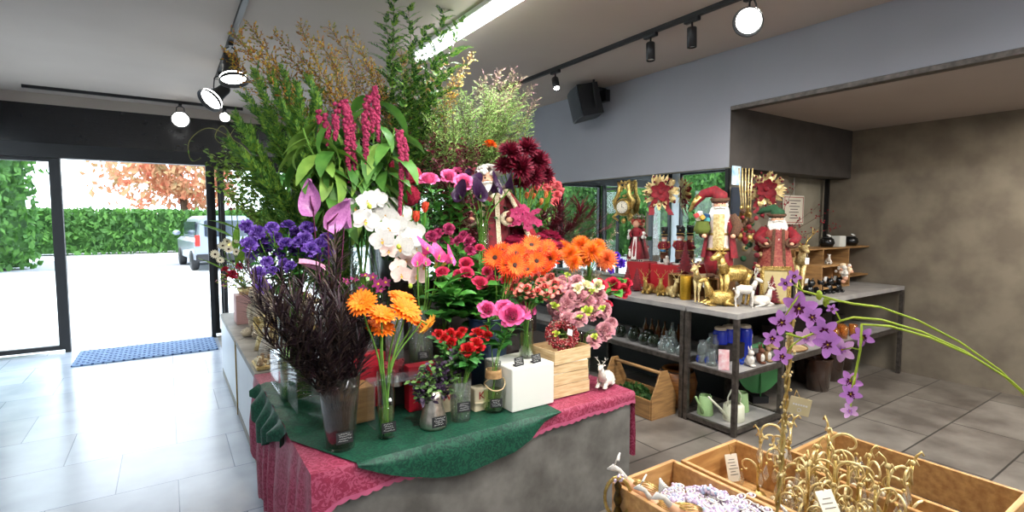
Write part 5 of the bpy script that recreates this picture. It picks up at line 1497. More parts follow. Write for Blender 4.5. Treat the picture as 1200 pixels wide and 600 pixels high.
# ================================================================ seasonal tables on the right
TT = 0.89
M_tabtop = mk('grey laminate top', '#a29e99', '#858280', 7, 0.45, contrast=.9)
M_gold = mk('gold paint', '#e2c377', '#a08040', 35, 0.3, 0.8, contrast=1, bump=.3, bscale=120)
M_goldp = mk('pale gold', '#eedba4', '#bfa262', 45, 0.35, 0.5, contrast=1, bump=.3, bscale=140)
M_whitef = mk('white resin', '#e6e0d6', '#c3bbae', 40, 0.6, contrast=.9, bump=.2)
M_red = mk('bright red board', '#b01320', '#9c0f1b', 6, 0.5)
M_crim = mk('crimson velvet', '#750a1a', '#560713', 30, 0.8, sheen=.15, contrast=1)
M_redf = mk('red fabric', '#8a0d1e', '#650815', 30, 0.7, sheen=.05, contrast=1)
M_flesh = mk('painted face', '#e0ac8c', '#d59c7c', 10, 0.6)
M_beard = mk('white wool', '#f3efe8', '#dcd6cc', 60, 0.95, contrast=1, bump=.6, bscale=160, stretch=(3, 3, 1))
M_fur = mk('brown fur', '#6b4a35', '#4b3324', 60, 0.95, contrast=1, bump=.6, bscale=160)
M_greenf = mk('green felt', '#2f5a3a', '#1f4229', 30, .9)
M_blackp = mk('black gloss', '#141414', '#0e0e0e', 10, .25)
M_brown = mk('brown cloth', '#6d3c22', '#552d19', 20, .7)
M_pinkhair = mk('red-brown curls', '#c65b4a', '#a34436', 60, .9, contrast=1, bump=.6, bscale=130)

def table(name, lab, x0, x1, y0, y1, shelves, posts, top=True, cat='table'):
    t = thing(name, lab, cat, ((x0 + x1) / 2, (y0 + y1) / 2, 0))
    cx, cy = (x0 + x1) / 2, (y0 + y1) / 2
    if top: part('tabletop', MB().box((0, 0, TT - .02), (x1 - x0 + .03, y1 - y0 + .02, .04), bev=.003), M_tabtop, t)
    for x, y in posts: part('post', MB().box((x - cx, y - cy, (TT - .04) / 2), (.035, .035, TT - .04), bev=.002), M_brushed, t)
    for z in shelves:
        s_ = part('shelf', MB().box((0, 0, z - .012), (x1 - x0 - .04, y1 - y0 - .04, .024)), M_tabtop, t)
        fr = MB()
        for yy in (y0, y1): fr.box((0, yy - cy, z - .015), (x1 - x0 - .036, .03, .035), bev=.002)
        for xx in (x0, x1): fr.box((xx - cx, 0, z - .015), (.03, y1 - y0 - .036, .035), bev=.002)
        part('shelf_rail', fr, M_brushed, s_)
    return t
x0, x1 = 3.32, 3.92
table('display_table', 'steel-framed display table end unit, watering cans in its base', x0, x1, 2.12, 2.53, [.45, .05], [(x0, 2.12), (x1, 2.12), (x0, 2.53), (x1, 2.53)])
table('display_table', 'long steel-framed display table along the mirror, glassware below', x0, x1, 2.56, 5.6, [.47], [(x0, 4.0), (x0, 5.6), (x1, 4.0), (x1, 5.6), (x0, 2.575), (x1, 2.575)])
table('display_table', 'display table in the annex before the concrete wall', 3.95, 6.15, 2.12, 2.74, [.47], [(6.13, 2.12), (6.13, 2.72), (5.0, 2.72)])
b = MB(); b.box((5.05, 2.755, .44), (2.2, .02, .86)); o = tag(part('back_board', b, M_black), 'black sheet standing for the dark space under the annex table', 'board')  # black sheet paints in the shade under the annex table
tag(part('back_board', MB().box((3.945, 4.1, .42), (.012, 3.0, .82)), M_black), 'black board behind the glassware shelf', 'board')
def top_at(u, v, z=TT): return at(u, v, Z=z)
def hgt(p, v):
    """height above p at which pixel row v is seen over the same spot"""
    d = Vector(p) - EYEV; best = 0
    lo, hi = 0.0, 2.0
    for _ in range(30):
        m = (lo + hi) / 2
        if pix(Vector(p) + Vector((0, 0, m)))[1] > v: lo = m
        else: hi = m
    return lo

# --- small cone trees
def cone_tree(u, v, vt, lab, z=TT, X=None):
    p = at(u, v, X=X) if X else top_at(u, v, z)
    p.z = z; h = hgt(p, vt)
    t = thing('cone_tree', lab, 'ornament', tuple(p))
    part('stand', MB().lathe([(0, 0), (h * .12, 0), (h * .12, h * .03), (h * .03, h * .05), (h * .03, h * .12)], 12), M_crim, t)
    b = MB(); q = random.Random(int(u)); n = 9
    pr = []
    for k in range(n):
        z0 = h * (.08 + .9 * k / n); r = h * .27 * (1 - k / n) + .004
        pr += [(r, z0), (r * .55, z0 + h * .05)]
    pr.append((0, h))
    b.lathe([(0, h * .08)] + pr, 14)
    b.v = [(x * (1 + q.uniform(-.12, .12)), y * (1 + q.uniform(-.12, .12)), zz) for x, y, zz in b.v]
    part('tufts', b, M_crim, t)
cone_tree(735, 338, 311, 'small crimson cone tree at the far left of the seasonal table')
cone_tree(746, 341, 313, 'small crimson cone tree second from the left, before the red plinth')
cone_tree(904, 356, 322, 'crimson cone tree standing before the gilt picture frame')
cone_tree(890, 347, 326, 'crimson cone tree behind the white antlers')
# --- red plinths
def px_box(name, lab, cat, ul, ur, vb, vt, depth, m, z=TT, bev=.003, part_='body'):
    """a block whose front foot runs from pixel ul to ur; table objects face the aisle"""
    a = top_at(ul, vb, z); X = a.x; w = abs(at(ul, 300, X=X).y - at(ur, 300, X=X).y)
    c = Vector((X + depth / 2, (a.y + at(ur, 300, X=X).y) / 2, z)); h = hgt(a, vt)
    t = thing(name, lab, cat, tuple(c))
    part(part_, MB().box((0, 0, h / 2), (depth, w, h), bev=bev), m, t)
    return t, c, w, h
pl1_, c1_, w1_, h1_ = px_box('plinth', 'bright red plinth under the queen nutcracker', 'plinth', 734, 760, 334, 306, .24, M_red)
pl2_, c2_, w2_, h2_ = px_box('plinth', 'bright red plinth under the toy soldiers', 'plinth', 762, 796, 340, 309, .24, M_red)
# wooden crates on edge
def open_crate(lab, c, d, rz=0, m=None):
    """crate on its side, open towards -X"""
    t = thing('wooden_crate', lab, 'crate', c, rz); w, l, h = d; th = .012; m = m or M_woodd
    part('board', MB().box((0, 0, th / 2), (w, l, th)), m, t); part('board', MB().box((0, 0, h - th / 2), (w, l, th)), m, t)
    for s_ in (-1, 1): part('board', MB().box((0, s_ * (l - th) / 2, h / 2), (w, th, h - 2 * th)), m, t)
    part('back_panel', MB().box((w / 2 - .004, 0, h / 2), (.008, l - 2 * th, h - 2 * th)), m, t)
    return t
open_crate('brown open crate under the large bearded doll', (3.72, 2.72, TT), (.22, .50, .20))
ZCR = TT + .20
cone_tree(803, 313, 283, 'tall crimson cone tree beside the toy soldiers', ZCR, 3.70)

# --- figures
def limb(b, pts, rs, n=8, mi=0): b.tube(pts, rs, n, mi)
def soldier(lab, p, H, rz, drum):
    t = thing('toy_soldier', lab, 'figurine', tuple(p), rz); k = H / 0.32
    S = SC(k)
    def pt(nm, b, m):
        return part(nm, b, m, t, S)
    b = MB(); b.lathe([(0, 0), (.055, 0), (.055, .012), (0, .012)], 20); pt('base', b, M_whitef)
    b = MB()
    for s_ in (-1, 1): limb(b, [(s_ * .018, .0, .012), (s_ * .018, 0, .05)], [.016, .014]); b.ball((s_ * .018, -.012, .018), (.014, .024, .01))
    pt('boots', b, M_blackp)
    b = MB(); b.lathe([(.03, .045), (.036, .07), (.034, .105), (.026, .12)], 16); pt('trousers', b, M_brown)
    b = MB(); b.lathe([(0, .112), (.033, .112), (.031, .14), (.036, .175), (.028, .195), (.012, .2), (0, .2)], 16)
    for s_ in (-1, 1): limb(b, [(s_ * .034, 0, .185), (s_ * .048, -.004, .155), (s_ * .032, -.035, .135)], [.012, .011, .009])
    co = pt('coat', b, M_redf)
    part('belt', MB().torus((0, 0, .115), .033, .004, None, 16, 5), M_gold, co)
    for s_ in (-1, 1): part('epaulet', MB().ball((s_ * .036, 0, .19), (.015, .014, .006), 0, 8, 4), M_gold, co)
    for i in range(3): part('button', MB().ball((0, -.034, .135 + .018 * i), .004, 0, 6, 4), M_gold, co)
    b = MB(); b.ball((0, -.0, .222), (.024, .024, .027), 0, 12, 8); b.ball((0, -.024, .22), .004); pt('head', b, M_flesh)
    b = MB(); b.ball((0, -.017, .206), (.017, .01, .014)); pt('beard', b, M_beard)
    b = MB(); b.lathe([(.024, .238), (.027, .243), (.026, .285), (.031, .315), (.028, .32), (0, .32)], 16); b.lathe([(.027, .238), (.033, .236), (.027, .243)], 16); pt('tall_hat', b, M_blackp)
    b = MB(); b.lathe([(.0265, .25), (.028, .25), (.028, .256), (.0265, .256)], 16); b.ball((0, -.03, .28), .006); pt('hat_band', b, M_gold)
    if drum:
        b = MB(); F = T(0, -.05, .118); b.lathe([(0, -.014), (.024, -.014), (.024, .014), (0, .014)], 16, 0, F); dr = pt('drum', b, mk('blue drum', '#2f6f9c', '#25587d', 20, .5))
        b = MB(); b.torus((0, -.05, .132), .024, .003); b.torus((0, -.05, .104), .024, .003); part('drum_hoop', b, M_gold, dr)
    return t
def queen(lab, p, H, rz):
    t = thing('queen_figurine', lab, 'figurine', tuple(p), rz); S = SC(H / .42)
    def pt(nm, b, m): return part(nm, b, m, t, S)
    b = MB(); b.box((0, 0, .01), (.15, .11, .02), bev=.003); base = pt('base', b, M_whitef)
    b = MB()
    for i in range(8): b.box((-.065 + .0186 * i, -.056, .01), (.009, .002, .012))
    part('checks', b, M_blackp, base)
    b = MB(); b.lathe([(.075, .02), (.072, .05), (.055, .12), (.036, .19), (.026, .225), (0, .23)], 20)
    for s_ in (-1, 1): limb(b, [(s_ * .03, 0, .275), (s_ * .052, -.012, .24), (s_ * .03, -.045, .215)], [.014, .013, .01])
    b.lathe([(.024, .22), (.036, .26), (.036, .285), (.012, .30), (0, .3)], 16)
    dr = pt('gown', b, M_redf)
    b = MB(); b.prism([(-.022, .0), (.022, .0), (.014, .2), (-.014, .2)], 0, .004, 0, T(0, -.078, .02) @ RX(R(90 - 14)) @ T(0, 0, -.004)); part('apron_panel', b, M_beard, dr)
    b = MB(); b.grid(lambda u, v: Vector((.083 * sin(pi * (u * 1.1 - .05) - pi / 2) * (1 - .55 * v), .075 * cos(pi * (u * 1.1 - .05) - pi / 2) * (1 - .55 * v) + .005, .02 + .24 * v)), 12, 5); pt('cloak', b, M_blackp)
    b = MB(); b.ball((0, -.004, .325), (.03, .028, .034), 0, 12, 8); b.ball((0, -.032, .322), .005); pt('head', b, M_flesh)
    b = MB(); q = random.Random(2)
    for i in range(46):
        a = q.uniform(.15, 2.99); e = q.uniform(-.4, 1)
        b.ball((.033 * cos(a) * 1.1, .03 * sin(a) - .002, .335 + .03 * e), .0105, 0, 6, 4)
    for s_ in (-1, 1): b.ball((s_ * .03, -.012, .352), .015, 0, 8, 5)
    pt('curls', b, M_pinkhair)
    b = MB()
    for i in range(10):
        a = i * pi / 5; b.tube([(.022 * cos(a), .022 * sin(a), .368), (.030 * cos(a), .030 * sin(a), .39), (.012 * cos(a), .012 * sin(a), .41)], .003, 5)
        b.ball((.030 * cos(a), .030 * sin(a), .392), .005, 0, 6, 4)
    b.ball((0, 0, .414), .007, 0, 6, 4); pt('crown', b, M_silver)
    b = MB(); q = random.Random(5)
    for s_ in (-1, 1):
        for i in range(10): b.ball((s_ * (.055 + .012 * q.random()), .0 + .02 * q.uniform(-1, 1), .20 + .07 * q.random()), .014, 0, 7, 4)
    pt('fur_muff', b, M_beard)
    b = MB(); b.box((.045, -.058, .20), (.004, .05, .035), 0, RZ(.3)); pt('small_flag', b, M_greenf)
    b = MB()
    b.ball((-.035, -.075, .07), (.012, .01, .03)); b.ball((-.035, -.077, .108), .011); d = pt('child_doll', b, M_beard)
    part('child_hat', MB().lathe([(.011, .112), (.009, .13), (0, .135)], 10, 0, T(-.035, -.077, 0)), M_redf, d)
    return t
pq = at(745, 306, X=c1_.x - .04); pq.z = TT + h1_
queen('red-gowned queen nutcracker with silver crown on a red plinth', pq, hgt(pq, 250), R(-62))
ps = at(778, 308, X=c2_.x - .03); ps.z = TT + h2_
soldier('toy soldier with blue drum, red coat and black hat', ps, hgt(ps, 266), R(-62), True)
ps = at(796, 308, X=c2_.x + .02); ps.z = TT + h2_
soldier('toy soldier without drum, nearer the tall crimson tree', ps, hgt(ps, 264), R(-50), False)
def bird(lab, p, H, rz, m, cat='figurine', name='bird_figurine', crest=False, beakm=None):
    t = thing(name, lab, cat, tuple(p), rz); S = SC(H)
    b = MB(); b.ball((0, .05, .36), (.26, .40, .30), 0, 12, 8, RX(R(18))); b.ball((0, -.22, .78), (.17, .18, .18), 0, 12, 8)
    b.tube([(0, -.1, .5), (0, -.2, .7)], [.2, .14], 10); b.tube([(0, .3, .3), (0, .72, .16)], [.16, .05], 8)
    b.lathe([(0, 0), (.2, 0), (.22, .06), (.1, .12)], 12)
    part('body', b, m, t, S)
    part('beak', MB().tube([(0, -.36, .77), (0, -.5, .73)], [.05, .005], 6), beakm or M_gold, t, S)
    for s_ in (-1, 1): part('wing', MB().ball((s_ * .22, .12, .42), (.07, .34, .2), 0, 8, 6, RX(R(20))), m, t, S)
    return t
pb_ = at(781, 309, X=c2_.x - .09); pb_.z = TT + h2_
bird('small white bird between the two toy soldiers', pb_, .09, R(-40), M_whitef)
# --- deer
def deer(lab, p, H, rz, m, pose='stand', antler=1.0, name='reindeer_figurine', collar=None, head_up=0.0, antm=None, fat=1.3):
    t = thing(name, lab, 'figurine', tuple(p), rz); S = SC(H)
    b = MB()
    if pose == 'stand':
        b.tube([(0, .22, .50), (0, .10, .51), (0, -.08, .50), (0, -.2, .52)], [r_ * fat for r_ in [.07, .105, .10, .09]], 10)
        b.tube([(0, -.2, .55), (0, -.27, .68), (0, -.29, .77)], [r_ * fat for r_ in [.075, .05, .042]], 8)
        hz = .79; hy = -.31
        for s_ in (-1, 1):
            b.tube([(s_ * .05, -.2, .5), (s_ * .05, -.2, .28), (s_ * .045, -.215, .25), (s_ * .045, -.2, .03), (s_ * .045, -.215, 0)], [r_ * fat for r_ in [.045, .024, .022, .014, .02]], 6)
            b.tube([(s_ * .05, .2, .5), (s_ * .055, .17, .36), (s_ * .05, .25, .24), (s_ * .05, .225, .03), (s_ * .05, .21, 0)], [r_ * fat for r_ in [.06, .04, .02, .014, .02]], 6)
        b.tube([(0, .27, .54), (0, .32, .5)], [r_ * fat for r_ in [.025, .01]], 5)
    else:
        b.tube([(0, .42, .16), (0, .28, .19), (0, .02, .19), (0, -.16, .2)], [r_ * fat for r_ in [.07, .15, .145, .12]], 10)
        b.tube([(0, -.16, .26), (0, -.24, .46), (0, -.27, .58)], [r_ * fat for r_ in [.10, .06, .048]], 8)
        hz = .61; hy = -.29
        for s_ in (-1, 1):
            b.tube([(s_ * .09, -.14, .12), (s_ * .1, -.34, .06), (s_ * .1, -.18, .025), (s_ * .1, -.06, .02)], [r_ * fat for r_ in [.05, .03, .024, .015]], 6)
            b.tube([(s_ * .1, .28, .15), (s_ * .17, .12, .08), (s_ * .15, .34, .03), (s_ * .14, .46, .02)], [r_ * fat for r_ in [.09, .05, .025, .015]], 6)
        b.tube([(0, .44, .2), (0, .5, .15)], [r_ * fat for r_ in [.03, .01]], 5)
    b.tube([(0, hy + .05, hz), (0, hy - .04, hz), (0, hy - .12, hz - .035), (0, hy - .16, hz - .045)], [r_ * fat for r_ in [.045, .05, .032, .024]], 8)
    part('body', b, m, t, S)
    for s_ in (-1, 1):
        part('ear', MB().tube([(s_ * .035, hy + .01, hz + .03), (s_ * .09, hy + .03, hz + .05), (s_ * .12, hy + .04, hz + .045)], [.012, .02, .004], 5), m, t, S)
        if antler:
            a = MB(); A = antler
            c = [(s_ * .02, hy, hz + .04), (s_ * .07 * A, hy + .04, hz + .12 * A), (s_ * .13 * A, hy + .03, hz + .2 * A), (s_ * .11 * A, hy, hz + .3 * A)]
            a.tube(c, [.012, .011, .009, .004], 5)
            a.tube([c[1], (s_ * .04, hy - .05, hz + .2 * A)], [.009, .003], 5); a.tube([c[2], (s_ * .2 * A, hy + .02, hz + .27 * A)], [.008, .003], 5)
            a.tube([c[2], (s_ * .12 * A, hy - .06, hz + .27 * A)], [.007, .003], 5)
            part('antler', a, antm or m, t, S)
    if collar: part('collar', MB().torus((0, hy + .05, hz - .13), .06, .014, RX(R(20)), 14, 5), collar, t, S)
    return t
for i, (u, v, vt, lab) in enumerate([(759, 344, 318, 'small gold reindeer left of the trio'), (774, 346, 319, 'small gold reindeer in the middle of the trio'), (789, 348, 319, 'pale gold reindeer right of the trio, next the candle')]):
    p = top_at(u, v); d = deer(lab, p, hgt(p, vt) * 1.15, R(-70 + 20 * i), M_gold if i < 2 else M_goldp, 'lie', 1.3, collar=M_whitef)
p = top_at(803, 351); h = hgt(p, 323)
t = thing('candle', 'thick metallic gold pillar candle at the table edge', 'candle', tuple(p))
part('wax', MB().lathe([(0, 0), (.042, 0), (.044, .004), (.044, h - .004), (.041, h), (.02, h - .005), (0, h - .006)], 24), mk('brushed gold wax', '#c59b2f', '#a07a1c', 60, .4, .7, contrast=1, stretch=(1, 1, 12)), t)
part('wick', MB().tube([(0, 0, h - .006), (0, .001, h + .01)], .0015, 5), M_blackp, t)
p = top_at(840, 358); deer('gold reclining deer at the front edge', p, .33, R(-122), M_gold, 'lie', .0)
p = Vector((3.60, at(824, 300, X=3.60).y, TT)); deer('gold textured deer with tag behind the reclining one', p, hgt(p, 300) * .95, R(-85), M_goldp, 'stand', .7, collar=M_gold)
p = Vector((3.66, at(862, 300, X=3.66).y, TT)); deer('tall gold ruffled reindeer behind the white deer', p, hgt(p, 280) * .95, R(-105), M_gold, 'stand', .55, collar=M_goldp)
p = top_at(872, 360); deer('white standing stag with branching antlers', p, hgt(p, 317) * .95, R(42), M_whitef, 'stand', 1.2)
p = Vector((3.80, 2.21, TT)); deer('white lying stag at the table corner', p, .22, R(70), M_whitef, 'lie', .9)
def swing_tag(lab, p, rz, m=M_whitef, w=.035, h=.055):
    t = thing('hang_tag', lab, 'tag', tuple(p), rz)
    part('card', MB().box((0, 0, -h / 2), (w, .002, h), bev=.0006), M_white, t)
    part('cord', MB().tube([(0, 0, 0), (.004, .004, .02), (0, .01, .035)], .001, 4), m, t)
    b = MB(); q = random.Random(3)
    for k in range(5): b.box((-w * .1, -.0014, -h * (.25 + .13 * k)), (w * q.uniform(.3, .6), .0006, h * .03))
    part('print', b, M_blackp, t)
    return t
swing_tag('white paper tag on the gold textured deer', at(827, 329, X=3.50), R(-60))
# --- bearded dolls
def bearded_doll(lab, p, H, rz, kind):
    t = thing('bearded_doll', lab, 'doll', tuple(p), rz); S = SC(H * (1.25 if kind else 1.0), H * (1.15 if kind else 1.0), H)
    def pt(nm, b, m, par=None): return part(nm, b, m, par or t, S if par is None else None)
    q = random.Random(11)
    if kind == 0:
        b = MB()
        for s_ in (-1, 1): b.ball((s_ * .07, -.03, .025), (.05, .09, .03), 0, 10, 6)
        pt('boots', b, M_fur)
        b = MB()
        for s_ in (-1, 1): b.tube([(s_ * .065, 0, .03), (s_ * .075, 0, .15), (s_ * .06, 0, .32)], [.05, .075, .08], 10)
        pt('trousers', b, M_redf)
        b = MB(); b.grid(lambda u, v: Vector(((.15 + .04 * v + .01 * sin(u * 30)) * sin(pi * (u - .5) * 1.5) * (1 - .25 * (1 - v)), (.13 + .02 * v) * cos(pi * (u - .5) * 1.5) + .01, .68 - .46 * v)), 24, 6); pt('cape', b, M_redf)
        b = MB(); b.lathe([(.125, .30), (.12, .42), (.10, .50), (.12, .60), (.10, .68), (.05, .71), (0, .72)], 20)
        co = pt('coat', b, mk('cream brocade', '#e3cfc6', '#cbb0a0', 30, .6, contrast=1))
        part('gold_panel', MB().grid(lambda u, v: Vector((.055 * (2 * u - 1), -.128 + .02 * v * (1 - v) * 0 + .012 * abs(2 * u - 1), .30 + .38 * v)), 4, 6), M_goldp, co)
        b = MB(); b.torus((0, 0, .47), .105, .014, None, 24, 6); part('belt', b, M_gold, co)
        b = MB(); b.torus((0, 0, .31), .124, .014, None, 24, 6); part('gold_hem', b, M_gold, co)
        for s_ in (-1, 1):
            b = MB(); b.tube([(s_ * .11, 0, .66), (s_ * .18, -.02, .55), (s_ * .15, -.11, .46)], [.055, .055, .045], 10); sl = pt('sleeve', b, M_fur)
            part('hand', MB().ball((s_ * .14, -.14, .45), (.026, .03, .024)), M_flesh, sl)
    else:
        m = M_redf if kind == 1 else M_crim
        b = MB(); b.lathe([(.20, .0), (.19, .1), (.15, .35), (.12, .5), (.13, .6), (.10, .68), (.04, .72), (0, .72)], 24)
        b.v = [(x * (1 + .05 * sin(9 * math.atan2(y, x))) if z < .4 else x, y * (1 + .05 * sin(9 * math.atan2(y, x))) if z < .4 else y, z) for x, y, z in b.v]
        ro = pt('robe', b, mk('red brocade', '#7c1526', '#a5604a', 35, .7, contrast=.8) if kind == 1 else m)
        b = MB()
        for s_ in (-1, 1): b.grid(lambda u, v: Vector((s_ * (.03 + .03 * u + .02 * (1 - v)), -(.135 + .06 * (1 - v) ** 1.2) + .004 * u, .02 + .62 * v)), 2, 6)
        part('trim_band', b, M_fur if kind == 1 else mk('cream lace', '#d8cbb0', '#b7a784', 90, .9, contrast=1, bump=.6, bscale=200), ro)
        for s_ in (-1, 1):
            b = MB(); b.tube([(s_ * .11, 0, .65), (s_ * .19, -.03, .52), (s_ * .14, -.13, .45)], [.055, .065, .06], 10); sl = pt('sleeve', b, m)
            part('cuff', MB().torus((s_ * .135, -.14, .45), .055, .018, RX(R(70)), 14, 6), M_fur if kind == 1 else MATS['cream lace'], sl)
            part('hand', MB().ball((s_ * .125, -.17, .44), (.024, .03, .024)), M_flesh, sl)
    if kind == 2:
        cl = lambda u, v: Vector(((.13 + .22 * v ** .8) * sin((u - .5) * 4.6), (.11 + .12 * v) * cos((u - .5) * 4.6) + .0, .71 - .42 * v))
        b = MB(); b.grid(cl, 30, 8); cp_ = pt('cloak', b, mk('scarlet velvet', '#a01426', '#7c0c1a', 30, .8, contrast=1))
        b = MB()
        for i in range(60): b.ball(cl(i / 59, 1.0), .020, 0, 6, 4)
        for u in (0, 1):
            for i in range(24): b.ball(cl(u, i / 23) + Vector((0, -.006, 0)), .018, 0, 6, 4)
        part('lace_edge', b, MATS['cream lace'], cp_)
        b = MB()
        for i in range(40):
            a_ = q.uniform(0, 6.28); b.ball((.10 * cos(a_), .08 * sin(a_) - .03, .66 + q.uniform(-.05, .04)), .022, 0, 6, 4)
        pt('ruff', b, MATS['cream lace'])
    b = MB(); b.ball((0, -.01, .775), (.065, .065, .075), 0, 14, 10); b.ball((0, -.078, .77), (.014, .016, .014))
    hd = pt('head', b, M_flesh)
    b = MB()
    for s_ in (-1, 1): b.ball((s_ * .025, -.068, .79), .007, 0, 6, 4)
    part('eyes', b, M_blackp, hd)
    b = MB()
    for i in range(60):
        x = q.uniform(-1, 1); L = .36 * (1 - abs(x) * .5) * q.uniform(.75, 1.1)
        p0 = Vector((x * .075, -.055 + .03 * abs(x), .765 - .02 * abs(x)))
        b.tube([p0, p0 + Vector((x * .01, -.045, -L * .4)), p0 + Vector((x * -.01, -.05, -L * .8)), p0 + Vector((x * -.02, -.04, -L))], [.016, .022, .018, .006], 5)
    for i in range(30):
        a = q.uniform(-.3, pi + .3); b.ball((.066 * cos(a), .055 * sin(a) + .0, .775 + q.uniform(-.05, .04)), .02, 0, 6, 4)
    for s_ in (-1, 1): b.tube([(0, -.082, .755), (s_ * .03, -.08, .748), (s_ * .055, -.065, .735)], [.012, .012, .004], 5)
    pt('beard', b, M_beard)
    if kind < 2:
        hm = M_redf if kind == 0 else M_fur
        b = MB(); b.tube([(0, 0, .80), (0, 0, .87), (-.06, .01, .925), (-.17, .02, .90), (-.25, .02, .80), (-.30, .02, .72)] if kind == 0 else [(0, 0, .80), (0, 0, .87), (-.04, .01, .93), (-.14, .03, .9), (-.2, .03, .85)], [.082, .08, .065, .05, .03, .01] if kind == 0 else [.085, .08, .06, .04, .012], 12)
        hh = pt('pointed_hat', b, hm if kind == 0 else M_greenf)
        if kind == 0: part('gold_tip', MB().tube([(-.20, .02, .875), (-.26, .02, .80), (-.31, .02, .71)], [.047, .032, .012], 10), M_gold, hh)
        part('fur_brim', MB().torus((0, -.002, .835), .075, .024, RX(R(8)), 18, 7), M_fur, hh)
    else:
        b = MB()
        for i in range(90):
            a = q.uniform(0, 6.28); e = q.uniform(0, 1.5)
            b.ball((.085 * cos(a) * cos(e), .08 * sin(a) * cos(e), .82 + .08 * sin(e)), .016, 0, 6, 4)
        pt('white_curled_hat', b, M_beard)
    return t
pd = at(842, 303, X=3.66); pd.z = ZCR
dl_ = bearded_doll('large bearded doll in cream and gold coat, red trousers', pd, hgt(pd, 222) * 1.06, R(-58), 0)
# things the doll carries
t = thing('gift_sack', 'green sack of tiny wrapped presents held by the large doll', 'sack', tuple(at(823, 268, X=3.55)), R(-60))
part('sack', MB().lathe([(0, -.045), (.05, -.04), (.065, 0), (.05, .05), (.055, .06)], 14, 0), mk('olive felt', '#6f7d2f', '#566325', 20, .8), t)
for i, (c, x, z) in enumerate([('#e8dfc0', -.03, .08), ('#2a5a86', .03, .10), ('#c9a23c', 0, .09), ('#e3e6e8', -.02, .12), ('#53a3a0', .035, .07), ('#c03a3a', -.045, .105)]):
    part('present', MB().box((x, -.01 * (i % 3), z), (.036, .034, .036), 0, RZ(i) @ RX(i * .4), bev=.003), mk('present paper %d' % i, c, None, 20, .5), t)
pd = at(908, 322, Y=2.44)
open_crate('dark crate carrying the robed bearded doll', (pd.x, pd.y, TT), (.26, .26, pd.z - TT), R(40), M_riser)
bearded_doll('bearded doll in dark red patterned robe and fur hat', pd, hgt(pd, 242) * 1.05, R(-50), 1)
# wall of fillers: gold parcel figure, round red baubles, picture frame
def bauble_heap(name, lab, c, n, r, s_, mats, seed=1, cat='garland'):
    t = thing(name, lab, cat, tuple(c)); q = random.Random(seed)
    me = [MB().ball((0, 0, 0), 1.0, 0, 9, 6).mesh('bauble', m) for m in mats]
    for i in range(n):
        a = Vector((q.gauss(0, .5), q.gauss(0, .5), q.gauss(0, .5)))
        link('bauble', me[i % len(mats)], t, T(a.x * r[0], a.y * r[1], a.z * r[2]) @ SC(s_ * q.uniform(.6, 1.3)))
    return t
bauble_heap('garland', 'red and gold bauble garland between the two dolls', at(884, 280, Y=2.6), 45, (.07, .12, .16), .022, [M_redf, M_goldp, M_greenf], 3)
bauble_heap('garland', 'gold bauble garland above the tall gold reindeer', at(868, 270, X=3.8), 46, (.06, .09, .12), .02, [M_gold, M_fur, M_redf], 4)
bauble_heap('garland', 'red berry garland below the bearded robe doll', at(889, 318, Y=2.5), 40, (.06, .07, .10), .02, [M_redf, M_crim, M_goldp], 6)
# gilt picture frame
p = top_at(910, 352); h = hgt(p, 313); wv = .20
p = Vector((3.99, at(910, 300, X=3.99).y, TT)); h = hgt(p, 313)
t = thing('picture_frame', 'small ornate gilt frame standing behind the crimson cone', 'picture frame', tuple(p), R(-46))
b = MB()
for s_ in (-1, 1):
    b.box((s_ * wv / 2, 0, h / 2), (.028, .02, h), bev=.004); b.box((0, 0, h / 2 + s_ * (h / 2 - .014)), (wv, .02, .028), bev=.004)
q = random.Random(1)
for i in range(60):
    a = i / 60 * 2 * (wv + h); 
    x, z = (a - wv / 2, 0) if a < wv else ((wv / 2, a - wv) if a < wv + h else ((wv / 2 - (a - wv - h), h) if a < 2 * wv + h else (-wv / 2, h - (a - 2 * wv - h))))
    b.ball((x, -.008, max(.006, z)), .009, 0, 6, 4)
part('frame', b, M_gold, t); part('backing', MB().box((0, .004, h / 2), (wv - .03, .006, h - .03)), mk('aged parchment', '#c9b98a', '#a99866', 10, .7), t)
part('strut', MB().box((0, .06, h * .35), (.02, .004, h * .7), 0, RX(R(20))), M_woodd, t)
# tall gold reindeer in the annex corner and smaller clutter
p = top_at(940, 345) + Vector((.05, .1, 0)); deer('gold leafy reindeer with white tag in the annex', p, .52, R(-40), M_goldp, 'stand', 1.2, antm=M_gold)
swing_tag('white paper tag on the leafy annex reindeer', at(946, 302, Y=2.25), R(-35))
# --- cuckoo-style gilt clock on the mirror, wreath and bows
p = at(731, 236, X=3.93)
t = thing('wall_clock', 'ornate gilt lyre clock hanging on the mirror', 'clock', tuple(p), R(-75))
b = MB(); b.lathe([(0, -.02), (.085, -.02), (.095, 0), (.085, .03), (.07, .035)], 24, 0, T(0, 0, -.06) @ RX(pi / 2)); q = random.Random(3)
for s_ in (-1, 1):
    b.tube([(s_ * .09, 0, -.08), (s_ * .11, 0, 0), (s_ * .06, 0, .08), (s_ * .05, 0, .16), (s_ * .07, 0, .20)], [.02, .024, .02, .02, .01], 7)
    b.tube([(s_ * .07, 0, -.12), (s_ * .11, -.02, -.16), (s_ * .06, 0, -.2)], [.02, .018, .01], 7)
for i in range(40): b.ball((q.uniform(-.06, .06), q.uniform(-.01, .02), q.uniform(.05, .21)), .012, 0, 6, 4)
b.ball((0, 0, -.2), (.03, .02, .03)); part('case', b, M_gold, t)
dlf = part('dial', MB().lathe([(0, .002), (.06, .002), (.063, 0), (0, 0)], 24, 0, T(0, -.036, -.06) @ RX(pi / 2)), mk('ivory dial', '#efe6d2', '#e4d9c1', 10, .5), t)
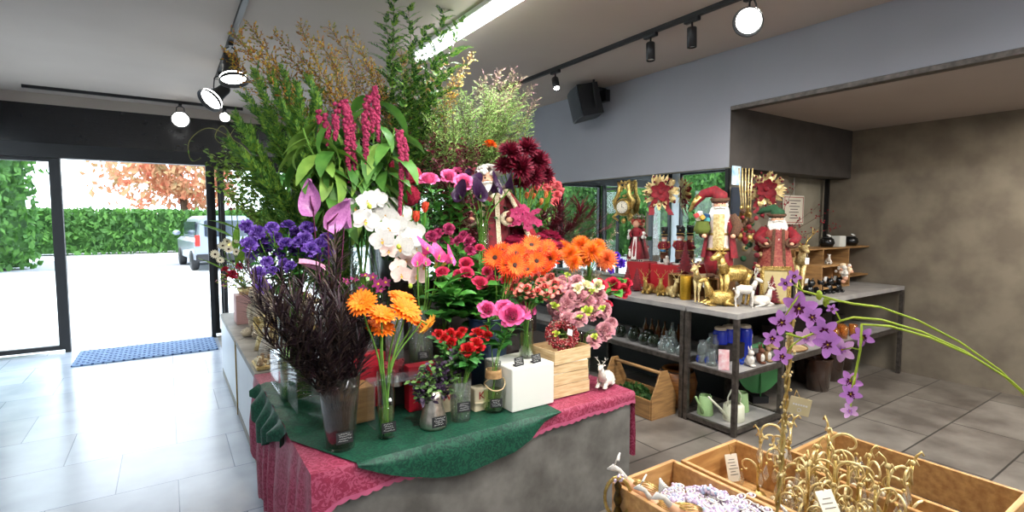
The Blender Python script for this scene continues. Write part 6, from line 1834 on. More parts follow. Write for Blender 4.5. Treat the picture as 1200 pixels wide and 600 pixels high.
b = MB(); b.box((0, -.0405, -.045), (.004, .002, .035)); b.box((.012, -.0405, -.062), (.028, .002, .004), 0, RY(.4))
for i in range(12):
    a = i * pi / 6; b.box((.05 * sin(a), -.0395, -.06 + .05 * cos(a)), (.003, .001, .01), 0, RY(a))
part('hands', b, M_blackp, dlf)
def bow_wreath(lab, p, r, rz, seed):
    q = random.Random(seed); t = thing('bow_wreath', lab, 'wreath', tuple(p), rz)
    b = MB()
    for i in range(70):
        a = q.uniform(0, 6.28); rr = r * q.uniform(.45, 1.05)
        petal(b, T(rr * .5 * cos(a), q.uniform(-.02, .02), rr * .5 * sin(a)) @ RX(pi / 2) @ RZ(a - pi / 2 + q.uniform(-.5, .5)) @ RX(q.uniform(-.5, .5)), r * .55, r * .18, 'leaf', .4, 0, 0, 2, 3)
    part('gold_leaves', b, M_goldp, t)
    b = MB()
    for a in (.5, 2.6, 1.4, 3.6, 5.7, 5.0):
        M = T(0, -.03, 0) @ RX(pi / 2) @ RZ(a - pi / 2)
        petal(b, M, r * .62, r * .42, 'oval', 1.0, .3, 0, 4, 6); petal(b, M @ T(0, 0, -.02), r * .62, r * .4, 'oval', -.2, -.3, 0, 4, 6)
    b.ball((0, -.04, 0), r * .14, 0, 8, 6)
    for s_ in (-1, 1): b.grid(lambda u, v: Vector((s_ * (.03 + .06 * v) + .05 * (u - .5) + .01 * sin(v * 8), -.03 - .012 * sin(v * 7), -.02 - r * 1.15 * v)), 3, 8)
    part('red_bow', b, M_redf, t)
    b = MB()
    for i in range(26):
        a = q.uniform(0, 6.28); rr = r * q.uniform(.5, .95); b.ball((rr * cos(a), -.02 + q.uniform(-.02, .02), rr * sin(a)), .012, 0, 7, 5)
    part('berries', b, M_crim, t)
    return t
bow_wreath('red bow wreath with gold leaves hanging before the mirror', at(774, 225, X=3.84), .17, R(-50), 1)
bow_wreath('red bow wreath near the concrete wall, darker', at(897, 222, Y=2.66), .17, R(-48), 2)
for i in range(5):
    a = at(866 + 4 * i, 197, X=3.86); c_ = at(869 + 2.6 * i, 240 + 8 * (i % 3), X=3.86)
    t = thing('gold_tassel', '', 'tassel', tuple(a))
    part('cord', MB().tube([(0, 0, 0), (c_ - a) * .5 + Vector((0, .004, 0)), c_ - a], .005, 6), M_goldp, t)
    part('tassel_end', MB().lathe([(.004, 0), (.012, -.012), (.014, -.03), (.008, -.035), (.02, -.10), (0, -.10)], 10, 0, T(*(c_ - a))), M_gold, t)
    auto(t, 'long gold cord with tassel under the bulkhead', c_)
p = at(860, 201, Y=2.72)
t = thing('poster', 'small blue and white poster beneath the bulkhead end', 'poster', (4.06, 2.64, 1.93))
part('sheet', MB().box((.0, 0, 0), (.12, .006, .16)), mk('blue print', '#7fb7dc', '#e6eef2', 12, .5, contrast=1), t)
part('sheet', MB().box((.0, .0, -.25), (.12, .01, .3)), mk('dark blue board', '#25303f', '#1e2733', 6, .6), t)
# framed notice on the concrete wall
p = at(929, 246, Y=2.82)
t = thing('framed_notice', 'cream notice with red printed border on the concrete wall', 'notice', (p.x, 2.815, p.z))
w = at(941, 246, Y=2.82).x - at(917, 246, Y=2.82).x; h = at(929, 229, Y=2.82).z - at(929, 263, Y=2.82).z
part('board', MB().box((0, 0, 0), (w, .012, h), bev=.002), mk('cream board', '#e9e2d2', '#dfd7c5', 5, .6), t)
b = MB()
for s_ in (-1, 1): b.box((s_ * (w / 2 - .02), -.007, 0), (.006, .002, h - .03)); b.box((0, -.007, s_ * (h / 2 - .02)), (w - .03, .002, .006))
part('red_border', b, M_redink, t)
q = random.Random(2); b = MB()
for k in range(7): b.box((q.uniform(-.01, .01), -.007, h * (.32 - .1 * k)), (w * q.uniform(.25, .6), .002, .008))
part('print', b, mk('grey ink', '#5c4a4a', '#4d3e3e', 9, .7), t)
part('hanging_cord', MB().tube([(0, 0, h / 2), (0, 0, 1.98 - p.z)], .002, 4), M_white, t)
# berry branches
by = P2('wine berry', '#a32a36', '#7f1c28', 30)
def twig(lab, base, tips, berries=16, seed=1):
    bm_ = MB().ball((0, 0, 0), 1, 0, 6, 4).mesh('berry', by)
    q = random.Random(seed); t = thing('berry_twig', lab, 'twig', tuple(base)); b = MB(); c = MB(); d = MB()
    for tp_ in tips:
        pts = branch_pts(Vector((0, 0, 0)), tp_ - base, q, .1); b.tube(pts, [.004 * (1 - .8 * k / 8) for k in range(9)], 5)
        for i in range(berries):
            p_, dd = along(pts, q.uniform(.45, 1)); e = Vector((q.uniform(-1, 1), q.uniform(-1, 1), q.uniform(-.2, 1))) * .06
            b.tube([p_, p_ + e], .0012, 3); link('berry', bm_, t, T(*(p_ + e)) @ SC(.007))
    part('stem', b, M_twig, t)
vt_ = vase('gilt vase of berry twigs in the annex', (4.35, 2.5, TT), .22, .04, .035, 'v', M_gold, 0, prof=[(.03, 0), (.055, .05), (.05, .12), (.025, .18), (.035, .22)], name='gilt_vase')
twig('bare twigs with wine red berries against the concrete wall', Vector((4.35, 2.5, TT + .05)), [at(920, 222, Y=2.6), at(935, 215, Y=2.55), at(955, 245, Y=2.6), at(970, 250, Y=2.6), at(965, 262, Y=2.5), at(985, 268, Y=2.55)])
# --- annex crates and figures
def crate_front(lab, ul, ur, vb, vt, Y, depth, div=1):
    a = at(ul, vb, Y=Y); c_ = at(ur, vb, Y=Y); z = a.z; h = hgt(a, vt); w = c_.x - a.x
    t = thing('wooden_crate', lab, 'crate', ((a.x + c_.x) / 2, Y + depth / 2, max(TT, z)))
    th = .014
    part('board', MB().box((0, 0, th / 2), (w, depth, th)), M_wood3, t); part('board', MB().box((0, 0, h - th / 2), (w, depth, th)), M_wood3, t)
    for i in range(div + 1): part('board', MB().box((-w / 2 + th / 2 + (w - th) * i / div, 0, h / 2), (th, depth, h - 2 * th)), M_wood3, t)
    part('back_panel', MB().box((0, depth / 2 - .004, h / 2), (w - 2 * th, .008, h - 2 * th)), M_woodd, t)
    return t, (a.x + c_.x) / 2, max(TT, z) + h
t, cx_, zt_ = crate_front('tall brown crate at the annex rear holding dark jars', 930, 1020, 333, 293, 2.46, .22, 3)
t, cx2_, zt2_ = crate_front('low brown crate before the tall one', 962, 995, 340, 312, 2.26, .15, 1)
for i, (u, lab) in enumerate([(970, 'round black jar with white label on the rear crate'), (998, 'round black jar at the crate edge')]):
    x = at(u, 290, Y=2.55).x
    t = thing('jar', lab, 'jar', (x, 2.56, zt_)); part('body', MB().lathe([(0, 0), (.05, 0), (.07, .04), (.06, .08), (.045, .09), (0, .09)], 18), M_blackp, t)
    part('lid', MB().lathe([(.046, .09), (.05, .093), (.02, .10), (0, .10)], 16), M_black, t); part('label', MB().box((0, -.02, .115), (.05, .003, .03), 0, RX(R(-50))), M_white, t)
x = at(985, 290, Y=2.5).x
box_thing('small_box', 'white printed box between the black jars', 'box', (x, 2.52, zt_), (.13, .08, .11), M_whitebox)
for i, u in enumerate([947, 958, 969, 980]):
    p = top_at(u, 346 - i * 1.3)
    t = thing('cat_figurine', ['white-collared black cat figure', 'black cat figure with brown flank', 'black cat figure with upright ears', 'tall black cat figure'][i] + [' leftmost of the row on the annex table', ' second in the annex row', ' third in the annex row', ' last in the annex row'][i], 'figurine', tuple(p), R(-20))
    b = MB(); b.M = SC(1.25); b.ball((0, 0, .035), (.032, .04, .04), 0, 10, 7); b.ball((0, -.025, .088), (.026, .024, .024), 0, 10, 7)
    for s_ in (-1, 1): b.tube([(s_ * .015, -.02, .10), (s_ * .018, -.018, .125)], [.009, .001], 5); b.ball((s_ * .018, -.035, .012), (.012, .018, .012))
    b.tube([(.02, .03, .01), (.05, .02, .015), (.055, -.01, .012)], [.01, .009, .005], 6); part('body', b, M_blackp, t)
    part('card', MB().box((0, .02, .125), (.035, .002, .045), 0, RX(.2)), M_white, t)
p = at(974, 310, Y=2.3); deer('small fawn figurine with pink cap on the low crate', (cx2_, 2.33, zt2_), .14, R(-60), M_whitef, 'lie', 0)
bauble_heap('doll_cluster', 'cream fairy doll with pale flowers at the annex right', at(990, 318, Y=2.2), 40, (.05, .04, .08), .02, [mk('cream cloth', '#e5cfae', '#d8b893', 20, .8), M_flesh, M_whitef], 9, 'doll')
# --- shelf goods
M_blue = mk('cobalt glazed jar', '#0b2db5', '#0a2391', 6, .12, coat=.6)
M_cork = mk('beige lid', '#cdbfa8', '#b9a98f', 30, .7)
def jar(lab, c, r, h, m, lidm):
    t = thing('storage_jar', lab, 'jar', c)
    part('body', MB().lathe([(0, 0), (r * .94, 0), (r, .01), (r, h * .82), (r * .93, h * .9), (r * .75, h * .94), (0, h * .94)], 24), m, t)
    part('lid', MB().lathe([(r * .8, h * .93), (r * .82, h * .95), (r * .8, h), (r * .7, h * 1.02), (0, h * 1.02)], 24), lidm, t)
SZ = .45 + .001
for lab, u, dy in (('cobalt blue jar with beige lid, left of the front pair', 834, .0), ('cobalt blue jar with beige lid, right of the front pair', 852, -.02), ('cobalt blue jar behind the front pair', 843, .1), ('cobalt blue jar at the back right', 868, .1)):
    p = at(u, 421, Z=SZ); jar(lab, (min(3.84, p.x + .05 + max(0, dy)), min(2.44, p.y + .03), SZ), .055, .255, M_blue, M_cork)
M_blueg = mk('blue glass', '#1746b8', '#10349a', 6, .05, coat=1)
for i, (u, v) in enumerate([(818, 424), (828, 426), (846, 429), (869, 427)]):
    p = at(u, v, Z=SZ); o = bird('', (max(3.36, p.x), p.y, SZ), .06, R(-60 + 25 * i), M_blueg, 'figurine', 'glass_bird'); auto(o, 'tiny cobalt blue glass bird on the shelf', p)
p = at(857, 431, Z=SZ); t = thing('shop_card', 'colourful printed card leaning on the blue jars', 'card', (3.37, p.y, SZ), R(-50))
part('card', MB().box((0, 0, .075), (.075, .003, .15), 0, RX(R(-8))), mk('printed card', '#f0e9e6', '#d8707c', 22, .5, contrast=.6), t)
M_clr = glassy('clear bottle glass', (.9, .94, .93), .14, .03, .06, (.8, .85, .85))
M_grn = glassy('dark green bottle glass', (.18, .24, .16), .10, .04, .25, (.05, .07, .04))
M_amb = glassy('amber bottle glass', (.35, .14, .04), .10, .04, .35, (.28, .10, .03))
M_ambd = glassy('dark amber pot glass', (.25, .09, .03), .10, .06, .45, (.10, .035, .015))
def bottle(nm, base, p, h, r, m, prof=None, z0=0):
    t = thing(nm, '', 'bottle', tuple(p))
    pr = prof or [(0, 0), (r, .0), (r * 1.05, h * .3), (r, h * .5), (r * .4, h * .72), (r * .32, h * .95), (r * .4, h), (r * .3, h), (r * .25, h * .72), (r * .9, h * .48), (r * .93, .006), (0, .006)]
    part('glass_body', MB().lathe(pr, 16), m, t)
    part('neck_ring', MB().torus((0, 0, h * .97), r * .4 if not prof else prof[-4][0], r * .06, None, 14, 5), m, t)
    auto(t, base, Vector(p) + Vector((0, 0, h / 2)))
    return t
BZ = .47 + .001
bowl = lambda r, h: [(0, 0), (r * .5, 0), (r * .95, h * .3), (r, h * .55), (r * .7, h * .9), (r * .62, h), (r * .58, h), (r * .66, h * .88), (r * .95, h * .55), (r * .45, .008), (0, .008)]
for i, (x, y) in enumerate([(3.42, 3.05), (3.44, 3.2), (3.46, 3.38), (3.55, 3.12), (3.56, 3.3), (3.42, 2.95)]):
    bottle('round_vase', 'smoky green round glass vase on the lower shelf', (x, y, BZ), .10, .06, M_grn, bowl(.055, .10))
for i, (x, y, h) in enumerate([(3.40, 2.84, .12), (3.38, 2.74, .13), (3.46, 2.78, .16), (3.5, 2.88, .14), (3.40, 2.65, .11), (3.5, 2.68, .2), (3.58, 2.76, .22), (3.6, 2.9, .2)]):
    bottle('glass_bottle', 'clear glass bottle on the lower shelf', (x, y, BZ), h, .038, M_clr)
for i in range(6):
    bottle('amber_bottle', 'small amber bottle in the row at the shelf back', (3.74, 2.95 + .075 * i, BZ), .16, .026, M_amb)
for i, (x, y, h, r) in enumerate([(3.42, 2.46, .17, .045), (3.54, 2.46, .21, .05), (3.40, 2.37, .12, .04), (3.66, 2.46, .24, .05)]):
    bottle('glass_jar', 'clear glass jar left of the blue jars', (x, y, SZ), h, r, M_clr, [(0, 0), (r, 0), (r, h * .75), (r * .7, h * .85), (r * .75, h), (r * .68, h), (r * .62, h * .86), (r * .92, h * .74), (r * .92, .007), (0, .007)])
# penguins and hares on the end unit
for i, (u, v, z, nm, lab) in enumerate([(879, 419, SZ, 'hare_figurine', 'white-bellied hare figurine on the end unit, left'), (891, 418, SZ, 'hare_figurine', 'brown hare figurine on the end unit, middle'), (902, 415, SZ, 'hare_figurine', 'brown hare figurine on the end unit, right'),
                                     (883, 392, SZ + .13, 'penguin_figurine', 'small penguin figurine on the inner step'), (895, 391, SZ + .13, 'owl_figurine', 'brown owl figurine on the inner step')]):
    p = at(u, v, Y=2.2 if z == SZ else 2.36); t = thing(nm, lab, 'figurine', (min(3.86, p.x), p.y, z), R(-15))
    m = [M_whitef, M_brown, mk('tan resin', '#a8875f', '#7e6243', 30, .7, contrast=1), M_blackp, M_brown][i]
    b = MB(); b.ball((0, 0, .045), (.03, .034, .046), 0, 10, 7); b.ball((0, -.01, .10), (.022, .024, .022), 0, 10, 7)
    if 'hare' in nm:
        for s_ in (-1, 1): b.tube([(s_ * .01, 0, .115), (s_ * .014, .006, .15)], [.008, .003], 5)
        b.ball((0, -.03, .01), (.025, .02, .01))
    else:
        b.tube([(0, -.03, .10), (0, -.042, .096)], [.006, .001], 5)
        for s_ in (-1, 1): b.ball((s_ * .028, 0, .05), (.008, .02, .032))
    part('body', b, m, t); part('belly', MB().ball((0, -.016, .045), (.021, .022, .036), 0, 10, 7), M_whitef, t)
box_thing('inner_step', 'dark inner step board carrying the penguin figurine', 'step', (3.72, 2.42, SZ), (.36, .14, .128), M_riser)
# watering cans
def watering_can(lab, p, s_, rz, m, style):
    t = thing('watering_can', lab, 'watering can', tuple(p), rz); S = SC(s_)
    def pt(nm, b): return part(nm, b, m, t, S)
    if style == 0:
        pt('body', MB().lathe([(0, 0), (.07, 0), (.072, .005), (.055, .17), (.05, .175), (.05, .17), (.066, .008), (0, .008)], 24))
        pt('handle', MB().tube([(.055, 0, .15), (.11, 0, .15), (.13, 0, .10), (.11, 0, .04), (.07, 0, .03)], .008, 7))
        pt('spout', MB().tube([(-.06, 0, .03), (-.13, 0, .11), (-.23, 0, .22)], [.018, .012, .008], 8))
    else:
        pt('body', MB().lathe([(0, 0), (.075, 0), (.077, .005), (.075, .11), (.06, .125), (.045, .13), (.045, .125), (.07, .105), (.07, .008), (0, .008)], 24))
        pt('handle', MB().tube([(.07, 0, .10), (.075, 0, .18), (.03, 0, .235), (-.03, 0, .235), (-.07, 0, .18), (-.068, 0, .11)], .006, 7))
        pt('spout', MB().tube([(-.07, 0, .03), (-.16, 0, .12), (-.28, 0, .22)], [.016, .010, .007], 8))
M_mint = mk('mint enamel', '#a8c98d', '#9bbd80', 6, .4); M_ivory = mk('ivory enamel', '#d9d9c2', '#cccdb5', 6, .4)
FZ = .051
watering_can('mint green tapered watering can, left in the table base', (3.42, 2.43, FZ), .85, R(15), M_mint, 0)
watering_can('ivory round watering can with long spout in the table base', (3.50, 2.24, FZ), 1.0, R(-175 + 170), M_ivory, 1)
watering_can('mint green watering can with its handle to the right', (3.72, 2.32, FZ), .85, R(30), M_mint, 0)
# wooden pot, trug, green leaf disc, amber pots, basket
p = at(816, 470, Y=2.80); t = thing('wooden_pot', 'round turned wooden pot on the floor under the table', 'pot', (3.52, 2.78, 0))
part('body', MB().lathe([(0, 0), (.10, 0), (.15, .10), (.165, .2), (.14, .29), (.11, .32), (.10, .31), (.13, .28), (.15, .2), (.09, .03), (0, .03)], 28), mk('turned wood', '#9a6128', '#6e3f17', 8, .4, contrast=1, stretch=(1, 1, 6)), t)
part('neck_band', MB().torus((0, 0, .30), .128, .008, None, 24, 6), M_riser, t)
pa = at(735, 455, Z=0.0); pc = at(790, 490, Z=0)
t = thing('trug', 'wooden trug with a dowel handle and dark plants on the floor', 'trug', (3.20, 2.92, 0), R(90))
w, l, h = .52, .28, .15
for s_ in (-1, 1):
    part('side_board', MB().box((0, s_ * (l / 2), h / 2 + .005), (w, .012, h), bev=.001), M_wood3, t)
    part('end_board', MB().prism([(-l / 2, 0), (l / 2, 0), (l / 2, h * 1.1), (.035, .37), (-.035, .37), (-l / 2, h * 1.1)], -.007, .007, 0, T(s_ * (w / 2 + .007), 0, 0) @ RZ(pi / 2) @ RX(pi / 2)), M_wood3, t)
part('base_board', MB().box((0, 0, .008), (w, l, .014)), M_wood3, t)
part('handle', MB().tube([(-w / 2 - .01, 0, .345), (w / 2 + .01, 0, .345)], .014, 10), M_wood3, t)
leaf_o = leaf_cloud('dark_plant', 260, (.2, .1, .05), .05, 5, [fg2, M_stemd], None, T(3.20, 2.92, .13) @ RZ(pi / 2))
tag(leaf_o, 'dark leafy plants lying inside the wooden trug', 'plant')
t = thing('paper_bag', 'crumpled brown paper bag behind the trug', 'bag', (2.55, 3.0, 0))
b = MB(); q = random.Random(8); b.grid(lambda u, v: Vector(((.13 - .03 * v) * cos(2 * pi * u) * (1 + .2 * sin(5 * u * 6.28 + 4 * v)), (.10 - .03 * v) * sin(2 * pi * u) * (1 + .2 * sin(4 * u * 6.28)), .44 * v)), 30, 8)
b.lathe([(0, .002), (.11, .002)], 12); part('body', b, mk('kraft paper', '#9c8468', '#856e54', 8, .9), t)
p = at(914, 470, Y=2.40); t = thing('leaf_tray', 'large green leaf-shaped disc standing behind the end post', 'tray', (4.13, 2.40, 0), R(-30))
b = MB(); b.grid(lambda u, v: Vector(((.20 * sin(pi * min(1, .03 + v * .97)) ** .55) * (2 * u - 1), .01 + .05 * (v - .5) ** 2 + .02 * abs(2 * u - 1), .08 + .44 * v)), 10, 14); part('leaf', b, mk('green glazed leaf', '#4f9a5a', '#3f8249', 5, .4), t)
part('midrib', MB().tube([(0, .0, .05), (0, .006, .3), (0, .015, .5)], .006, 6), MATS['green glazed leaf'], t)
part('foot', MB().box((0, .03, .03), (.14, .08, .06), bev=.004), M_black, t)
for i, (u, Y) in enumerate([(957, 2.32), (972, 2.40), (984, 2.52), (943, 2.5)]):
    x = at(u, 470, Y=Y).x; bottle('amber_pot', 'dark amber glass pot on the floor under the annex table', (x, Y, 0), .30, .11, M_ambd, [(0, 0), (.09, 0), (.115, .28), (.12, .30), (.115, .30), (.11, .28), (.085, .012), (0, .012)])
for i in range(7):
    x = 4.75 + .09 * i; bottle('amber_tumbler', 'orange glass tumbler on the annex lower shelf', (x, 2.2 + .06 * (i % 2), BZ), .11, .035, glassy('orange glass', (.85, .42, .10), .1, .04, .3, (.7, .3, .06)), [(0, 0), (.03, 0), (.037, .11), (.034, .11), (.028, .008), (0, .008)])
p = at(928, 408, Y=2.25); t = thing('serving_tray', 'pale woven serving tray on the annex lower shelf', 'tray', (4.30, 2.30, BZ))
part('tray', MB().lathe([(0, 0), (.14, 0), (.17, .02), (.165, .02), (.13, .006), (0, .006)], 26), M_wood, t); part('rim', MB().torus((0, 0, .02), .168, .005, None, 26, 5), M_woodd, t)
for i in range(5):
    box_thing('small_box', ['dark crockery box', 'black gift tin', 'dark tin box', 'brown lidded box', 'dark wooden box'][i] + ' on the annex lower shelf, ' + ['first', 'second', 'third', 'fourth', 'fifth'][i] + ' from the tray', 'box', (4.6 + .26 * i, 2.55, BZ), (.2, .16, .12 + .05 * (i % 2)), M_riser, lid=True)

# ================================================================ bearded doll standing among the flowers
pd = at(572, 285, Y=3.06); pd.z = z3
pd = Vector((at(572, 285, Y=3.02).x, 3.02, 0)); vtop = 186
zb = at(572, 318, Y=3.02).z
box_thing('doll_stand', 'dark stand carrying the doll among the flowers', 'stand', (pd.x, 3.04, z3), (.22, .16, zb - z3), M_riser)
pd.z = zb
bearded_doll('bearded doll in crimson cloak and cream lace among the flowers', pd, hgt(pd, 184) * 1.03, R(-25), 2)
pbd = at(590, 322, Y=2.62); pbd.z = z2
t_ = bird('white bird figurine behind the orange spider gerberas', at(588, 307, Y=2.74), .13, R(-30), M_whitef)
t = box_thing('perch_block', 'dark block under the white bird', 'block', (at(588, 307, Y=2.74).x, 2.74, z3 if False else z2), (.1, .1, at(588, 307, Y=2.74).z - z2), M_riser)
# festive bell pick beside the gerberas
p = at(462, 433, Y=2.40)
t = thing('poinsettia_pick', 'red poinsettia pick with silver bell behind the gerberas', 'ornament', (p.x, 2.40, ZC), 0)
part('stem', MB().tube([(0, 0, 0), (0, 0, p.z - ZC)], .003, 5), M_stemd, t)
b = MB(); F = T(0, 0, p.z - ZC) @ RX(R(65))
for i in range(7): petal(b, F @ RZ(i * .9) @ RX(.3), .085, .036, 'leaf', -1.1, .3, 0, 2, 5)
part('bracts', b, M_redf, t); part('bell', MB().lathe([(.028, -.05), (.022, -.035), (.016, -.01), (0, 0)], 14, 0, T(0, -.03, p.z - ZC - .02)), M_silver, t)
b = MB(); q = random.Random(3)
for i in range(20): b.ball(F @ Vector((q.uniform(-.05, .05), q.uniform(-.05, .05), q.uniform(0, .03))), .005, 0, 6, 4)
part('berries', b, M_crim, t)
# white stag on the raspberry cloth
p = at(712, 452, Z=ZC); deer('white reclining stag on the raspberry cloth corner', (1.99, 2.06, ZC), .21, R(-62), M_whitef, 'lie', .9, collar=M_jute)

# ================================================================ goods on the long low counter at the left
LZ = CT + .001
p = at(273, 388, Z=LZ)
box_thing('pink_box', 'dusty pink box holding small potted flowers', 'box', (.60, 5.3, LZ), (.22, .22, .26), mk('dusty pink board', '#c49a96', '#b98d89', 5, .6))
t = thing('flower_basket', 'gold-rimmed dish with asters and berries on the pink box', 'basket', (.60, 5.3, LZ + .26))
part('dish', MB().lathe([(0, 0), (.07, 0), (.09, .06), (.085, .06), (.065, .008), (0, .008)], 20), M_goldp, t)
VAS = ((Vector((.60, 5.3, LZ + .27))), .05, .06)
aw = P2('cream petal', '#e9e2cc', '#dcd2b4', 20)
cluster('aster', 'cream daisy with dark eye near the door frame', (0, VAS), 'ast', 'daisy', {'petals': [aw, aw], 'flower_center': [M_darkeye]},
        [(252, 298, 5.0, 6), (261, 288, 5.1, 6), (268, 292, 5.0, 6), (258, 305, 5.0, 5), (275, 286, 5.1, 6), (266, 283, 5.2, 5), (277, 295, 5.0, 5)], bk=dict(n=14, W=.3))
cluster('carnation', 'deep pink carnation near the pink box', (0, VAS), 'carpk', 'carn', rm_(rs1, rr1), [(272, 322, 5.0, 7), (264, 316, 5.0, 5), (280, 312, 5.05, 5)], bk=dict(n=20))
cluster('tulip', 'dusty pink tulip by the door frame', (0, VAS), 'tulk', 'tulip', {'petals': [P2('tulip dusty pink', '#b06070', '#93485a', 9)] * 2}, [(271, 247, 5.0, 6), (277, 243, 5.05, 6)], leaves=LV(5, .34, .06, [M_leafl], up=1.0, droop=.3, t0=.3), stem_r=.004)
for i, (u, v) in enumerate([(255, 330), (265, 335), (260, 322), (282, 325), (270, 310), (285, 300)]):
    branch('filler_spray', 'mixed pale filler spray on the pink box', VAS[0], at(u, v, Y=5.1), 'round', [ld1, M_leafl, M_bud], ncol=3, n=40, spread=.07, leaf=.022, t0=.3, r=.002)
def fluffy(lab, p, H, rz):
    t = thing('plush_bear', lab, 'plush toy', tuple(p), rz); q = random.Random(6); S = SC(H)
    b = MB()
    def fuzz(c, r, n):
        for i in range(n):
            d = Vector((q.gauss(0, 1), q.gauss(0, 1), q.gauss(0, 1))).normalized()
            b.ball(Vector(c) + Vector((d.x * r[0], d.y * r[1], d.z * r[2])), min(r) * .22, 0, 5, 3)
        b.ball(c, r, 0, 12, 8)
    fuzz((0, 0, .32), (.24, .24, .32), 120); fuzz((0, -.05, .76), (.19, .18, .18), 80)
    for s_ in (-1, 1):
        fuzz((s_ * .14, 0, .93), (.06, .04, .06), 14); fuzz((s_ * .22, -.1, .42), (.08, .09, .17), 30); fuzz((s_ * .15, -.22, .08), (.1, .16, .08), 30)
    part('body', b, mk('cream plush', '#d9cdb9', '#b5a78f', 60, .95, contrast=1), t, S)
    part('nose', MB().ball((0, -.24, .74), (.035, .03, .03)), M_blackp, t, S)
fluffy('cream fluffy toy bear on the low counter', (.64, 4.62, LZ), .44, R(-60))
t = thing('angel_ornament', 'small pale gold angel ornament in front of the bear', 'ornament', (.56, 4.1, LZ), R(-50)); 
b = MB(); b.lathe([(0, 0), (.07, 0), (.05, .08), (.025, .16), (.03, .18), (0, .2)], 16); b.ball((0, 0, .225), .03); part('body', b, M_goldp, t)
for s_ in (-1, 1): part('wing', MB().ball((s_ * .06, .02, .16), (.05, .012, .08), 0, 10, 6, RY(s_ * .5)), M_gold, t)
t = thing('angel_ornament', 'white and rose angel ornament left of the gold one', 'ornament', (.55, 3.92, LZ), R(-50))
b = MB(); b.lathe([(0, 0), (.06, 0), (.045, .07), (.022, .13), (0, .15)], 16); b.ball((0, 0, .175), .026); part('body', b, M_whitef, t)
for s_ in (-1, 1): part('wing', MB().ball((s_ * .05, .02, .13), (.04, .01, .06), 0, 10, 6, RY(s_ * .5)), M_goldp, t)
t = thing('gold_cone_tree', 'slim gold wire cone tree on the low counter', 'ornament', (.72, 4.05, LZ))
part('wire_cone', MB().tube([((.06 * (1 - k / 90)) * cos(k * .5), (.06 * (1 - k / 90)) * sin(k * .5), .01 + .32 * k / 90) for k in range(90)], .005, 5), M_gold, t); part('base', MB().lathe([(0, 0), (.04, 0), (.04, .012), (0, .012)], 12), M_gold, t)
t = thing('ornament_tray', 'flat tray of pale dried flowers and pine cones', 'tray', (.56, 3.62, LZ), R(0))
part('tray', MB().box((0, 0, .012), (.26, .22, .02), bev=.004), M_goldp, t); q = random.Random(2)
b = MB(); c = MB()
for i in range(90):
    (b if i % 2 else c).ball((q.uniform(-.12, .12), q.uniform(-.1, .1), .025 + q.uniform(0, .03)), q.uniform(.006, .016), 0, 6, 4)
part('petals', b, aw, t); part('cones', c, mk('pale cone', '#b79a72', '#93785a', 40, .9, contrast=1), t)
t = thing('pine_cone', 'silver-brown pine cone on the tray edge', 'pine cone', (.64, 3.6, LZ + .05))
b = MB()
for i in range(60):
    k = i / 60; petal(b, T(0, 0, .01 + .09 * k) @ RZ(i * 2.4) @ T(0, .004, 0) @ RX(.5 + .6 * k), .045 * (1 - .75 * k) + .006, .03 * (1 - .6 * k), 'oval', .3, .3, 0, 2, 2)
part('scales', b, MATS['pale cone'], t); part('core', MB().ball((0, 0, .055), (.014, .014, .05)), M_fur, t)
for i, (x, y, s_, m) in enumerate([(.85, 4.1, .12, M_whitef), (.95, 4.45, .16, M_goldp), (.85, 3.75, .1, M_gold), (1.0, 4.9, .14, M_redf), (.8, 5.0, .12, M_whitef)]):
    t = thing('lantern', '', 'lantern', (x, y, LZ), .3 * i)
    b = MB()
    for a in (-1, 1):
        for c_ in (-1, 1): b.box((a * s_ * .45, c_ * s_ * .45, s_ * .8), (.008, .008, s_ * 1.6))
    b.box((0, 0, .005), (s_, s_, .01)); part('frame', b, m, t)
    part('roof', MB().lathe([(s_ * .75, s_ * 1.6), (s_ * .1, s_ * 2.1), (0, s_ * 2.12)], 4, 0, RZ(pi / 4), False), m, t)
    part('candle', MB().lathe([(0, .01), (s_ * .22, .01), (s_ * .22, s_ * .9), (0, s_ * .9)], 14), M_beard, t)
    auto(t, 'small candle lantern on the low counter', Vector((x, y, LZ + s_)))
# ================================================================ ornament table near the viewer
M_honey = mk('honey oak', '#c99a5e', '#a97843', 8, 0.45, contrast=1, stretch=(1, 6, 6), bump=.05)
FT = .675
t = thing('ornament_table', 'low oak-topped table carrying the ornament crates near the viewer', 'table', (1.41, .60, 0))
part('tabletop', MB().box((0, 0, FT - .015), (1.10, .92, .03), bev=.003), M_conc2, t)
for sx in (-1, 1):
    for sy in (-1, 1): part('leg', MB().box((sx * .50, sy * .41, (FT - .03) / 2), (.05, .05, FT - .03), bev=.003), M_brushed, t)
def tray_crate(lab, x0, x1, y0, y1, h=.125, m=None, inner=None):
    m = m or M_honey; th = .014; w = x1 - x0; l = y1 - y0
    t = thing('wooden_crate', lab, 'crate', ((x0 + x1) / 2, (y0 + y1) / 2, FT))
    part('base_board', MB().box((0, 0, .005), (w, l, .01)), inner or m, t)
    for s_ in (-1, 1):
        part('end_board', MB().box((0, s_ * (l - th) / 2, h / 2), (w, th, h), bev=.001), m, t)
        part('side_board', MB().box((s_ * (w - th) / 2, 0, h / 2), (th, l - 2 * th, h), bev=.001), m, t)
    return t
tray_crate('honey oak crate filled with beaded bird ornaments', 1.035, 1.298, .45, 1.035)
tray_crate('honey oak crate, half empty with two paper tags in it', 1.312, 1.595, .45, 1.015)
tray_crate('oak crate with dark lining at the right edge', 1.66, 1.95, .35, .86, .125, None, M_black)
M_iri = mk('iridescent bead', '#e9d4dc', '#c8b2d2', 70, .12, .25, contrast=1, coat=1)
M_iri2 = mk('blue glint bead', '#b8d6ea', '#d8b0cc', 70, .1, .3, contrast=1, coat=1)
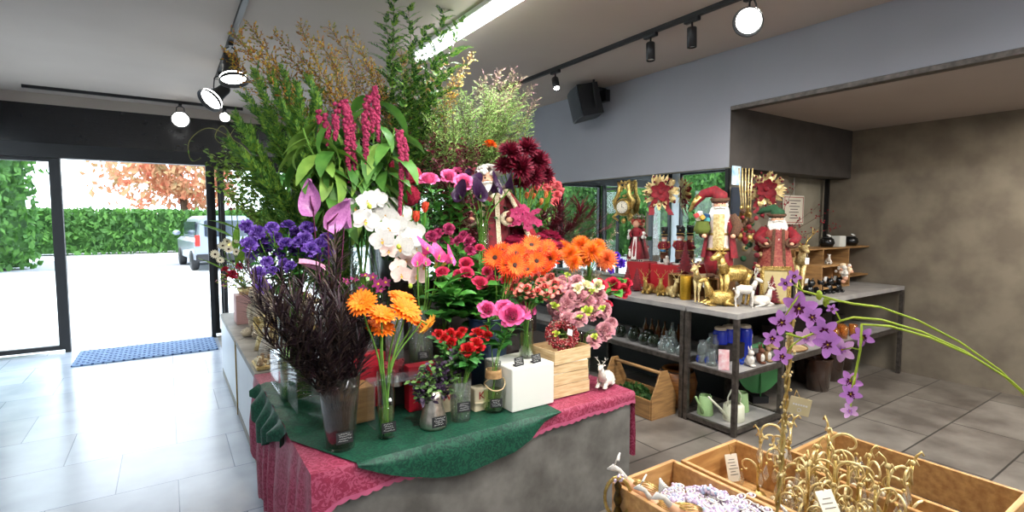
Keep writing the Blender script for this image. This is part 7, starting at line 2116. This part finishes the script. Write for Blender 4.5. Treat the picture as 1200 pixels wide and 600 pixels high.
M_peach = mk('peach thread', '#e0b088', '#cf9468', 60, .6, contrast=1)
def beaded_bird(lab, p, rz, s_=1.0, seed=1):
    q = random.Random(seed); t = thing('bird_ornament', lab, 'ornament', tuple(p), rz)
    S = SC(s_)
    part('body', MB().tube([(0, 0, .03), (0, -.03, .035), (0, -.065, .045), (0, -.085, .065)], [.012, .026, .018, .008], 10), M_peach, t, S)
    b = MB()
    for k in range(-3, 4): b.tube([(k * .005, .0, .046), (k * .007, -.03, .063 - abs(k) * .003), (k * .004, -.065, .062)], .0014, 4)
    part('gold_thread', b, M_gold, t, S)
    part('neck', MB().tube([(0, -.08, .06), (0, -.10, .085), (0, -.115, .09), (0, -.13, .084)], [.008, .006, .009, .002], 8), M_whitef, t, S)
    b = MB()
    for k in range(6): b.tube([(0, -.112, .095), ((k - 2.5) * .005, -.105, .115), ((k - 2.5) * .008, -.10, .12)], [.0016, .0016, .003], 4)
    part('crest', b, M_whitef, t, S)
    rg = MB(); bd = MB(); b2 = MB(); n = 0
    for row in range(6):
        for k in range(-min(row, 1) - 1, min(row, 1) + 2):
            c = Vector((k * .021 + q.uniform(-.003, .003), .02 + row * .026, .034 + q.uniform(0, .012)))
            rg.torus(c, .010, .0022, RX(q.uniform(-.5, .5)), 12, 4); (bd if n % 3 else b2).ball(c, .0055, 0, 6, 4); n += 1
            if row == 3: (bd if n % 2 else b2).ball(c + Vector((0, .014, 0)), .005, 0, 6, 4)
    part('tail', rg, M_whitef, t, S); part('tail_beads', bd, M_iri, t, S); part('glint_beads', b2, M_iri2, t, S)
    return t
for i, (x, y, z, rz, s_, lab) in enumerate([(1.13, .94, .08, R(-140), 1.15, 'beaded bird ornament with peach body at the crate rear'), (1.10, .84, .08, R(-150), 1.0, 'beaded bird ornament lying across the left of the crate'),
                                        (1.13, .80, .095, R(-115), 1.1, 'beaded bird ornament with spread tail near the crate front'), (1.12, .70, .06, R(60), 1.15, 'beaded bird ornament lowest in the crate'),
                                        (1.12, .62, .07, R(-60), 1.15, 'beaded bird ornament at the near right corner of the crate')]):
    beaded_bird(lab, (x, y, FT + z - .02), rz, s_, i)
def strand(lab, pts, r, m, n, seed=0):
    q = random.Random(seed); t = thing('bead_strand', lab, 'bead strand', tuple(pts[0])); b = MB(); c = MB()
    L = [Vector(p) - Vector(pts[0]) for p in pts]
    for i in range(n):
        p, d = along(L, i / n); (b if i % 3 else c).ball(p + Vector((q.uniform(-1, 1), q.uniform(-1, 1), q.uniform(-.4, .6))) * r * 2, r * q.uniform(.7, 1.2), 0, 6, 4)
    part('beads', b, m, t); part('glint_beads', c, M_iri2, t); part('thread', MB().tube(L, .001, 4), M_whitef, t)
strand('iridescent bead strand along the left side of the crate', [(1.06, .98, FT + .03), (1.07, .85, FT + .05), (1.08, .70, FT + .05), (1.07, .55, FT + .06)], .007, M_iri, 260)
strand('iridescent bead strand on the table left of the crate', [(.93, .90, FT + .01), (.96, .82, FT + .02), (.99, .72, FT + .02), (1.0, .60, FT + .02)], .007, M_iri, 220, 2)
strand('iridescent bead strand heaped across the crate middle', [(1.05, .74, FT + .06), (1.12, .76, FT + .09), (1.2, .70, FT + .07), (1.27, .72, FT + .09)], .008, M_iri, 200, 5)
strand('iridescent bead strand at the bottom of the frame', [(1.04, .66, FT + .09), (1.12, .64, FT + .11), (1.2, .60, FT + .10), (1.28, .64, FT + .10)], .008, M_iri, 200, 6)
for i, (x0_, y0_, x1_, y1_, z_, lab) in enumerate([(1.07, .93, 1.24, .97, .085, 'bead strand nearest the rear board of the bird crate'), (1.06, .88, 1.26, .90, .10, 'bead strand second from the rear board'), (1.07, .81, 1.27, .84, .10, 'bead strand third from the rear board'),
                                           (1.06, .77, 1.27, .78, .115, 'bead strand crossing the crate beneath the birds'), (1.15, .93, 1.2, .72, .10, 'bead strand running lengthwise down the crate'), (1.24, .92, 1.25, .70, .11, 'bead strand lengthwise by the right board')]):
    strand('iridescent ' + lab, [(x0_, y0_, FT + z_ - .02), ((x0_ * 2 + x1_) / 3, (y0_ * 2 + y1_) / 3 + .01, FT + z_ + .01), ((x0_ + 2 * x1_) / 3, (y0_ + 2 * y1_) / 3 - .01, FT + z_), (x1_, y1_, FT + z_ - .01)], .0065, M_iri, 190, 30 + i)
strand('iridescent bead strand along the right side of the crate', [(1.27, .95, FT + .05), (1.27, .85, FT + .10), (1.27, .74, FT + .10), (1.26, .6, FT + .07)], .007, M_iri, 260, 3)
# oval gold clip ornament
p = at(724, 585, Z=FT + .10)
t = thing('oval_ornament', 'oval gold-framed ornament standing left of the oak crates', 'ornament', (p.x, p.y, FT), R(-38))
part('oval_frame', MB().torus((0, 0, .105), .036, .0045, RX(pi / 2) @ SC(1, 1.55, 1), 26, 6), M_gold, t)
part('center_figure', MB().lathe([(0, .03), (.012, .03), (.006, .05), (.012, .065), (.006, .08), (.013, .10), (.007, .125), (.011, .14), (0, .155)], 12), mk('dark gold', '#6a5220', '#2f2412', 40, .3, .8, contrast=1), t)
part('base', MB().lathe([(0, 0), (.022, 0), (.022, .006), (.006, .012), (.005, .05), (0, .05)], 14), M_gold, t)
b = MB(); q = random.Random(4)
for i in range(14): b.ball((q.uniform(-.014, .014), q.uniform(-.008, .008), .158 + q.uniform(-.008, .012)), .004, 0, 6, 4)
part('crystal_cluster', b, M_iri, t)
# tags in the second crate
def paper_tag(lab, p, M, w=.045, h=.085):
    t = thing('paper_tag', lab, 'tag', tuple(p)); o = part('card', MB().box((0, 0, 0), (w, h, .0016)), mk('cream card', '#e6ddc9', '#dcd1ba', 12, .7), t, M)
    b = MB(); q = random.Random(int(p[0] * 1000))
    for k in range(6): b.box((q.uniform(-.003, .003), h * (.3 - .11 * k), .0013), (w * q.uniform(.4, .75), h * .025, .0006))
    part('print', b, mk('tag grey print', '#6f6a60', '#5a554c', 9, .8), o)
    part('string_loop', MB().tube([M @ Vector((0, h / 2 - .004, 0)), M @ Vector((.008, h / 2 + .02, .004)), M @ Vector((-.006, h / 2 + .035, .004)), M @ Vector((0, h / 2 - .004, 0))], .0009, 4), M_gold, t)
paper_tag('cream paper tag leaning on the far corner of the half-empty crate', (1.52, .97, FT + .012), T(0, 0, .05) @ RZ(R(-20)) @ RX(R(72)))
paper_tag('cream paper tag lying flat in the half-empty crate', (1.44, .86, FT + .012), T(0, 0, .01) @ RZ(R(35)) @ RX(R(12)), .06)
paper_tag('cream price tag with barcode-like print at the bottom edge', (1.37, .60, FT + .14), T(0, 0, 0) @ RZ(R(-20)) @ RX(R(55)), .05, .10)
# gilt scroll ornaments with crystal drops, standing in and beside the crates
M_crys = glassy('crystal drop', (.93, .92, .88), .22, .02, .1, (.9, .88, .8))
def scroll_ornament(lab, p, s_, seed):
    q = random.Random(seed); t = thing('scroll_ornament', lab, 'ornament', tuple(p), q.uniform(0, 6)); S = SC(s_)
    b = MB(); b.tube([(0, 0, 0), (.004, 0, .06), (-.003, .002, .12), (0, 0, .17)], [.004, .0035, .003, .003], 6)
    b.lathe([(0, 0), (.02, 0), (.018, .006), (.004, .012)], 12)
    part('stem', b, M_gold, t, S)
    for k in range(3):
        a = k * 2.1 + q.uniform(-.3, .3); cs, sn = cos(a), sin(a); z0 = .05 + .04 * k
        pts = []
        for i in range(16):
            th = i / 15 * 4.6; rr = .030 * (1 - i / 20)
            x = .034 + rr * cos(pi - th); pts.append((x * cs, x * sn, z0 + .02 + rr * sin(th)))
        part('scroll', MB().tube([(0, 0, z0)] + pts, [.003] * 8 + [.0026] * 8 + [.0045], 6), M_goldp, t, S)
        ex = .05
        dr = part('crystal_drop', MB().lathe([(0, -.045), (.006, -.036), (.008, -.026), (.004, -.01), (.001, 0)], 8, 0, T(ex * cs, ex * sn, z0 + .0), False), M_crys, t, S)
        part('drop_cap', MB().ball((ex * cs, ex * sn, z0 + .004), .004, 0, 6, 4), M_gold, dr)
    b = MB(); b.ball((0, 0, .176), .006, 0, 8, 5); b.tube([(-.012, 0, .17), (-.006, 0, .182), (0, 0, .175), (.006, 0, .182), (.012, 0, .17)], .002, 5); b.tube([(0, 0, .17), (.006, 0, .19), (.016, 0, .20), (.02, 0, .192)], .0025, 5)
    part('finial', b, M_goldp, t, S)
    auto(t, lab, Vector(p) + Vector((0, 0, .1 * s_)))
q = random.Random(12)
for i, (x, y, s_) in enumerate([(1.50, .80, 1.1), (1.46, .70, 1.1), (1.54, .72, 1.2), (1.42, .62, 1.0), (1.50, .62, 1.2), (1.56, .62, 1.1), (1.545, .82, 1.4), (1.53, .54, 1.3), (1.46, .54, 1.1), (1.40, .53, .9), (1.36, .66, .9), (1.38, .74, .9), (1.44, .76, .8), (1.52, .88, 1.1), (1.57, .70, 1.2), (1.48, .58, 1.0), (1.36, .56, .9), (1.41, .68, 1.2), (1.47, .64, 1.3), (1.53, .66, 1.1)]):
    scroll_ornament('gilt scroll ornament with crystal drops in the middle crate', (x, y, FT + .011), s_, i)
for i, (x, y, s_) in enumerate([(1.625, .84, 1.3), (1.63, .73, 1.4), (1.625, .62, 1.2), (1.63, .52, 1.3)]):
    scroll_ornament('gilt scroll ornament standing between the two right crates', (x, y, FT + .001), s_, 20 + i)
for i, (x, y, z) in enumerate([(1.70, .74, .02), (1.76, .66, .02), (1.72, .56, .02), (1.82, .76, .02), (1.79, .54, .02)]):
    b_ = MB(); q = random.Random(40 + i)
    t = thing('bead_cluster', '', 'ornament', (x, y, FT + .011))
    bs = [MB(), MB()]
    for k in range(40): bs[k % 2].ball((q.gauss(0, .014), q.gauss(0, .014), .012 + abs(q.gauss(0, .012))), q.uniform(.003, .006), 0, 6, 4)
    part('beads', bs[0], M_iri2, t); part('gold_beads', bs[1], M_gold, t)
    part('clip', MB().torus((0, 0, .008), .018, .002, None, 16, 5), M_gold, t)
    auto(t, 'blue and gold bead cluster in the dark-lined crate', Vector((x, y, FT)))
# glass swan-like ornaments: clear looped crystals right of the scrolls
for i, (x, y) in enumerate([(1.70, .68), (1.62, .90)]):
    t = thing('crystal_ornament', ['clear crystal loop ornament in the dark-lined crate', 'clear crystal loop ornament behind the scroll ornaments'][i], 'ornament', (x, y, FT + (.011 if i == 0 else .001)))
    part('base', MB().lathe([(0, 0), (.022, 0), (.02, .008), (0, .01)], 14), M_crys, t)
    part('loop', MB().tube([(0, 0, .008), (-.02, 0, .05), (-.01, 0, .10), (.02, 0, .13), (.045, 0, .11), (.04, 0, .08), (.06, 0, .05)], [.01, .012, .011, .010, .008, .007, .002], 8), M_crys, t)
M_cryw = mk('frosted crystal bead', '#f3e8cf', '#d8c79c', 60, .1, .3, contrast=1, coat=1)
for i, (x, y, z) in enumerate([(1.40, .60, .05), (1.46, .66, .05), (1.52, .60, .06), (1.40, .72, .04), (1.50, .74, .05), (1.55, .66, .06), (1.44, .56, .06), (1.56, .56, .06), (1.36, .62, .04), (1.48, .50, .06), (1.62, .58, .02), (1.63, .70, .02)]):
    q = random.Random(70 + i); t = thing('crystal_spray', '', 'ornament', (x, y, FT + .011)); b = MB(); c = MB()
    for k in range(16):
        e = Vector((q.gauss(0, .5), q.gauss(0, .5), q.uniform(.3, 1))).normalized() * q.uniform(.05, .11); b.tube([(0, 0, .004), e * .6 + Vector((0, 0, .01)), e], .0014, 4)
        for g in range(3): c.ball(e * (1 - g * .16), .0085 - .001 * g, 0, 6, 4)
    part('wires', b, M_gold, t); part('crystals', c, M_cryw if i % 3 else M_crys, t)
    auto(t, 'gold wired crystal spray in the middle crate', Vector((x, y, FT + .06)))
# twisted gilt stick with tag
top_ = at(929, 362, Y=.585); bot = Vector((at(906, 598, Y=.60).x, .60, 0)); bot = Vector((1.345 if False else bot.x, .60, FT + .002))
t = thing('gilt_stick', 'tall twisted gilt stick with a cream tag, before the orchids', 'stick', tuple(bot))
d = top_ - bot; n_ = 60
b = MB()
for ph in (0, pi):
    b.tube([d * (k / n_) + Vector((cos(k * .8 + ph) * .0035, sin(k * .8 + ph) * .0035, 0)) for k in range(n_ + 1)], .0032, 5)
part('twisted_rod', b, M_gold, t)
b = MB(); q = random.Random(5)
for k in range(70):
    f = q.uniform(.45, 1); b.ball(d * f + Vector((q.uniform(-.008, .008), q.uniform(-.008, .008), 0)), q.uniform(.002, .004), 0, 5, 4)
part('glitter_beads', b, M_goldp, t)
part('base', MB().lathe([(0, 0), (.02, 0), (.018, .005), (.005, .01), (0, .01)], 14), M_gold, t)
pt_ = at(937, 476, Y=.56) - bot
tg = part('tag', MB().box((0, 0, 0), (.042, .003, .038), bev=.001), mk('tag beige', '#cbb88a', '#bfab7c', 20, .5), t, T(*pt_) @ RZ(R(-50)) @ RY(R(10)))
b = MB()
for k in range(6): b.box((-.0125 + .005 * k, -.0018, .003), (.0035, .0008, .0035))
b.torus((0, -.0018, -.008), .0035, .0007, RX(pi / 2), 12, 4); part('print', b, M_whitef, tg)
part('tag_cord', MB().tube([pt_ + Vector((0, 0, .018)), pt_ + Vector((-.005, .005, .035)), d * .62], .001, 4), M_gold, t)
# orchid plant whose sprays reach in from the right
pot = Vector((1.80, .24, FT))
t = thing('flower_pot', 'small ivory flower pot at the right end of the ornament table', 'pot', tuple(pot))
part('pot_body', MB().lathe([(0, 0), (.05, 0), (.07, .11), (.072, .115), (.064, .115), (.046, .01), (0, .01)], 20), M_whitef, t)
part('soil', MB().lathe([(0, .10), (.06, .10), (0, .105)], 20), M_fur, t)
mv1 = P2('orchid mauve', '#c78acb', '#ac66b4', 45); mv2 = P2('orchid deep throat', '#5c1242', '#43092f', 60); mv3 = P2('orchid pale mauve', '#e0b4d8', '#cf98c8', 45)
ygs = P2('yellow-green spray stem', '#a9b93a', '#8ba02c', 20)
vm = bloom_meshes('vandaA', 'vanda', {'petals': [mv1], 'lip': [mv2, M_pollen]}, 3)
vm2 = bloom_meshes('vandaB', 'vanda', {'petals': [mv3], 'lip': [mv1, M_pollen]}, 2)
def spray(lab, uvY, blooms, seed):
    q = random.Random(seed)
    base = pot + Vector((q.uniform(-.02, .02), q.uniform(-.02, .02), .10))
    P = [at(u, v, Y=Y) for u, v, Y in uvY]
    pts = bez(base, base + Vector((.12, -.02, .35)), P[0] + Vector((.16, -.02, .0)), P[0], 8) + P[1:]
    o = thing('orchid_spray', lab, 'flower', tuple(base))
    part('stem', MB().tube([p - base for p in pts], .0022, 6), ygs, o)
    for (u, v, Y, rp, kind) in blooms:
        p = at(u, v, Y=Y); rm = rp * (p - EYEV).dot(F_) / FPX
        j = min(pts[3:], key=lambda a: (a - p).length)
        part('bud_stalk', MB().tube([j - base, (j + p) / 2 - base + Vector((0, 0, .004)), p - base], .0014, 4), ygs, o)
        if kind == 2:
            part('bud', MB().ball(p - base, (.006, .006, .010), 0, 8, 6), ygs, o); continue
        rm *= 1.08
        fc = (EYEV - p).normalized() + Vector((q.uniform(-.5, .3), q.uniform(-.3, .3), q.uniform(-.2, .4)))
        thing_part('bloom', o, frame(fc, loc=p - base) @ RZ(q.uniform(-1, 1)) @ SC(rm), (vm if kind == 0 else vm2)[q.randrange(2)])
spray('mauve orchid spray reaching in from the right, uppermost', [(1000, 356, .46), (980, 352, .48), (960, 346, .5), (940, 341, .52)], [(936, 362, .52, 19, 0), (920, 332, .52, 8, 0), (931, 324, .53, 8, 0), (916, 378, .53, 14, 0), (905, 397, .54, 11, 0), (960, 346, .5, 4, 2), (968, 354, .5, 4, 2)], 1)
spray('mauve orchid spray in the middle with a pale bloom', [(1000, 372, .44), (985, 376, .46), (965, 386, .48), (940, 396, .5), (922, 391, .5)], [(952, 372, .49, 13, 0), (966, 388, .47, 15, 0), (945, 397, .5, 12, 1), (970, 404, .46, 15, 0), (917, 418, .52, 11, 0), (975, 362, .46, 6, 0)], 2)
spray('mauve orchid spray hanging lowest at the frame edge', [(1010, 380, .42), (1008, 410, .42), (1002, 440, .42), (998, 470, .43)], [(987, 410, .45, 14, 1), (996, 447, .43, 12, 0), (997, 462, .42, 11, 0), (996, 482, .42, 9, 1), (1012, 395, .42, 12, 0)], 3)
finish_labels()
